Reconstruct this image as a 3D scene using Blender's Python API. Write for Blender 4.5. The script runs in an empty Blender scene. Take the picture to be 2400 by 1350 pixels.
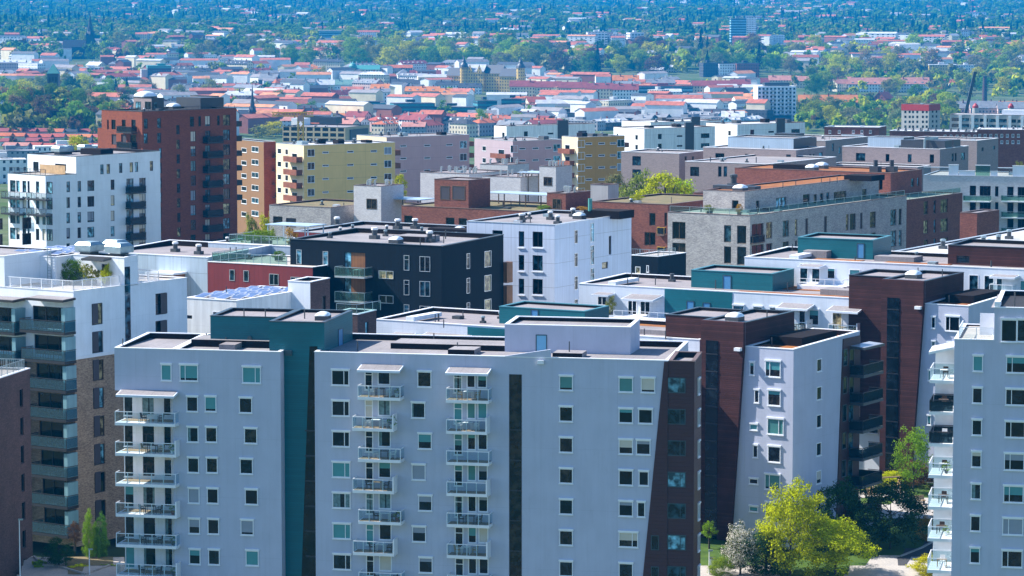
SKY, SUN, EXPO, HAZE = 0.115, 5.0, 1.1, 8.5e-5
import bpy, math, random
import numpy as np
from mathutils import Vector
rnd = random.Random(7)
R = math.radians
F, CX, CY, H = 7000.0, 1200.0, 675.0, 53.5
TH = math.atan(675 / 7000)
CT, ST = math.cos(TH), math.sin(TH)
sc = bpy.context.scene
col = bpy.data.collections.new("city"); sc.collection.children.link(col)

# ---------------------------------------------------------------- camera geometry (photo pixels -> rays)
def ray(px, py):
    a = (px - CX) / F; b = (CY - py) / F
    return (a, CT + b * ST, -ST + b * CT)
def at(px, py, Y):
    d = ray(px, py); t = Y / d[1]
    return (d[0] * t, Y, H + d[2] * t)
def proj(x, y, z):
    q = z - H; dep = y * CT - q * ST
    return CX + F * x / dep, CY - F * (y * ST + q * CT) / dep
TY = [-3000, 0, 200, 272, 290, 303, 330, 640, 760, 950, 1150, 1500, 1830, 2400, 2800, 3200, 3600, 4000, 5000, 6500, 8500, 9600, 11500, 13500]
TZ = [-10, -10, -9, -5.5, -3.3, -2, 0, 0, -1, -7, -18, -31, -34.5, -37, -36, -27, -15.5, -4, 8, 25, 45, 56, 95, 150]
def terr(x, y):
    z = np.interp(y, TY, TZ)
    z = z + 19 * np.exp(-(((x + 320) / 120) ** 2 + ((y - 1930) / 260) ** 2))
    k = np.clip((y - 3200) / 1500, 0, 1)
    z = z + k * (6 * np.sin(x / 310 + 1.0) * np.sin(y / 420) + 4 * np.sin(x / 170 + y / 260))
    return z
def ground(px, py, y0=200, y1=13000):
    ys = np.linspace(y0, y1, 4200); d = ray(px, py)
    t = ys / d[1]; zz = H + d[2] * t; g = terr(d[0] * t, ys)
    i = np.argmax(zz <= g)
    if not (zz[i] <= g[i]): return None
    return (d[0] * t[i], ys[i], float(g[i]))

# ---------------------------------------------------------------- objects
def link(o, parent=None):
    col.objects.link(o)
    if parent is not None: o.parent = parent
    return o
def tag(o, label=None, cat=None, group=None, kind=None):
    if label: o['label'] = label
    if cat: o['category'] = cat
    if group: o['group'] = group
    if kind: o['kind'] = kind
    return o
def empty(name, loc, rz=0.0):
    o = bpy.data.objects.new(name, None); o.location = loc; o.rotation_euler = (0, 0, rz)
    o.empty_display_size = 1
    return link(o)

class MB:
    def __init__(s): s.v = []; s.f = []; s.m = []
    def face(s, pts, m=0):
        n = len(s.v); s.v += [tuple(p) for p in pts]; s.f.append(tuple(range(n, n + len(pts)))); s.m.append(m)
    def hexa(s, p, m=0):
        n = len(s.v); s.v += [tuple(q) for q in p]
        for f in ((0, 3, 2, 1), (4, 5, 6, 7), (0, 1, 5, 4), (1, 2, 6, 5), (2, 3, 7, 6), (3, 0, 4, 7)):
            s.f.append(tuple(n + i for i in f)); s.m.append(m)
    def box(s, x0, x1, y0, y1, z0, z1, m=0, T=None):
        p = [(x0, y0, z0), (x1, y0, z0), (x1, y1, z0), (x0, y1, z0), (x0, y0, z1), (x1, y0, z1), (x1, y1, z1), (x0, y1, z1)]
        s.hexa([T(*q) for q in p] if T else p, m)
    def prism(s, poly, T, w0, w1, m=0):      # poly in (u,z), extruded along w : T(u,w,z)
        a = [T(u, w0, z) for u, z in poly]; b = [T(u, w1, z) for u, z in poly]
        n = len(s.v); k = len(poly); s.v += a + b
        s.f.append(tuple(range(n, n + k))); s.f.append(tuple(range(n + 2 * k - 1, n + k - 1, -1))); s.m += [m, m]
        for i in range(k):
            j = (i + 1) % k; s.f.append((n + i, n + k + i, n + k + j, n + j)); s.m.append(m)
    def tube(s, rings, m=0, cap=True, n=8):  # rings: (x,y,z,r)
        b = len(s.v)
        for (x, y, z, r) in rings:
            for i in range(n):
                a = 2 * math.pi * i / n; s.v.append((x + r * math.cos(a), y + r * math.sin(a), z))
        for k in range(len(rings) - 1):
            for i in range(n):
                j = (i + 1) % n; s.f.append((b + k * n + i, b + k * n + j, b + k * n + n + j, b + k * n + n + i)); s.m.append(m)
        if cap:
            e = b + (len(rings) - 1) * n
            s.f.append(tuple(e + i for i in range(n))); s.m.append(m)
            s.f.append(tuple(b + n - 1 - i for i in range(n))); s.m.append(m)
    def bar(s, a, b, r, m=0):                # thin square bar between two points
        a = Vector(a); b = Vector(b); d = (b - a).normalized()
        u = d.cross(Vector((0, 0, 1)))
        if u.length < 1e-3: u = Vector((1, 0, 0))
        u.normalize(); w = d.cross(u).normalized(); u *= r; w *= r
        s.hexa([a - u - w, a + u - w, a + u + w, a - u + w, b - u - w, b + u - w, b + u + w, b - u + w], m)
    def mesh(s, name, mats):
        me = bpy.data.meshes.new(name); me.from_pydata(s.v, [], s.f)
        for q in mats: me.materials.append(q)
        if len(mats) > 1: me.polygons.foreach_set('material_index', s.m)
        me.update(); return me
    def build(s, name, mats, parent=None, loc=None, rz=None):
        if not isinstance(mats, (list, tuple)): mats = [mats]
        o = bpy.data.objects.new(name, s.mesh(name, mats))
        if loc: o.location = loc
        if rz is not None: o.rotation_euler = (0, 0, rz)
        return link(o, parent)

# ---------------------------------------------------------------- materials
M = {}
class NT:
    def __init__(s, name):
        s.mat = bpy.data.materials.new(name); s.mat.use_nodes = True; M[name] = s.mat
        s.t = s.mat.node_tree; s.t.nodes.clear()
        s.out = s.n('ShaderNodeOutputMaterial')
    def n(s, typ, **kw):
        q = s.t.nodes.new(typ)
        for k, v in kw.items(): setattr(q, k, v)
        return q
    def l(s, a, b): s.t.links.new(a, b)
    def val(s, sock, v):
        if hasattr(v, 'links'): s.l(v, sock)
        else: sock.default_value = v
    def math(s, op, a, b=0.0, c=None):
        q = s.n('ShaderNodeMath', operation=op); s.val(q.inputs[0], a); s.val(q.inputs[1], b)
        if c is not None: s.val(q.inputs[2], c)
        return q.outputs[0]
    def mix(s, f, a, b, blend='MIX'):
        q = s.n('ShaderNodeMix', data_type='RGBA', blend_type=blend); s.val(q.inputs[0], f)
        for i, v in ((6, a), (7, b)):
            if isinstance(v, tuple): q.inputs[i].default_value = (*v[:3], 1)
            else: s.val(q.inputs[i], v)
        return q.outputs[2]
    def coord(s, kind='Object'):
        return s.n('ShaderNodeTexCoord').outputs[kind]
    def noise(s, vec, scale, detail=3, rough=.55):
        q = s.n('ShaderNodeTexNoise'); s.l(vec, q.inputs['Vector']); q.inputs['Scale'].default_value = scale
        q.inputs['Detail'].default_value = detail; q.inputs['Roughness'].default_value = rough
        return q.outputs[0]
    def vmul(s, vec, v):
        q = s.n('ShaderNodeVectorMath', operation='MULTIPLY'); s.l(vec, q.inputs[0]); q.inputs[1].default_value = v
        return q.outputs[0]
    def wallvec(s):
        q = s.n('ShaderNodeSeparateXYZ'); s.l(s.coord(), q.inputs[0])
        c = s.n('ShaderNodeCombineXYZ'); s.l(s.math('ADD', q.outputs[0], q.outputs[1]), c.inputs[0]); s.l(q.outputs[2], c.inputs[1])
        return c.outputs[0], q
    def rng(s, v, a, b, c, d):
        q = s.n('ShaderNodeMapRange'); s.val(q.inputs[0], v)
        for i, k in enumerate((a, b, c, d)): q.inputs[i + 1].default_value = k
        return q.outputs[0]
    def bsdf(s, colr, rough=.7, metal=0.0, spec=.5, bump=None, bs=.3, bd=.02, coat=0):
        p = s.n('ShaderNodeBsdfPrincipled')
        if isinstance(colr, tuple): p.inputs['Base Color'].default_value = (*colr[:3], 1)
        else: s.l(colr, p.inputs['Base Color'])
        s.val(p.inputs['Roughness'], rough); p.inputs['Metallic'].default_value = metal
        p.inputs['Specular IOR Level'].default_value = spec; p.inputs['Coat Weight'].default_value = coat
        if bump is not None:
            b = s.n('ShaderNodeBump'); b.inputs['Strength'].default_value = bs; b.inputs['Distance'].default_value = bd
            s.l(bump, b.inputs['Height']); s.l(b.outputs[0], p.inputs['Normal'])
        s.l(p.outputs[0], s.out.inputs[0]); s.p = p
        return p
def scl(c, k): return tuple(x * k for x in c)
def mul(t, base, v):  # base colour times scalar socket
    q = t.n('ShaderNodeVectorMath', operation='SCALE')
    if isinstance(base, tuple): q.inputs[0].default_value = base[:3]
    else: t.l(base, q.inputs[0])
    t.l(v, q.inputs['Scale']); return q.outputs[0]

def plaster(name, c, streak=.16, rough=.85):
    t = NT(name); o = t.coord()
    a = t.noise(o, .35, 4); b = t.noise(t.vmul(o, (1.6, 1.6, .12)), 1.0, 4); d = t.noise(o, 14, 2)
    v = t.math('ADD', t.rng(a, .3, .7, 1 - .06, 1.04), t.rng(b, .35, .75, streak * .3, -streak))
    v = t.math('ADD', v, t.rng(d, .3, .7, -.025, .025))
    vec, q = t.wallvec(); sp = t.n('ShaderNodeSeparateXYZ'); t.l(vec, sp.inputs[0])
    g = t.math('MAXIMUM', t.math('LESS_THAN', t.math('FRACT', t.math('DIVIDE', sp.outputs[0], 7.3)), .006), t.math('LESS_THAN', t.math('FRACT', t.math('DIVIDE', sp.outputs[1], 5.8)), .007))
    e = t.noise(t.vmul(o, (.9, .9, .5)), 1.1, 5, .7); st = t.noise(t.vmul(o, (4.5, 4.5, .22)), 1.0, 3)
    v = t.math('ADD', v, t.math('ADD', t.math('MULTIPLY', g, -.10), t.math('ADD', t.rng(e, .55, .8, 0, -.07), t.rng(st, .58, .8, 0, -.09))))
    t.bsdf(mul(t, c, v), rough, bump=d, bs=.25, bd=.02, spec=.3)
def plain(name, c, rough=.6, metal=0, var=.12, scale=1.5, spec=.5, coat=0):
    t = NT(name); o = t.coord(); a = t.noise(o, scale, 3)
    t.bsdf(mul(t, c, t.rng(a, .3, .7, 1 - var, 1 + var)), rough, metal, spec, coat=coat)
def brick(name, c1, c2, mort, w=.42, h=.14, var=.25):
    t = NT(name); vec, _ = t.wallvec()
    q = t.n('ShaderNodeTexBrick'); t.l(vec, q.inputs['Vector'])
    for k, v in (('Color1', c1), ('Color2', c2), ('Mortar', mort)): q.inputs[k].default_value = (*v, 1)
    q.inputs['Scale'].default_value = 1; q.inputs['Brick Width'].default_value = w; q.inputs['Row Height'].default_value = h
    q.inputs['Mortar Size'].default_value = .012; q.inputs['Bias'].default_value = -.1
    a = t.noise(t.coord(), .5, 5); b = t.noise(t.vmul(t.coord(), (2.4, 2.4, 7)), 1.4, 2)
    v = t.math('ADD', t.rng(a, .3, .7, 1 - var * .45, 1 + var * .45), t.rng(b, .3, .7, -var * .8, var * .8))
    t.bsdf(mul(t, q.outputs[0], v), .9, bump=q.outputs[1], bs=.4, bd=-.02, spec=.25)
def lines(name, c, step=.16, gap=.16, axis='z', depth=.5, rough=.6, var=.14, metal=0, spec=.4, gw=.12):
    t = NT(name); vec, q = t.wallvec(); sp = t.n('ShaderNodeSeparateXYZ'); t.l(vec, sp.inputs[0])
    k = sp.outputs[1] if axis == 'z' else sp.outputs[0]
    kk = t.math('DIVIDE', k, step); fr = t.math('FRACT', kk); fl = t.math('FLOOR', kk)
    g = t.math('LESS_THAN', fr, gw)
    wn = t.n('ShaderNodeTexWhiteNoise', noise_dimensions='1D'); t.l(fl, wn.inputs['W'])
    a = t.noise(t.coord(), .6, 4)
    v = t.math('MULTIPLY', t.rng(a, .3, .7, 1 - var, 1 + var), t.rng(wn.outputs[0], 0, 1, 1 - var, 1 + var))
    v = t.math('MULTIPLY', v, t.math('SUBTRACT', 1.0, t.math('MULTIPLY', g, depth)))
    t.bsdf(mul(t, c, v), rough, metal, spec, bump=t.math('SUBTRACT', 1.0, g), bs=.6, bd=.03)
def panels(name, c, w, h, line=.03, dark=.45, rough=.5, streak=.2, shift=0.0):
    t = NT(name); vec, q = t.wallvec(); sp = t.n('ShaderNodeSeparateXYZ'); t.l(vec, sp.inputs[0])
    fu = t.math('FRACT', t.math('DIVIDE', sp.outputs[0], w)); fv = t.math('FRACT', t.math('DIVIDE', t.math('ADD', sp.outputs[1], shift), h))
    g = t.math('MAXIMUM', t.math('LESS_THAN', fu, line / w), t.math('LESS_THAN', fv, line * 1.6 / h))
    a = t.noise(t.coord(), .4, 4); b = t.noise(t.vmul(t.coord(), (2.2, 2.2, .16)), 1.0, 5)
    v = t.math('ADD', t.rng(a, .3, .7, .96, 1.04), t.rng(b, .4, .75, streak * .2, -streak))
    v = t.math('MULTIPLY', v, t.math('SUBTRACT', 1.0, t.math('MULTIPLY', g, dark)))
    t.bsdf(mul(t, c, v), rough, spec=.4)
def felt(name, c, c2=None, scale=.25, rough=.9):
    t = NT(name); o = t.coord(); a = t.noise(o, scale, 5); b = t.noise(o, 6, 3)
    sx = t.n('ShaderNodeSeparateXYZ'); t.l(o, sx.inputs[0])
    g = t.math('LESS_THAN', t.math('FRACT', t.math('DIVIDE', sx.outputs[0], 1.05)), .05)
    v = t.math('ADD', t.rng(b, .3, .7, .85, 1.15), t.math('MULTIPLY', g, -.2 if c2 is None else 0.0))
    t.bsdf(mul(t, t.mix(t.rng(a, .35, .65, 0, 1), c, c2 or scl(c, .75)), v), rough, spec=.2, bump=b, bs=.3)
def glassmat(name, c, rough=.04, var=1.0):
    t = NT(name); o = t.coord('Object'); i = t.n('ShaderNodeObjectInfo').outputs['Random']
    add = t.n('ShaderNodeVectorMath', operation='ADD'); t.l(o, add.inputs[0])
    cmb = t.n('ShaderNodeCombineXYZ'); t.l(t.math('MULTIPLY', i, 97.0), cmb.inputs[0]); t.l(t.math('MULTIPLY', i, 31.0), cmb.inputs[2]); t.l(cmb.outputs[0], add.inputs[1])
    a = t.noise(add.outputs[0], 1.3, 2); w = t.noise(add.outputs[0], .9, 1)
    v = t.math('MULTIPLY', t.rng(a, .42, .68, .2, 2.2 * var), t.rng(i, 0, 1, .3, 1.6))
    t.bsdf(mul(t, c, v), rough, spec=.45, bump=w, bs=.12, bd=.05)
def clearglass(name, tint, gl=.16, rough=.05):
    t = NT(name); a = t.n('ShaderNodeBsdfTransparent'); a.inputs[0].default_value = (*tint, 1)
    b = t.n('ShaderNodeBsdfPrincipled'); b.inputs['Base Color'].default_value = (*scl(tint, .35), 1); b.inputs['Roughness'].default_value = rough
    m = t.n('ShaderNodeMixShader'); m.inputs[0].default_value = gl; t.l(a.outputs[0], m.inputs[1]); t.l(b.outputs[0], m.inputs[2]); t.l(m.outputs[0], t.out.inputs[0])
def leafmat(name, c=None, blossom=None):
    t = NT(name); g = t.n('ShaderNodeNewGeometry'); oi = t.n('ShaderNodeObjectInfo')
    v = t.rng(g.outputs['Random Per Island'], 0, 1, .55, 1.45)
    n = t.noise(t.coord('Object'), .45, 2); v = t.math('MULTIPLY', v, t.rng(n, .35, .65, .7, 1.25))
    base = oi.outputs['Color'] if c is None else c
    cc = mul(t, base, v)
    if blossom: cc = t.mix(t.math('GREATER_THAN', g.outputs['Random Per Island'], .45), cc, blossom)
    a = t.n('ShaderNodeBsdfDiffuse'); b = t.n('ShaderNodeBsdfTranslucent'); t.l(cc, a.inputs[0])
    warm = t.mix(.35, cc, (.9, .9, .15), 'MULTIPLY'); t.l(cc, b.inputs[0])
    m = t.n('ShaderNodeMixShader'); m.inputs[0].default_value = .38; t.l(a.outputs[0], m.inputs[1]); t.l(b.outputs[0], m.inputs[2]); t.l(m.outputs[0], t.out.inputs[0])

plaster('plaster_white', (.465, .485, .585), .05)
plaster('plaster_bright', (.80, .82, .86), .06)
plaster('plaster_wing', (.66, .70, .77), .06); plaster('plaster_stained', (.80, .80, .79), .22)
plaster('plaster_yellow', (.78, .62, .40), .06)
plaster('plaster_ochre', (.42, .25, .05), .06)
plaster('plaster_cream', (.72, .56, .38), .06); plaster('plaster_orange', (.24, .13, .06), .06)
plaster('plaster_mauve', (.34, .25, .27), .06)
plaster('plaster_pink', (.46, .36, .39), .06)
plaster('concrete', (.42, .41, .40), .15)
plaster('beige', (.5, .4, .25), .1)
lines('teal_boards', (.001, .115, .145), .22, depth=.35, rough=.45, var=.07, gw=.1)
lines('brown_boards', (.06, .02, .018), .2, depth=.5, rough=.7, var=.22, gw=.16, spec=.2)
lines('brown_smooth', (.055, .016, .015), .35, depth=.25, rough=.55, var=.05, gw=.08)
lines('dark_seam', (.004, .010, .017), .5, axis='u', depth=.4, rough=.7, var=.06, gw=.1, spec=.12)
lines('red_panel', (.20, .025, .028), .6, axis='u', depth=.35, rough=.5, var=.06, gw=.06)
lines('wood', (.25, .10, .035), .14, axis='u', depth=.3, var=.2)
lines('wood_deck', (.32, .22, .13), .14, axis='u', depth=.3, var=.15, rough=.8)
lines('blue_metal', (.36, .46, .56), .45, axis='u', depth=.25, rough=.4, var=.04, gw=.08)
lines('louvre', (.20, .36, .40), .12, axis='u', depth=.35, rough=.3, var=.1)
panels('panel_white', (.54, .60, .72), 1.25, 3.0, streak=.12)
panels('panel_grey', (.42, .5, .58), 1.3, 2.9, streak=.16)
panels('panel_yellow', (.92, .58, .22), 5.2, 2.85, .05, .25, .7, .05)
panels('panel_mauve', (.60, .36, .36), 5.2, 2.85, .05, .2, .7, .05)
panels('panel_pink', (.40, .31, .34), 5.2, 2.85, .05, .2, .7, .05)
panels('panel_ochre', (.58, .28, .06), 5.2, 2.85, .05, .25, .7, .05)
panels('panel_concrete', (.80, .81, .80), 6.0, 5.8, .06, .2, .7, .25)
brick('brick_red', (.27, .072, .035), (.19, .048, .027), (.12, .045, .03), var=.12)
brick('brick_brown', (.26, .085, .055), (.16, .05, .038), (.12, .08, .07))
brick('brick_grey', (.42, .39, .37), (.27, .25, .25), (.33, .31, .3), var=.3)
brick('brick_taupe', (.33, .26, .25), (.27, .215, .21), (.2, .18, .18), .5, .16, var=.1)
brick('brick_tan', (.40, .27, .18), (.26, .17, .115), (.22, .17, .13), var=.4)
brick('brick_dark', (.11, .065, .06), (.07, .045, .042), (.07, .05, .05), var=.3)
brick('brick_pale', (.60, .58, .58), (.48, .46, .47), (.5, .48, .48), var=.12)
felt('felt', (.27, .25, .255)); felt('felt_dark', (.03, .03, .034)); felt('felt_pale', (.50, .50, .52))
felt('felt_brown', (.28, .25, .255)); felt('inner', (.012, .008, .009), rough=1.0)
felt('sedum', (.30, .12, .03), (.20, .07, .03), .6); felt('moss', (.20, .15, .08), (.13, .12, .06), .5)
felt('paving', (.42, .38, .34), (.36, .33, .3), .6); felt('lawn', (.07, .12, .015), (.035, .075, .01), .4)
felt('asphalt', (.06, .06, .065), (.05, .05, .052), .3); felt('stone', (.40, .37, .34), (.3, .28, .26), 1.)
plain('coping_white', (.78, .78, .80), .4, 0, .05); plain('coping_metal', (.55, .58, .62), .3, .5, .08)
plain('coping_dark', (.05, .055, .06), .35, .5, .1); plain('coping_teal', (.06, .22, .25), .35, .3, .1)
plain('coping_brown', (.16, .10, .08), .5, .2, .1)
plain('frame_white', (.78, .79, .82), .4, 0, .04); plain('frame_dark', (.02, .02, .024), .4, 0, .1)
plain('frame_brown', (.10, .065, .035), .5, 0, .1); plain('frame_teal', (.03, .06, .07), .4)
plain('steel', (.5, .53, .55), .3, .8, .1); plain('galv', (.30, .38, .41), .4, .5, .15); plain('black', (.012, .012, .014), .6)
plain('darkgrey', (.05, .055, .06), .5); plain('dome', (.75, .80, .84), .25, 0, .04, coat=.5); plain('plastic_white', (.75, .75, .75), .5, 0, .03)
plain('rust_panel', (.20, .055, .025), .6, 0, .25, .8); plain('door_blue', (.06, .22, .42), .45, 0, .05); plain('door_sky', (.16, .42, .62), .45, 0, .05)
plain('slate_dark', (.035, .04, .05), .5); plain('timber', (.42, .27, .13), .7, 0, .2); plain('wicker', (.05, .03, .02), .8); plain('skin_red', (.35, .02, .03), .6)
plain('blind_teal', (.05, .25, .27), .5, 0, .06, 1.2, coat=.6); plain('blind_green', (.05, .2, .19), .5, 0, .08, coat=.5); plain('blind_cream', (.55, .5, .42), .6, 0, .05, coat=.4)
plain('blind_grey', (.25, .28, .34), .6, 0, .05, coat=.3); plain('curtain', (.12, .2, .21), .8, 0, .4, 3.5, coat=.4); plain('shutter', (.045, .035, .045), .6, 0, .08)
plain('bark', (.05, .04, .032), .9, 0, .3); plain('yellow_paint', (.62, .36, .03), .5); plain('crane_red', (.5, .25, .2), .5); plain('copper', (.06, .25, .22), .5)
glassmat('glass', (.006, .010, .014)); glassmat('glass_blue', (.02, .06, .085)); glassmat('glass_sky', (.10, .24, .30), .08); glassmat('glass_warm', (.30, .24, .12), .15)
glassmat('glass_brown', (.018, .014, .010)); plain('solar', (.09, .13, .25), .3, 0, .25, .6)
clearglass('rail_glass', (.88, .95, .96), .08); clearglass('rail_teal', (.46, .70, .78), .2); clearglass('rail_smoke', (.18, .26, .30), .25); clearglass('rail_green', (.45, .68, .62), .2)
leafmat('leaf'); leafmat('leaf_blossom', (.12, .16, .03), (.72, .68, .6))

# ---------------------------------------------------------------- windows
_wm = {}
ST_ = dict(
    white=dict(fr='frame_white', o=.09, i=.06, bar=.075, hood=.17, sill=.09),
    whiteflat=dict(fr='frame_white', o=.03, i=.10, bar=.09, hood=0, sill=.06),
    dark=dict(fr='frame_dark', o=-.10, i=.22, bar=.08, hood=0, sill=0),
    brown=dict(fr='frame_brown', o=-.14, i=.26, bar=.09, hood=0, sill=.05),
    teal=dict(fr='frame_teal', o=.05, i=.06, bar=.08, hood=0, sill=0),
    door=dict(fr='frame_brown', o=.05, i=.06, bar=.09, hood=0, sill=0),
    slot=dict(fr='coping_metal', o=.04, i=.10, bar=.06, hood=0, sill=0),
)
def win_mesh(w, h, style, split):
    k = (round(w, 2), round(h, 2), style, split)
    if k in _wm: return _wm[k]
    s = ST_[style]; b = s['bar']; o, i = -s['o'], s['i']; m = MB(); W, Hh = w / 2, h / 2
    m.box(-W, -W + b, o, i, -Hh, Hh); m.box(W - b, W, o, i, -Hh, Hh)
    m.box(-W + b, W - b, o, i, Hh - b, Hh); m.box(-W + b, W - b, o, i, -Hh, -Hh + b)
    xs = {'l': [-W + w * .3], 'r': [W - w * .3], 'c': [0], 'cc': [-w / 6, w / 6]}.get(split, [])
    for x in xs: m.box(x - b * .4, x + b * .4, o + .01, i, -Hh + b, Hh - b)
    if split == 'd': m.box(W - w * .42, W - w * .42 + b * .7, o + .01, i, -Hh + b, Hh - b); m.box(W - w * .42 + b * .7, W - b, o + .01, i, -Hh + h * .32, -Hh + h * .32 + b * .7)
    if split == 't': m.box(-W + b, W - b, o + .01, i, Hh * .4, Hh * .4 + b * .7)
    if s['hood']: m.box(-W - .06, W + .06, o - .07, 0, Hh + .004, Hh + s['hood'])
    if s['sill']: m.box(-W - .05, W + .05, o - .05, 0, -Hh - s['sill'], -Hh - .004)
    me = m.mesh('window', [M[s['fr']]])
    p = MB(); y = max(i - .05, .004) if i > .08 else -.012
    p.box(-W + b * .5, W - b * .5, y, y + .02, -Hh + b * .5, Hh - b * .5)
    _wm[k] = (me, p.v, p.f, y); return _wm[k]
_pm = {}
def pane_mesh(k, v, f, mat):
    kk = (k, mat)
    if kk not in _pm:
        me = bpy.data.meshes.new('pane'); me.from_pydata(v, [], f); me.materials.append(M[mat]); me.update(); _pm[kk] = me
    return _pm[kk]

class Bld:
    def __init__(s, name, label, cat, px, py, Y, alpha, group=None, z0=0.0):
        p = at(px, py, Y); s.loc = Vector((p[0], p[1], z0)); s.top = p[2] - z0; s.rz = -R(alpha)
        s.c, s.s = math.cos(s.rz), math.sin(s.rz)
        s.root = tag(empty(name, s.loc, s.rz), label, cat, group)
        s.vols = []
    def l2w(s, x, y, z): return (s.loc.x + s.c * x - s.s * y, s.loc.y + s.s * x + s.c * y, s.loc.z + z)
    def w2l(s, x, y, z):
        x -= s.loc.x; y -= s.loc.y
        return (s.c * x + s.s * y, -s.s * x + s.c * y, z - s.loc.z)
    def _ray(s, px, py):
        d = ray(px, py); o = s.w2l(0, 0, H)
        return o, (s.c * d[0] + s.s * d[1], -s.s * d[0] + s.c * d[1], d[2])
    def hit(s, face, c, px, py):
        o, d = s._ray(px, py); k = {'F': 1, 'R': 0, 'L': 0, 'Z': 2}[face]
        t = (c - o[k]) / d[k]
        return tuple(o[i] + t * d[i] for i in range(3))
    def fx(s, px, py, c=0): q = s.hit('F', c, px, py); return q[0], q[2]
    def ry(s, px, py, c=0): q = s.hit('R', c, px, py); return q[1], q[2]
    def zz(s, px, py, z): q = s.hit('Z', z, px, py); return q[0], q[1]
    def u(s, face, c, px, z):     # coordinate along a face where screen x equals px at height z
        a, b = -400.0, 400.0
        f = (lambda u: s.l2w(u, c, z)) if face == 'F' else (lambda u: s.l2w(c, u, z))
        if face == 'R':   # keep in front of the camera
            a = -60.0
        for _ in range(60):
            m = (a + b) / 2
            if proj(*f(m))[0] < px: a = m
            else: b = m
        return (a + b) / 2
    def T(s, face, c):
        if face == 'F': return lambda u, o, z: (u, c - o, z)
        if face == 'R': return lambda u, o, z: (c + o, u, z)
        return lambda u, o, z: (c - o, u, z)
    def part(s, name, mb, mats, parent=None):
        if isinstance(mats, str): mats = [mats]
        return mb.build(name, [M[q] for q in mats], parent or s.root)
    def vol(s, *a, **k): v = Vol(s, *a, **k); s.vols.append(v); return v
    def done(s):
        for v in s.vols: v.build()
    # --- small parts
    def window(s, face, c, u, z, w, h, style='white', split='n', pane='glass', blind=None, bf=.5, name='window'):
        me, v, f, y = win_mesh(w, h, style, split); k = (round(w, 2), round(h, 2), style, split)
        o = bpy.data.objects.new(name, me); link(o, s.root)
        o.location = s.T(face, c)(u, 0, z); o.rotation_euler = (0, 0, {'F': 0, 'R': R(90), 'L': R(-90)}[face])
        link(bpy.data.objects.new('pane', pane_mesh(k, v, f, pane)), o)
        if blind:
            m = MB(); W, hh = w / 2 - .05, h / 2 - .06
            if blind == 'curtain':
                m.box(-W, -W + (2 * W) * bf * .5, y - .012, y - .004, -hh, hh)
                if rnd.random() < .6: m.box(W - (2 * W) * bf * .4, W, y - .012, y - .004, -hh, hh)
            else: m.box(-W, W, y - .012, y - .004, hh - 2 * hh * bf, hh)
            m.build('blind', M[blind], o)
        return o
    def balcony(s, face, c, u0, u1, z, dep, rail='rail_glass', fr='frame_white', slab='coping_white', solid=None, hr=1.1, th=.28, bars=0, posts=4, floor=None):
        T = s.T(face, c); m = MB(); m.box(u0, u1, .01, dep, z - th, z, 0, T)
        o = s.part('balcony', m, slab)
        if floor: m = MB(); m.box(u0 + .08, u1 - .08, .02, dep - .1, z + .004, z + .03, 0, T); s.part('deck', m, floor, o)
        r = MB(); e = .045
        r.box(u0, u1, dep - .09, dep - .03, z + hr - .07, z + hr, 0, T)
        r.box(u0, u0 + .06, .02, dep - .1, z + hr - .07, z + hr, 0, T); r.box(u1 - .06, u1, .02, dep - .1, z + hr - .07, z + hr, 0, T)
        for i in range(posts + 1):
            uu = u0 + .03 + (u1 - u0 - .06) * i / posts; r.box(uu - .035, uu + .035, dep - .085, dep - .035, z, z + hr - .07, 0, T)
        if bars:
            n = int((u1 - u0) / bars)
            for i in range(n): uu = u0 + bars * (i + .5); r.box(uu - .018, uu + .018, dep - .075, dep - .04, z + .05, z + hr - .05, 0, T)
        s.part('railing', r, fr, o)
        g = MB(); g.box(u0 + .06, u1 - .06, dep - .028, dep - .012, z + .06, z + hr - .12, 0, T)
        if solid != 'l': g.box(u0 + .01, u0 + .025, .05, dep - .1, z + .06, z + hr - .12, 0, T)
        if solid != 'r': g.box(u1 - .025, u1 - .01, .05, dep - .1, z + .06, z + hr - .12, 0, T)
        s.part('glass_panel', g, rail, o)
        if solid:
            p = MB(); uu = u1 if solid == 'r' else u0
            p.box(uu - .07, uu + .07, .02, dep + .02, z - th, z + hr + .25, 0, T); s.part('side_panel', p, slab, o)
        return o
    def canopy(s, face, c, u0, u1, z, dep, mat='plaster_wing', top='felt', th=.22, slope=.12):
        T = s.T(face, c); m = MB()
        m.hexa([T(u0, .01, z - th + slope), T(u1, .01, z - th + slope), T(u1, dep, z - th), T(u0, dep, z - th), T(u0, .01, z + slope), T(u1, .01, z + slope), T(u1, dep, z), T(u0, dep, z)])
        o = s.part('canopy', m, mat); m = MB()
        m.hexa([T(u0 + .12, .06, z + slope + .004), T(u1 - .12, .06, z + slope + .004), T(u1 - .12, dep - .12, z + .012), T(u0 + .12, dep - .12, z + .012)] + [T(u0 + .12, .06, z + slope + .03), T(u1 - .12, .06, z + slope + .03), T(u1 - .12, dep - .12, z + .04), T(u0 + .12, dep - .12, z + .04)])
        s.part('canopy_top', m, top, o); return o
    def pbox(s, name, x0, x1, y0, y1, z0, z1, mat, parent=None):
        m = MB(); m.box(x0, x1, y0, y1, z0, z1); return s.part(name, m, mat, parent)
    def pipe(s, x, y, z, h=1.0, r=.06, mat='darkgrey', name='vent_pipe'):
        m = MB(); m.tube([(x, y, z, r), (x, y, z + h, r)]); return s.part(name, m, mat)
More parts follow.
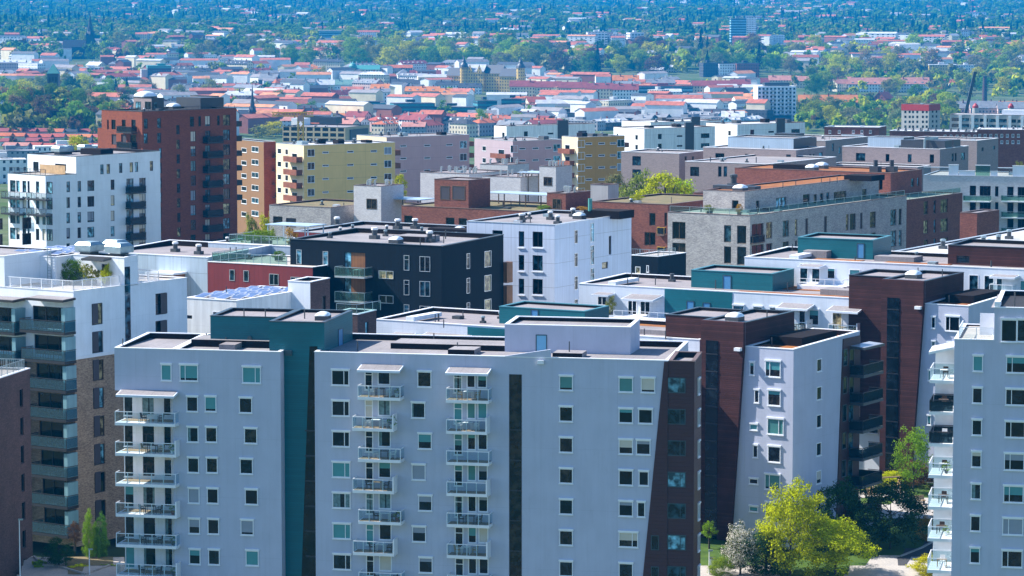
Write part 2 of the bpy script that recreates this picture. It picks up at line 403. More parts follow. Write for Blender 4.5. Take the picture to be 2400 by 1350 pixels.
    def fan(s, x, y, z, k=1.0, mat='darkgrey', cap='plastic_white'):
        m = MB(); m.box(x - .5 * k, x + .5 * k, y - .5 * k, y + .5 * k, z, z + .45 * k); m.tube([(x, y, z + .45 * k, .33 * k), (x, y, z + 1.1 * k, .33 * k)], n=12)
        o = s.part('roof_vent', m, mat); m = MB(); m.tube([(x, y, z + 1.1 * k, .42 * k), (x, y, z + 1.35 * k, .42 * k), (x, y, z + 1.42 * k, .3 * k)], n=12)
        s.part('vent_cap', m, cap, o); return o
    def skylight(s, x, y, z, w=1.3, curb='darkgrey', hc=.45):
        m = MB(); m.box(x - w / 2, x + w / 2, y - w / 2, y + w / 2, z, z + hc); o = s.part('skylight', m, curb)
        d = MB(); pts = [(1.02, 0), (.95, .12), (.75, .24), (.45, .32), (.15, .35)]
        n0 = len(d.v)
        for k, zz in pts:
            for i in range(16):
                a = 2 * math.pi * i / 16; cx, sy = math.cos(a), math.sin(a)
                q = 1 / max(abs(cx), abs(sy)); q = q * k * .98 if k > .9 else (k * (1 + (q - 1) * k))
                d.v.append((x + cx * q * w / 2, y + sy * q * w / 2, z + hc + zz * w * .9))
        for j in range(len(pts) - 1):
            for i in range(16): d.f.append((j * 16 + i, j * 16 + (i + 1) % 16, j * 16 + 16 + (i + 1) % 16, j * 16 + 16 + i)); d.m.append(0)
        d.f.append(tuple(range(64, 80))); d.m.append(0)
        q = s.part('skylight_dome', d, 'dome', o)
        for p in q.data.polygons: p.use_smooth = True
        return o
    def hood(s, x, y, z, w=2.2, h=1.6, mat='galv'):
        m = MB(); k = w * .32; m.box(x - k, x + k, y - k, y + k, z, z + .5)
        o = s.part('exhaust_base', m, 'darkgrey'); m = MB(); a, b = w / 2, w * .36
        R4 = lambda q, zz: [(x - q, y - q, zz), (x + q, y - q, zz), (x + q, y + q, zz), (x - q, y + q, zz)]
        m.hexa(R4(a * .97, z + .5) + R4(a, z + .62)); m.hexa(R4(a, z + .624) + R4(a, z + .3 + h * .7)); m.hexa(R4(a, z + .304 + h * .7) + R4(b, z + h + .25))
        s.part('exhaust_hood', m, mat, o); return o
    def railing(s, pts, z, h=1.05, mat='frame_white', bars=0, glass=None, post=1.5):   # pts local xy polyline
        m = MB(); g = MB()
        for a, b in zip(pts[:-1], pts[1:]):
            L = math.dist(a, b); n = max(1, int(L / post))
            m.bar((*a, z + h), (*b, z + h), .03)
            if not glass: m.bar((*a, z + .12), (*b, z + .12), .02)
            for i in range(n + 1):
                x = a[0] + (b[0] - a[0]) * i / n; y = a[1] + (b[1] - a[1]) * i / n; m.bar((x, y, z), (x, y, z + h - .03), .028)
            if bars:
                k = int(L / bars)
                for i in range(k):
                    x = a[0] + (b[0] - a[0]) * (i + .5) / k; y = a[1] + (b[1] - a[1]) * (i + .5) / k; m.bar((x, y, z + .12), (x, y, z + h - .03), .012)
            if glass: g.face([(*a, z + .08), (*b, z + .08), (*b, z + h - .1), (*a, z + h - .1)])
        o = s.part('roof_railing', m, mat)
        if glass: s.part('glass_panel', g, glass, o)
        return o

class Vol:
    def __init__(s, b, x0, x1, y0, y1, z0, z1, mat, par=.5, roof='felt', cap='coping_white', inner='inner', faces=None, pt=.32, capo=.04):
        s.b, s.x0, s.x1, s.y0, s.y1, s.z0, s.z1 = b, x0, x1, y0, y1, z0, z1
        s.mat, s.par, s.roof, s.cap, s.inner, s.pt, s.capo = mat, par, roof, cap, inner, pt, capo
        s.fm = faces or {}; s.holes = {'F': [], 'R': [], 'L': [], 'K': []}
    @property
    def rz(s): return s.z1 - min(s.par, .12)
    @property
    def zb(s): return s.z1 + max(0, (s.par - .2) * .75)
    def c(s, face): return {'F': s.y0, 'R': s.x1, 'L': s.x0}[face]
    def win(s, face, u, z, w, h, style='white', split='n', hole=True, off=0.0, **kw):
        sg = -1 if face in 'FL' else 1
        if hole: s.holes[face].append((u - w / 2, u + w / 2, z - h / 2, z + h / 2))
        return s.b.window(face, s.c(face) + sg * off, u, z, w, h, style, split, **kw)
    def wpx(s, face, cx, cy, w, h, style='white', split='n', off=0.0, **kw):     # photo-pixel centre and size
        sg = -1 if face in 'FL' else 1; c = s.c(face) + sg * off; k = 0 if face == 'F' else 1
        a = s.b.hit(face, c, cx - w / 2, cy); e = s.b.hit(face, c, cx + w / 2, cy); t = s.b.hit(face, c, cx, cy - h / 2); q = s.b.hit(face, c, cx, cy + h / 2)
        return s.win(face, (a[k] + e[k]) / 2, (t[2] + q[2]) / 2, round(abs(e[k] - a[k]) / .05) * .05, round((t[2] - q[2]) / .05) * .05, style, split, off=off, **kw)
    def col(s, face, p0, p1, n, w, h, style='white', split='n', skip=(), pick=None, **kw):
        for i in range(n):
            if i in skip: continue
            t = i / max(1, n - 1); k = dict(kw)
            if pick: k.update(pick())
            s.wpx(face, p0[0] + (p1[0] - p0[0]) * t, p0[1] + (p1[1] - p0[1]) * t, w, h, style, k.pop('split', split), **k)
    def build(s):
        b = s.b; byname = {}
        for face in 'FRLK':
            mat = s.fm.get(face, s.mat)
            if mat is None: continue
            m = byname.setdefault(mat, MB())
            c, (a, e), sg = {'F': (s.y0, (s.x0, s.x1), 1), 'K': (s.y1, (s.x0, s.x1), -1), 'R': (s.x1, (s.y0, s.y1), -1), 'L': (s.x0, (s.y0, s.y1), 1)}[face]
            P = (lambda u, z, d=0: (u, c + sg * d, z)) if face in 'FK' else (lambda u, z, d=0: (c + sg * d, u, z))
            hs = [(h[0], h[1], max(h[2], s.z0 + .02), min(h[3], s.z1 - .02)) for h in s.holes[face] if h[0] > a + .01 and h[1] < e - .01 and h[2] < s.z1 - .3 and h[3] > s.z0 + .3]
            zs = sorted({s.z0, s.z1, *[q for h in hs for q in h[2:]]})
            for z0, z1 in zip(zs[:-1], zs[1:]):
                if z1 - z0 < 1e-6: continue
                zm = (z0 + z1) / 2; cut = sorted((h[0], h[1]) for h in hs if h[2] < zm < h[3]); u = a
                for h0, h1 in cut:
                    if h0 > u + 1e-6: m.face([P(u, z0), P(h0, z0), P(h0, z1), P(u, z1)])
                    u = max(u, h1)
                if e > u + 1e-6: m.face([P(u, z0), P(e, z0), P(e, z1), P(u, z1)])
            d = .28
            for u0, u1, z0, z1 in hs:
                m.face([P(u0, z0), P(u1, z0), P(u1, z0, d), P(u0, z0, d)]); m.face([P(u0, z1), P(u1, z1), P(u1, z1, d), P(u0, z1, d)])
                m.face([P(u0, z0), P(u0, z1), P(u0, z1, d), P(u0, z0, d)]); m.face([P(u1, z0), P(u1, z1), P(u1, z1, d), P(u1, z0, d)])
                m.face([P(u0, z0, d), P(u1, z0, d), P(u1, z1, d), P(u0, z1, d)])
            if s.zb > s.z1 and face != 'F':
                if face == 'K': m.face([P(a, s.z1), P(e, s.z1), P(e, s.zb), P(a, s.zb)])
                else: m.face([P(a, s.z1), P(e, s.z1), P(e, s.zb)])
        for mat, m in byname.items(): b.part('wall', m, mat)
        p, t = s.rz, s.pt; x0, x1, y0, y1 = s.x0 + t, s.x1 - t, s.y0 + t, s.y1 - t; m = MB()
        m.face([(x0, y0, p), (x1, y0, p), (x1, y1, p), (x0, y1, p)], 0)
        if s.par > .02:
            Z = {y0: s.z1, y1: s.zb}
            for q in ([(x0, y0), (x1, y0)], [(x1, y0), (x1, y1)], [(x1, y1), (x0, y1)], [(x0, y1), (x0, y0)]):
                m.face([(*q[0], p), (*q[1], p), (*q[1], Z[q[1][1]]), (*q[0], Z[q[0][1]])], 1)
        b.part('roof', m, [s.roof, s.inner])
        if s.par > .02:
            k = s.capo; m = MB(); g, h, zb = .003, .08, s.zb
            m.box(s.x0 - k, s.x1 + k, s.y0 - k, y0 + .03, s.z1 + g, s.z1 + h); m.box(s.x0 - k, s.x1 + k, y1 - .03, s.y1 + k, zb + g, zb + h)
            ya, yb_ = y0 + .034, y1 - .034; sl = (zb - s.z1) / (s.y1 - s.y0); za, zc = s.z1 + sl * (ya - s.y0), s.z1 + sl * (yb_ - s.y0)
            for xa, xb in ((s.x0 - k, x0 + .03), (x1 - .03, s.x1 + k)):
                m.hexa([(xa, ya, za + g), (xb, ya, za + g), (xb, yb_, zc + g), (xa, yb_, zc + g), (xa, ya, za + h), (xb, ya, za + h), (xb, yb_, zc + h), (xa, yb_, zc + h)])
            b.part('coping', m, s.cap)
def pk(panes=('glass',), blinds=(), p=.5, splits=None):
    def f():
        d = dict(pane=rnd.choice(panes))
        if splits: d['split'] = rnd.choice(splits)
        if blinds and rnd.random() < p: d.update(blind=rnd.choice(blinds), bf=rnd.choice((.25, .4, .55, .85, 1.0, 1.0)))
        return d
    return f
pkW = pk(('glass', 'glass', 'glass_brown'), ('blind_teal', 'blind_teal', 'blind_green', 'curtain', 'curtain', 'blind_grey', 'blind_cream'), .6)
pkD = pk(('glass', 'glass_blue', 'glass_sky'), ('blind_cream', 'blind_grey', 'curtain'), .35)
pkS = pk(('glass_warm', 'glass_sky', 'glass_blue', 'glass'), ('blind_cream',), .3)

def simple(name, label, px, py, Y, alpha, xl, xr, mat, cat='building', group=None, depth=None, z0=0, **kw):
    b = Bld(name, label, cat, px, py, Y, alpha, group, z0)
    x0 = b.u('F', 0, xl, b.top) if xl is not None else -12
    y1 = depth if depth else b.u('R', 0, xr, b.top)
    b.m = b.vol(x0, 0, 0, y1, 0, b.top, mat, **kw); return b
def box_on(b, zroof, px, py, xl, xr, mat, depth=None, c=None, **kw):
    """a box standing on a roof: near top corner at photo pixel (px,py); c = its front plane (local y)"""
    x, z = b.fx(px, py, c)
    x0 = b.u('F', c, xl, z); y1 = c + depth if depth else b.u('R', x, xr, z)
    return b.vol(x0, x, c, y1, zroof, z, mat, **kw)
def roof_items(b, z, pipes=(), fans=(), sky=(), boxes=(), h=.9, fk=1.0, cap='plastic_white'):
    for p in pipes: x, y = b.zz(*p, z); b.pipe(x, y, z, h)
    for p in fans: x, y = b.zz(*p, z); b.fan(x, y, z, fk, cap=cap)
    for p in sky: x, y = b.zz(*p, z); b.skylight(x, y, z)
    for (p, w, d, hh) in boxes: x, y = b.zz(*p, z); b.pbox('roof_plinth', x - w / 2, x + w / 2, y, y + d, z, z + hh, 'inner' if hh > .5 else 'felt_dark')
def thing_box(name, label, cat, group=None): pass

furn = []
# ================================================================ white block with two balcony columns (front, middle)
B = Bld('apartment_block', 'white block in front with two balcony columns and a leaning dark brown end', 'building', 1628, 848, 276, 12, z0=-6.0)
zt = B.top; xm = B.u('F', 0, 1566, zt); xl = B.u('F', 0, 737, zt)
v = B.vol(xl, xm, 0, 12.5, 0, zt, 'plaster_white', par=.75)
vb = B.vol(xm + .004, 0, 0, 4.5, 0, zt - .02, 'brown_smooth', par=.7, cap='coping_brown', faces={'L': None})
m = MB(); P = lambda px, py: B.fx(px, py)
m.prism([P(1507, 1352), (xm, P(1507, 1352)[1]), (xm, zt - .06), (P(1557, 850)[0], zt - .06)], B.T('F', 0), .002, .09)
B.part('leaning_panel', m, 'brown_smooth')
m = MB(); pr = [P(1183, 842), P(1290, 842), P(1290, 819)]; pr[0] = (pr[0][0], zt + .085); pr[1] = (pr[1][0], zt + .085)
m.prism(pr, B.T('F', 0), -.3, .03); B.part('raised_parapet', m, 'plaster_white')
v.col('F', (798, 885), (802, 1317), 7, 42, 35, split='d', pick=lambda: {**pkW(), 'split': 'r'})
for i in range(7): v.wpx('F', (995, 980)[i % 2] + i * .5, 889 + 72.6 * i, 32, 35, **{**pkW(), **({'blind': 'blind_grey', 'bf': 1.0} if i == 3 else {})})
v.col('F', (1327, 898), (1327, 1333), 7, 32, 34, pick=pk(('glass', 'glass_brown', 'glass_brown'), ('blind_green',), .15))
for i in range(7): v.wpx('F', (1467, 1467, 1467, 1467, 1467, 1473, 1467)[i], 902 + 72.6 * i, (33, 33, 33, 33, 33, 45, 33)[i], 34, split='r' if i == 5 else 'n', **pkW())
for i, (x, w) in enumerate(((1519, 33), (1513, 33), (1508, 33), (1509, 24), (1503, 18))): v.wpx('F', x, 903 + 72.8 * i, w, 34, **pkW())
vb.col('F', (1585, 903), (1586, 1345), 7, 43, 36, 'teal', 'r', pick=pk(('glass', 'glass_blue', 'glass_sky')))
for y in (1272, 1345): v.wpx('F', 1535, y, 19, 34, 'teal', off=.09, hole=False, pane='glass')
vb.col('R', (1637, 906), (1637, 1346), 7, 4, 36, 'white', pick=pk(('glass_sky', 'glass')))
# stair glazing
m = MB(); a = P(1193, 877); c = P(1223, 1400); v.holes['F'].append((a[0], c[0], .4, a[1]))
m.box(a[0], c[0], .12, .16, .4, a[1]); so = B.part('stair_glazing', m, 'glass_brown')
m = MB()
for k in range(7):
    z = 1.6 + 2.9 * k
    if z < a[1]: m.box(a[0], c[0], .08, .119, z, z + .12)
m.box(a[0], a[0] + .07, .06, .119, .4, a[1]); m.box(c[0] - .07, c[0], .06, .119, .4, a[1]); B.part('glazing_bars', m, 'frame_dark', so)
# balconies
for cx, xs, y0, dw, ww in ((0, ((838, 938), (825, 926)), 930, ((864, 19),), ((900, 30),)), (1, ((1045, 1145), (1045, 1145)), 937, ((1073, 20),), ((1104, 21), (1130, 23)))):
    for i in range(7):
        y = y0 + 72.8 * i; px = xs[i % 2]
        p0 = B.hit('F', -1.5, px[0] + i * .4, y); p1 = B.hit('F', -1.5, px[1] + i * .4, y)
        if i < 6 or True:
            B.balcony('F', 0, p0[0], p1[0] - (.25 if i % 2 else 0), p0[2], 1.5, solid='r' if i % 2 else None, posts=4, floor='wood_deck')
            zb = p0[2]; furn.append((B, p0[0], p1[0], -1.5, zb, i, ('left', 'right')[cx] + ' balcony column of the middle front block'))
        for (x, w) in dw: v.wpx('F', x + i * .6, y - 41, w, 50, 'whiteflat', 't', **pkW())
        for (x, w) in ww: v.wpx('F', x + i * .6, y - 47, w, 38, 'whiteflat', **pkW())
    q = xs[0]; a = B.hit('F', -1.7, q[0] - 2, y0 - 63); c = B.hit('F', -1.7, q[1] - 2, y0 - 63); B.canopy('F', 0, a[0], c[0], a[2], 1.7, slope=.35)
# penthouse + roof
xz = B.zz(1477, 835, v.rz)
cpl = 5.2
ph = box_on(B, v.rz + .001, 1477, 768, 1183, 1498, 'plaster_white', c=cpl, depth=5.5, par=.5)
ph.wpx('F', 1269, 808, 26, 47, 'teal', hole=False, pane='door_sky', name='roof_door')
B.pbox('wall_lamp', *(lambda q: (q[0] - .3, q[0] + .3, -.3, .0, q[1] - .35, q[1]))(B.fx(1268, 844)), 'coping_white')
roof_items(B, v.rz, pipes=((838, 822), (1017, 802), (1072, 824)), sky=((1212, 820),))
x, y = B.zz(905, 822, v.rz); x2, _ = B.zz(1180, 826, v.rz)
B.pbox('roof_plinth', x, x2, 5.4, 9.5, v.rz, v.rz + .55, 'felt'); B.pbox('roof_plinth', x, x2, 5.33, 5.397, v.rz, v.rz + .53, 'inner')  # thin near-black slab paints the plinth's unlit front
x, y = B.zz(1040, 836, v.rz); x2, _ = B.zz(1105, 836, v.rz); B.pbox('roof_plinth', x, x2, 1.8, 4.6, v.rz, v.rz + .5, 'felt'); B.pbox('roof_plinth', x, x2, 1.73, 1.797, v.rz, v.rz + .48, 'inner')  # dark slab in front stands in for shade on this plinth
x, y = B.zz(1290, 842, v.rz); x2, _ = B.zz(1362, 842, v.rz); B.pbox('roof_plinth', x, x2, 1.2, 3.6, v.rz, v.rz + .5, 'felt'); B.pbox('roof_plinth', x, x2, 1.13, 1.197, v.rz, v.rz + .48, 'inner')  # unlit plinth front painted as a near-black slab
B.pipe((x + x2) / 2, 2.2, v.rz + .5, 1.0)
# ================================================================ white block, left of the teal tower
q = B.hit('F', 0, 657, 826); w = B.l2w(*q)
A = Bld('apartment_block', 'white block left of the teal stair tower, with deep glazed corner balconies', 'building', 657, 826, w[1], 12, z0=-6.0)
zt = A.top; xl = A.u('F', 0, 268, zt); xs = A.u('F', 0, 411, zt - 6); zc = A.hit('F', -1.2, 340, 925)[2] + .3
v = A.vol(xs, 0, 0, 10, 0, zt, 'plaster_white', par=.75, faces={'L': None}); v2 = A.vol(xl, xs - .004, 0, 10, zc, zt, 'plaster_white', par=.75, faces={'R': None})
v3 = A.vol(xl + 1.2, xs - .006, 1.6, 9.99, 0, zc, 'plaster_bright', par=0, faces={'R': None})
A.pbox('wall', xl, xs - .005, 0, 9.98, zc - .12, zc - .004, 'plaster_white'); A.pbox('wall', xs - .25, xs - .008, .004, 1.6, 0, zc - .13, 'plaster_white')
v2.wpx('F', 390, 873, 24, 37, blind='blind_teal', bf=1.0); v.wpx('F', 443, 874, 43, 37, split='l', blind='blind_teal', bf=.85); v.wpx('F', 590, 879, 43, 38, split='r', blind='blind_teal', bf=1.0)
v.col('F', (451, 947), (457, 1305), 6, 27, 35, pick=pkW); v.col('F', (494, 947), (502, 1306), 6, 27, 35, pick=pkW)
for i in range(6): v.wpx('F', (576, 587)[i % 2] + i * .9, 950 + 71.6 * i, 30, 35, **pkW())
for i in range(6):
    y = 990 + 71.3 * i; p0 = A.hit('F', -1.2, 269 + i * .7, y); p1 = A.hit('F', -1.2, 410 + i * .7, y); z = p0[2]
    T = A.T('F', 0); m = MB(); m.box(p0[0], xs - .01, -1.58, -.01, z - .28, z, 0, T); A.part('balcony', m, 'coping_white')
    m = MB(); m.box(p0[0] + .2, xs - .3, -1.55, -.05, z + .003, z + .03, 0, T); A.part('deck', m, 'wood_deck')
    A.balcony('F', 0, p0[0], p1[0], z, 1.2, solid='r' if i % 2 else None, posts=5)
    furn.append((A, p0[0], p1[0], -1.0, z, i + 1, 'front block left of the teal tower'))
    for cx, ww in ((305, 31), (347, 31), (392, 19)):
        v3.wpx('F', cx + i * .8, y - 48, ww, 66, 'whiteflat', **pkW())
a = A.hit('F', -1.5, 271, 925); c = A.hit('F', -1.5, 407, 925); A.canopy('F', 0, a[0], c[0], a[2], 1.5, slope=.3)
roof_items(A, v.rz, pipes=((288, 815), (484, 802), (530, 812)))
x, _ = A.zz(440, 815, v.rz); A.pbox('roof_plinth', x, -.8, 4.0, 8, v.rz, v.rz + .7, 'felt'); A.pbox('roof_plinth', x, -.8, 3.93, 3.997, v.rz, v.rz + .68, 'inner')  # near-black strip paints shade on the long plinth's front
x, _ = A.zz(520, 818, v.rz); A.pbox('roof_plinth', x, x + 1.6, 1.6, 3.9, v.rz, v.rz + .55, 'felt_brown')
# ================================================================ teal stair tower
w = B.l2w(*B.hit('F', 1.2, 760, 757))
Tt = Bld('stair_tower', 'teal boarded stair tower wedged between the two front white blocks', 'building', 760, 757, w[1], 12, z0=-6.0)
zt = Tt.top; xl = Tt.u('F', 0, 631, zt); d = Tt.u('R', 0, 826, zt)
v = Tt.vol(xl, 0, 0, d, 0, zt, 'teal_boards', par=.35, cap='coping_dark', roof='felt_brown')
x, z = Tt.fx(631, 748, 3.6); v2 = Tt.vol(Tt.u('F', 3.6, 493, z), xl - .004, 3.6, d, 6, zt - .004, 'teal_boards', par=.35, cap='coping_dark', roof='felt_brown', faces={'R': None})
m = MB(); m.prism([Tt.fx(726, 812), Tt.fx(744, 812), Tt.fx(744, 1352), Tt.fx(707, 1352)], Tt.T('F', 0), .004, .05); so = Tt.part('stair_glazing', m, 'glass_brown')
m = MB()
for k in range(8):
    z = 1 + 2.45 * k; m.box(Tt.fx(715, 1000)[0], Tt.fx(742, 1000)[0], -.09, -.052, z, z + .14)
Tt.part('glazing_bars', m, 'frame_dark', so)
v.wpx('R', 798, 792, 11, 44, 'teal', hole=False, pane='door_blue', name='roof_door')
x, z = Tt.fx(677, 827); Tt.pbox('vent_box', x - .35, x + .35, -.25, -.004, z - .25, z + .25, 'frame_teal')
x, z = Tt.fx(586, 792, 3.6); m = MB(); m.tube([(x, z, -.02, .22), (x, z, .1, .22)], n=14); o = Tt.part('round_vent', m, 'frame_teal'); o.rotation_euler = (R(90), 0, 0); o.location = (0, 3.5, 0)
roof_items(Tt, v.rz, pipes=((572, 745), (622, 745), (714, 747)), sky=((757, 750),))
# ================================================================ brown and white leaning tower (twice)
def tower(name, label, px, py, Y, al, p, short=False):
    b = Bld(name, label, 'building', px, py, Y, al, z0=-3.0); zt = b.top
    xa = b.u('F', 0, p['seam'], zt); zT = b.fx(p['seam'], p['ty'])[1]; xL = b.u('F', -.45, p['left'], zT)
    yw = b.u('R', 0, p['rw'], zt); yb = b.u('R', 0, p['rb'], zt); yt = b.u('R', xa, p['tr'], zT)
    v = b.vol(xa + .004, 0, 0, yb, 0, zt, 'plaster_white', par=.7, roof='sedum', faces={'L': None})
    t = b.vol(xL, xa, 0, yt, 0, zT, 'brown_boards', par=.4, cap='coping_dark', roof='felt_brown', faces={'F': 'plaster_white'})
    q = b.vol(b.u('F', 3.5, p['sb'], zT), xL - .004, 3.5, yt - .5, 8, zT - .1, 'brown_boards', par=.4, cap='coping_dark', roof='felt_brown', faces={'R': None})
    PR = .45; xs_, _ = b.fx(p['sl'], 1250, -PR); xk = xs_ + (xa - xs_) * .0
    m = MB(); m.prism([(xL, 0), (xs_, 0), (xa - .01, zt - .3), (xa - .01, zT + .07), (xL, zT + .07)], b.T('F', 0), .004, PR); b.part('leaning_shaft', m, 'brown_boards')
    m = MB(); f = lambda x, y: b.ry(x, y); u0 = f(p['rw'] - 18, 1250)[0]
    m.prism([(yw, zt - .02), (yb, zt - .02), (yb, 0), (u0, 0)], b.T('R', 0), .004, .1); b.part('leaning_panel', m, 'brown_smooth')
    a = b.fx(p['g0'], p['gy'], -PR); c = b.fx(p['g1'], p['gy'], -PR)
    m = MB(); m.box(a[0], c[0], -PR - .06, -PR - .004, .5, a[1]); so = b.part('stair_glazing', m, 'glass'); m = MB()
    for k in range(int(a[1] / 1.8)): m.box(a[0], c[0], -PR - .1, -PR - .064, .5 + k * 1.8, .62 + k * 1.8)
    b.part('glazing_bars', m, 'frame_dark', so)
    x, z = b.fx(p['seam'] - 10, p['ty'] + 57); b.pbox('wall_lamp', x - .35, x + .35, -.95, -.46, z - .3, z + .02, 'coping_white')
    x, y = b.zz(p['sky'][0], p['sky'][1], t.rz); b.skylight(x, y, t.rz, 1.5)
    b.pipe(x + 2.2, y + 3, t.rz, .9); b.pipe(x - 1, y + 3.5, t.rz, .9); b.pipe(xa + 2, 2, v.rz, 1.0)
    b.pbox('roof_plinth', xa + .8, -1, yt * .35, yt + 1, v.rz, v.rz + .9, 'inner')
    return b, v, t
C, v, t = tower('apartment_tower', 'white tower with leaning brown boarded shaft, right above the bright yellow-green tree', 1860, 820, 300, 31.5,
    dict(seam=1747, ty=757, left=1643, sb=1560, rw=1975, rb=2015, tr=1862, sl=1710, g0=1655, g1=1683, gy=797, sky=(1722, 752)))
for (x, y, w, h, s) in ((1763, 864, 11, 30, 'n'), (1812, 865, 36, 37, 'l'), (1774, 929, 11, 30, 'n'), (1815, 933, 30, 36, 'n'), (1767, 1001, 19, 14, 'n'), (1818, 1000, 38, 37, 'r'), (1771, 1058, 11, 28, 'n'), (1815, 1065, 30, 37, 'n'), (1767, 1128, 20, 12, 'n'), (1811, 1130, 36, 35, 'l'), (1767, 1193, 20, 12, 'n'), (1812, 1196, 36, 35, 'l')):
    off = .35 if x - 8 < 1747 + 2 else 0
    v.wpx('F', x, y, w, h, split=s, **pk(('glass', 'glass', 'glass_brown'), ('blind_teal', 'blind_green'), .5)())
for i in range(7): v.wpx('R', 1920 - i * .3, 856 + 65.6 * i, 12, 31, 'whiteflat', **({'blind': 'blind_cream', 'bf': .7} if i == 4 else {'pane': ('glass', 'glass_brown', 'glass_brown')[i % 3]}))
for i in range(6):
    for x, w in ((1981, 9), (1996, 11)): v.wpx('R', x - i, 838 + 65 * i, w, 40, 'teal', off=.1, hole=False, pane=rnd.choice(('glass_blue', 'glass', 'glass_brown')))
for i in range(6):
    u0 = C.u('R', 0, 1990, v.z1 - 3); z = C.ry(1998, 876 + 64.5 * i)[1]; C.balcony('R', 0, u0, u0 + 5.0, z, 1.7, rail='rail_smoke', fr='frame_dark', slab='darkgrey', posts=4)
u0 = C.u('R', 0, 1990, v.z1 - 3); C.canopy('R', 0, u0, u0 + 5.0, C.ry(1998, 812)[1], 1.8, 'darkgrey', 'coping_metal')
C2, v, t = tower('apartment_tower', 'white tower with leaning brown boarded stair shaft, half hidden by the rightmost white block', 2270, 718, 327, 31.5,
    dict(seam=2168, ty=660, left=2066, sb=1990, rw=2345, rb=2375, tr=2259, sl=2128, g0=2080, g1=2108, gy=697, sky=(2141, 652)))
for (x, y, w, h, s) in ((2188, 756, 10, 26, 'n'), (2233, 759, 34, 34, 'l'), (2188, 812, 10, 24, 'n'), (2233, 820, 26, 32, 'n'), (2180, 880, 10, 24, 'n'), (2178, 985, 9, 22, 'n')): v.wpx('F', x, y, w, h, split=s, **pkW())
# ================================================================ court wings behind: three low white wings with teal roof boxes
def wing(label, px, py, Y, al, xl, depth=12):
    b = Bld('apartment_wing', label, 'building', px, py, Y, al); b.m = b.vol(b.u('F', 0, xl, b.top), 0, 0, depth, 0, b.top, 'plaster_wing', par=.6, roof='felt_brown'); return b
def boards(b, x0, x1, ytop, ybot, mat, proud=.05):
    a = b.fx(x0, ytop); c = b.fx(x1, ybot); m = MB(); m.box(a[0], c[0], -proud, -.003, max(0, c[1]), min(b.top - .02, a[1])); b.part('wall_cladding', m, mat)
W1 = wing('low white wing with a teal roof box, right behind the front middle block', 1640, 797, 309, 30, 881)
boards(W1, 1096, 1300, 766, 900, 'teal_boards')
bx = box_on(W1, W1.m.rz + .001, 1371, 731, 1170, 1435, 'teal_boards', c=4.5, depth=5.5, par=.35, cap='coping_teal', roof='felt_brown')
bx.wpx('F', 1253, 745, 18, 40, 'teal', hole=False, pane='door_blue', name='roof_door')
roof_items(W1, W1.m.rz, pipes=((1020, 755), (1085, 748), (1560, 795), (1600, 782), (1040, 768), (1510, 790)), fans=((1132, 757),), fk=.55, cap='galv')
x, z = W1.fx(951, 752); x2 = x + 1.0; W1.pbox('raised_parapet', x, x2, .02, 6, W1.top + .09, W1.top + .55, 'plaster_bright')
a = W1.hit('F', -1.8, 906, 785); c = W1.hit('F', -1.8, 955, 785); W1.canopy('F', 0, a[0], c[0], a[2], 1.8); a = W1.hit('F', -2.2, 975, 792); c = W1.hit('F', -2.2, 1082, 792); W1.canopy('F', 0, a[0], c[0], a[2], 2.2, slope=.4)
x, y = W1.zz(1350, 800, W1.m.rz); x2, _ = W1.zz(1600, 800, W1.m.rz); W1.pbox('roof_plinth', x, x2, 3, 6, W1.m.rz, W1.m.rz + .5, 'felt')
x, y = W1.zz(1370, 770, W1.m.rz); W1.pbox('sedum_bed', x, x + 9, 8, 11, W1.m.rz + .004, W1.m.rz + .1, 'sedum')
q = -.05; zq = W1.hit('F', -5, 1640, 862)[2]; W1.vol(q - 4, q, -6.5, -.01, 0, zq, 'plaster_bright', par=.3, roof='felt')  # unseen block added before the wing to cast the tower's diagonal shadow
W2 = wing('white wing with sunlit balconies and teal roof box between the two brown shafts', 2075, 704, 337, 30, 1357)
boards(W2, 1558, 1716, 677, 760, 'teal_boards')
bx = box_on(W2, W2.m.rz + .001, 1811, 643, 1620, 1864, 'teal_boards', c=4.2, depth=6, par=.4, cap='coping_teal', roof='felt_brown')
bx.wpx('F', 1704, 664, 20, 38, 'teal', hole=False, pane='door_blue', name='roof_door')
roof_items(W2, W2.m.rz, pipes=((1480, 655), (1536, 668), (1522, 650), (1980, 690), (1993, 668)), fans=((1575, 660),), fk=.7, cap='darkgrey')
x, y = W2.zz(1930, 690, W2.m.rz); W2.pbox('roof_plinth', x, x + 6, 3, 6, W2.m.rz, W2.m.rz + .7, 'felt'); W2.pbox('sedum_bed', x - 10, x + 9, .5, 2.8, W2.m.rz + .004, W2.m.rz + .08, 'sedum'); W2.pbox('sedum_bed', x - 8, x + 9, 7, 11.5, W2.m.rz + .004, W2.m.rz + .08, 'sedum')
x, z = W2.fx(1425, 660); x2 = x + 1.0; W2.pbox('raised_parapet', x, x2, .02, 6, W2.top + .09, W2.top + .5, 'plaster_bright')
a = W2.hit('F', -2.6, 1455, 700); c = W2.hit('F', -2.6, 1530, 700); W2.canopy('F', 0, a[0], c[0], a[2], 2.6, slope=.35); a = W2.hit('F', -1.8, 1385, 690); c = W2.hit('F', -1.8, 1425, 690); W2.canopy('F', 0, a[0], c[0], a[2], 1.8)
v = W2.m
for x, y, w, h in ((1482, 718, 22, 40), (1512, 718, 24, 40), (1411, 703, 22, 25)): v.wpx('F', x, y, w, h, 'whiteflat', 'c', pane='glass')
for x, y in ((1618, 718), (1656, 722)): v.wpx('F', x, y, 18, 26, 'teal', off=.05, hole=False, pane='door_blue')
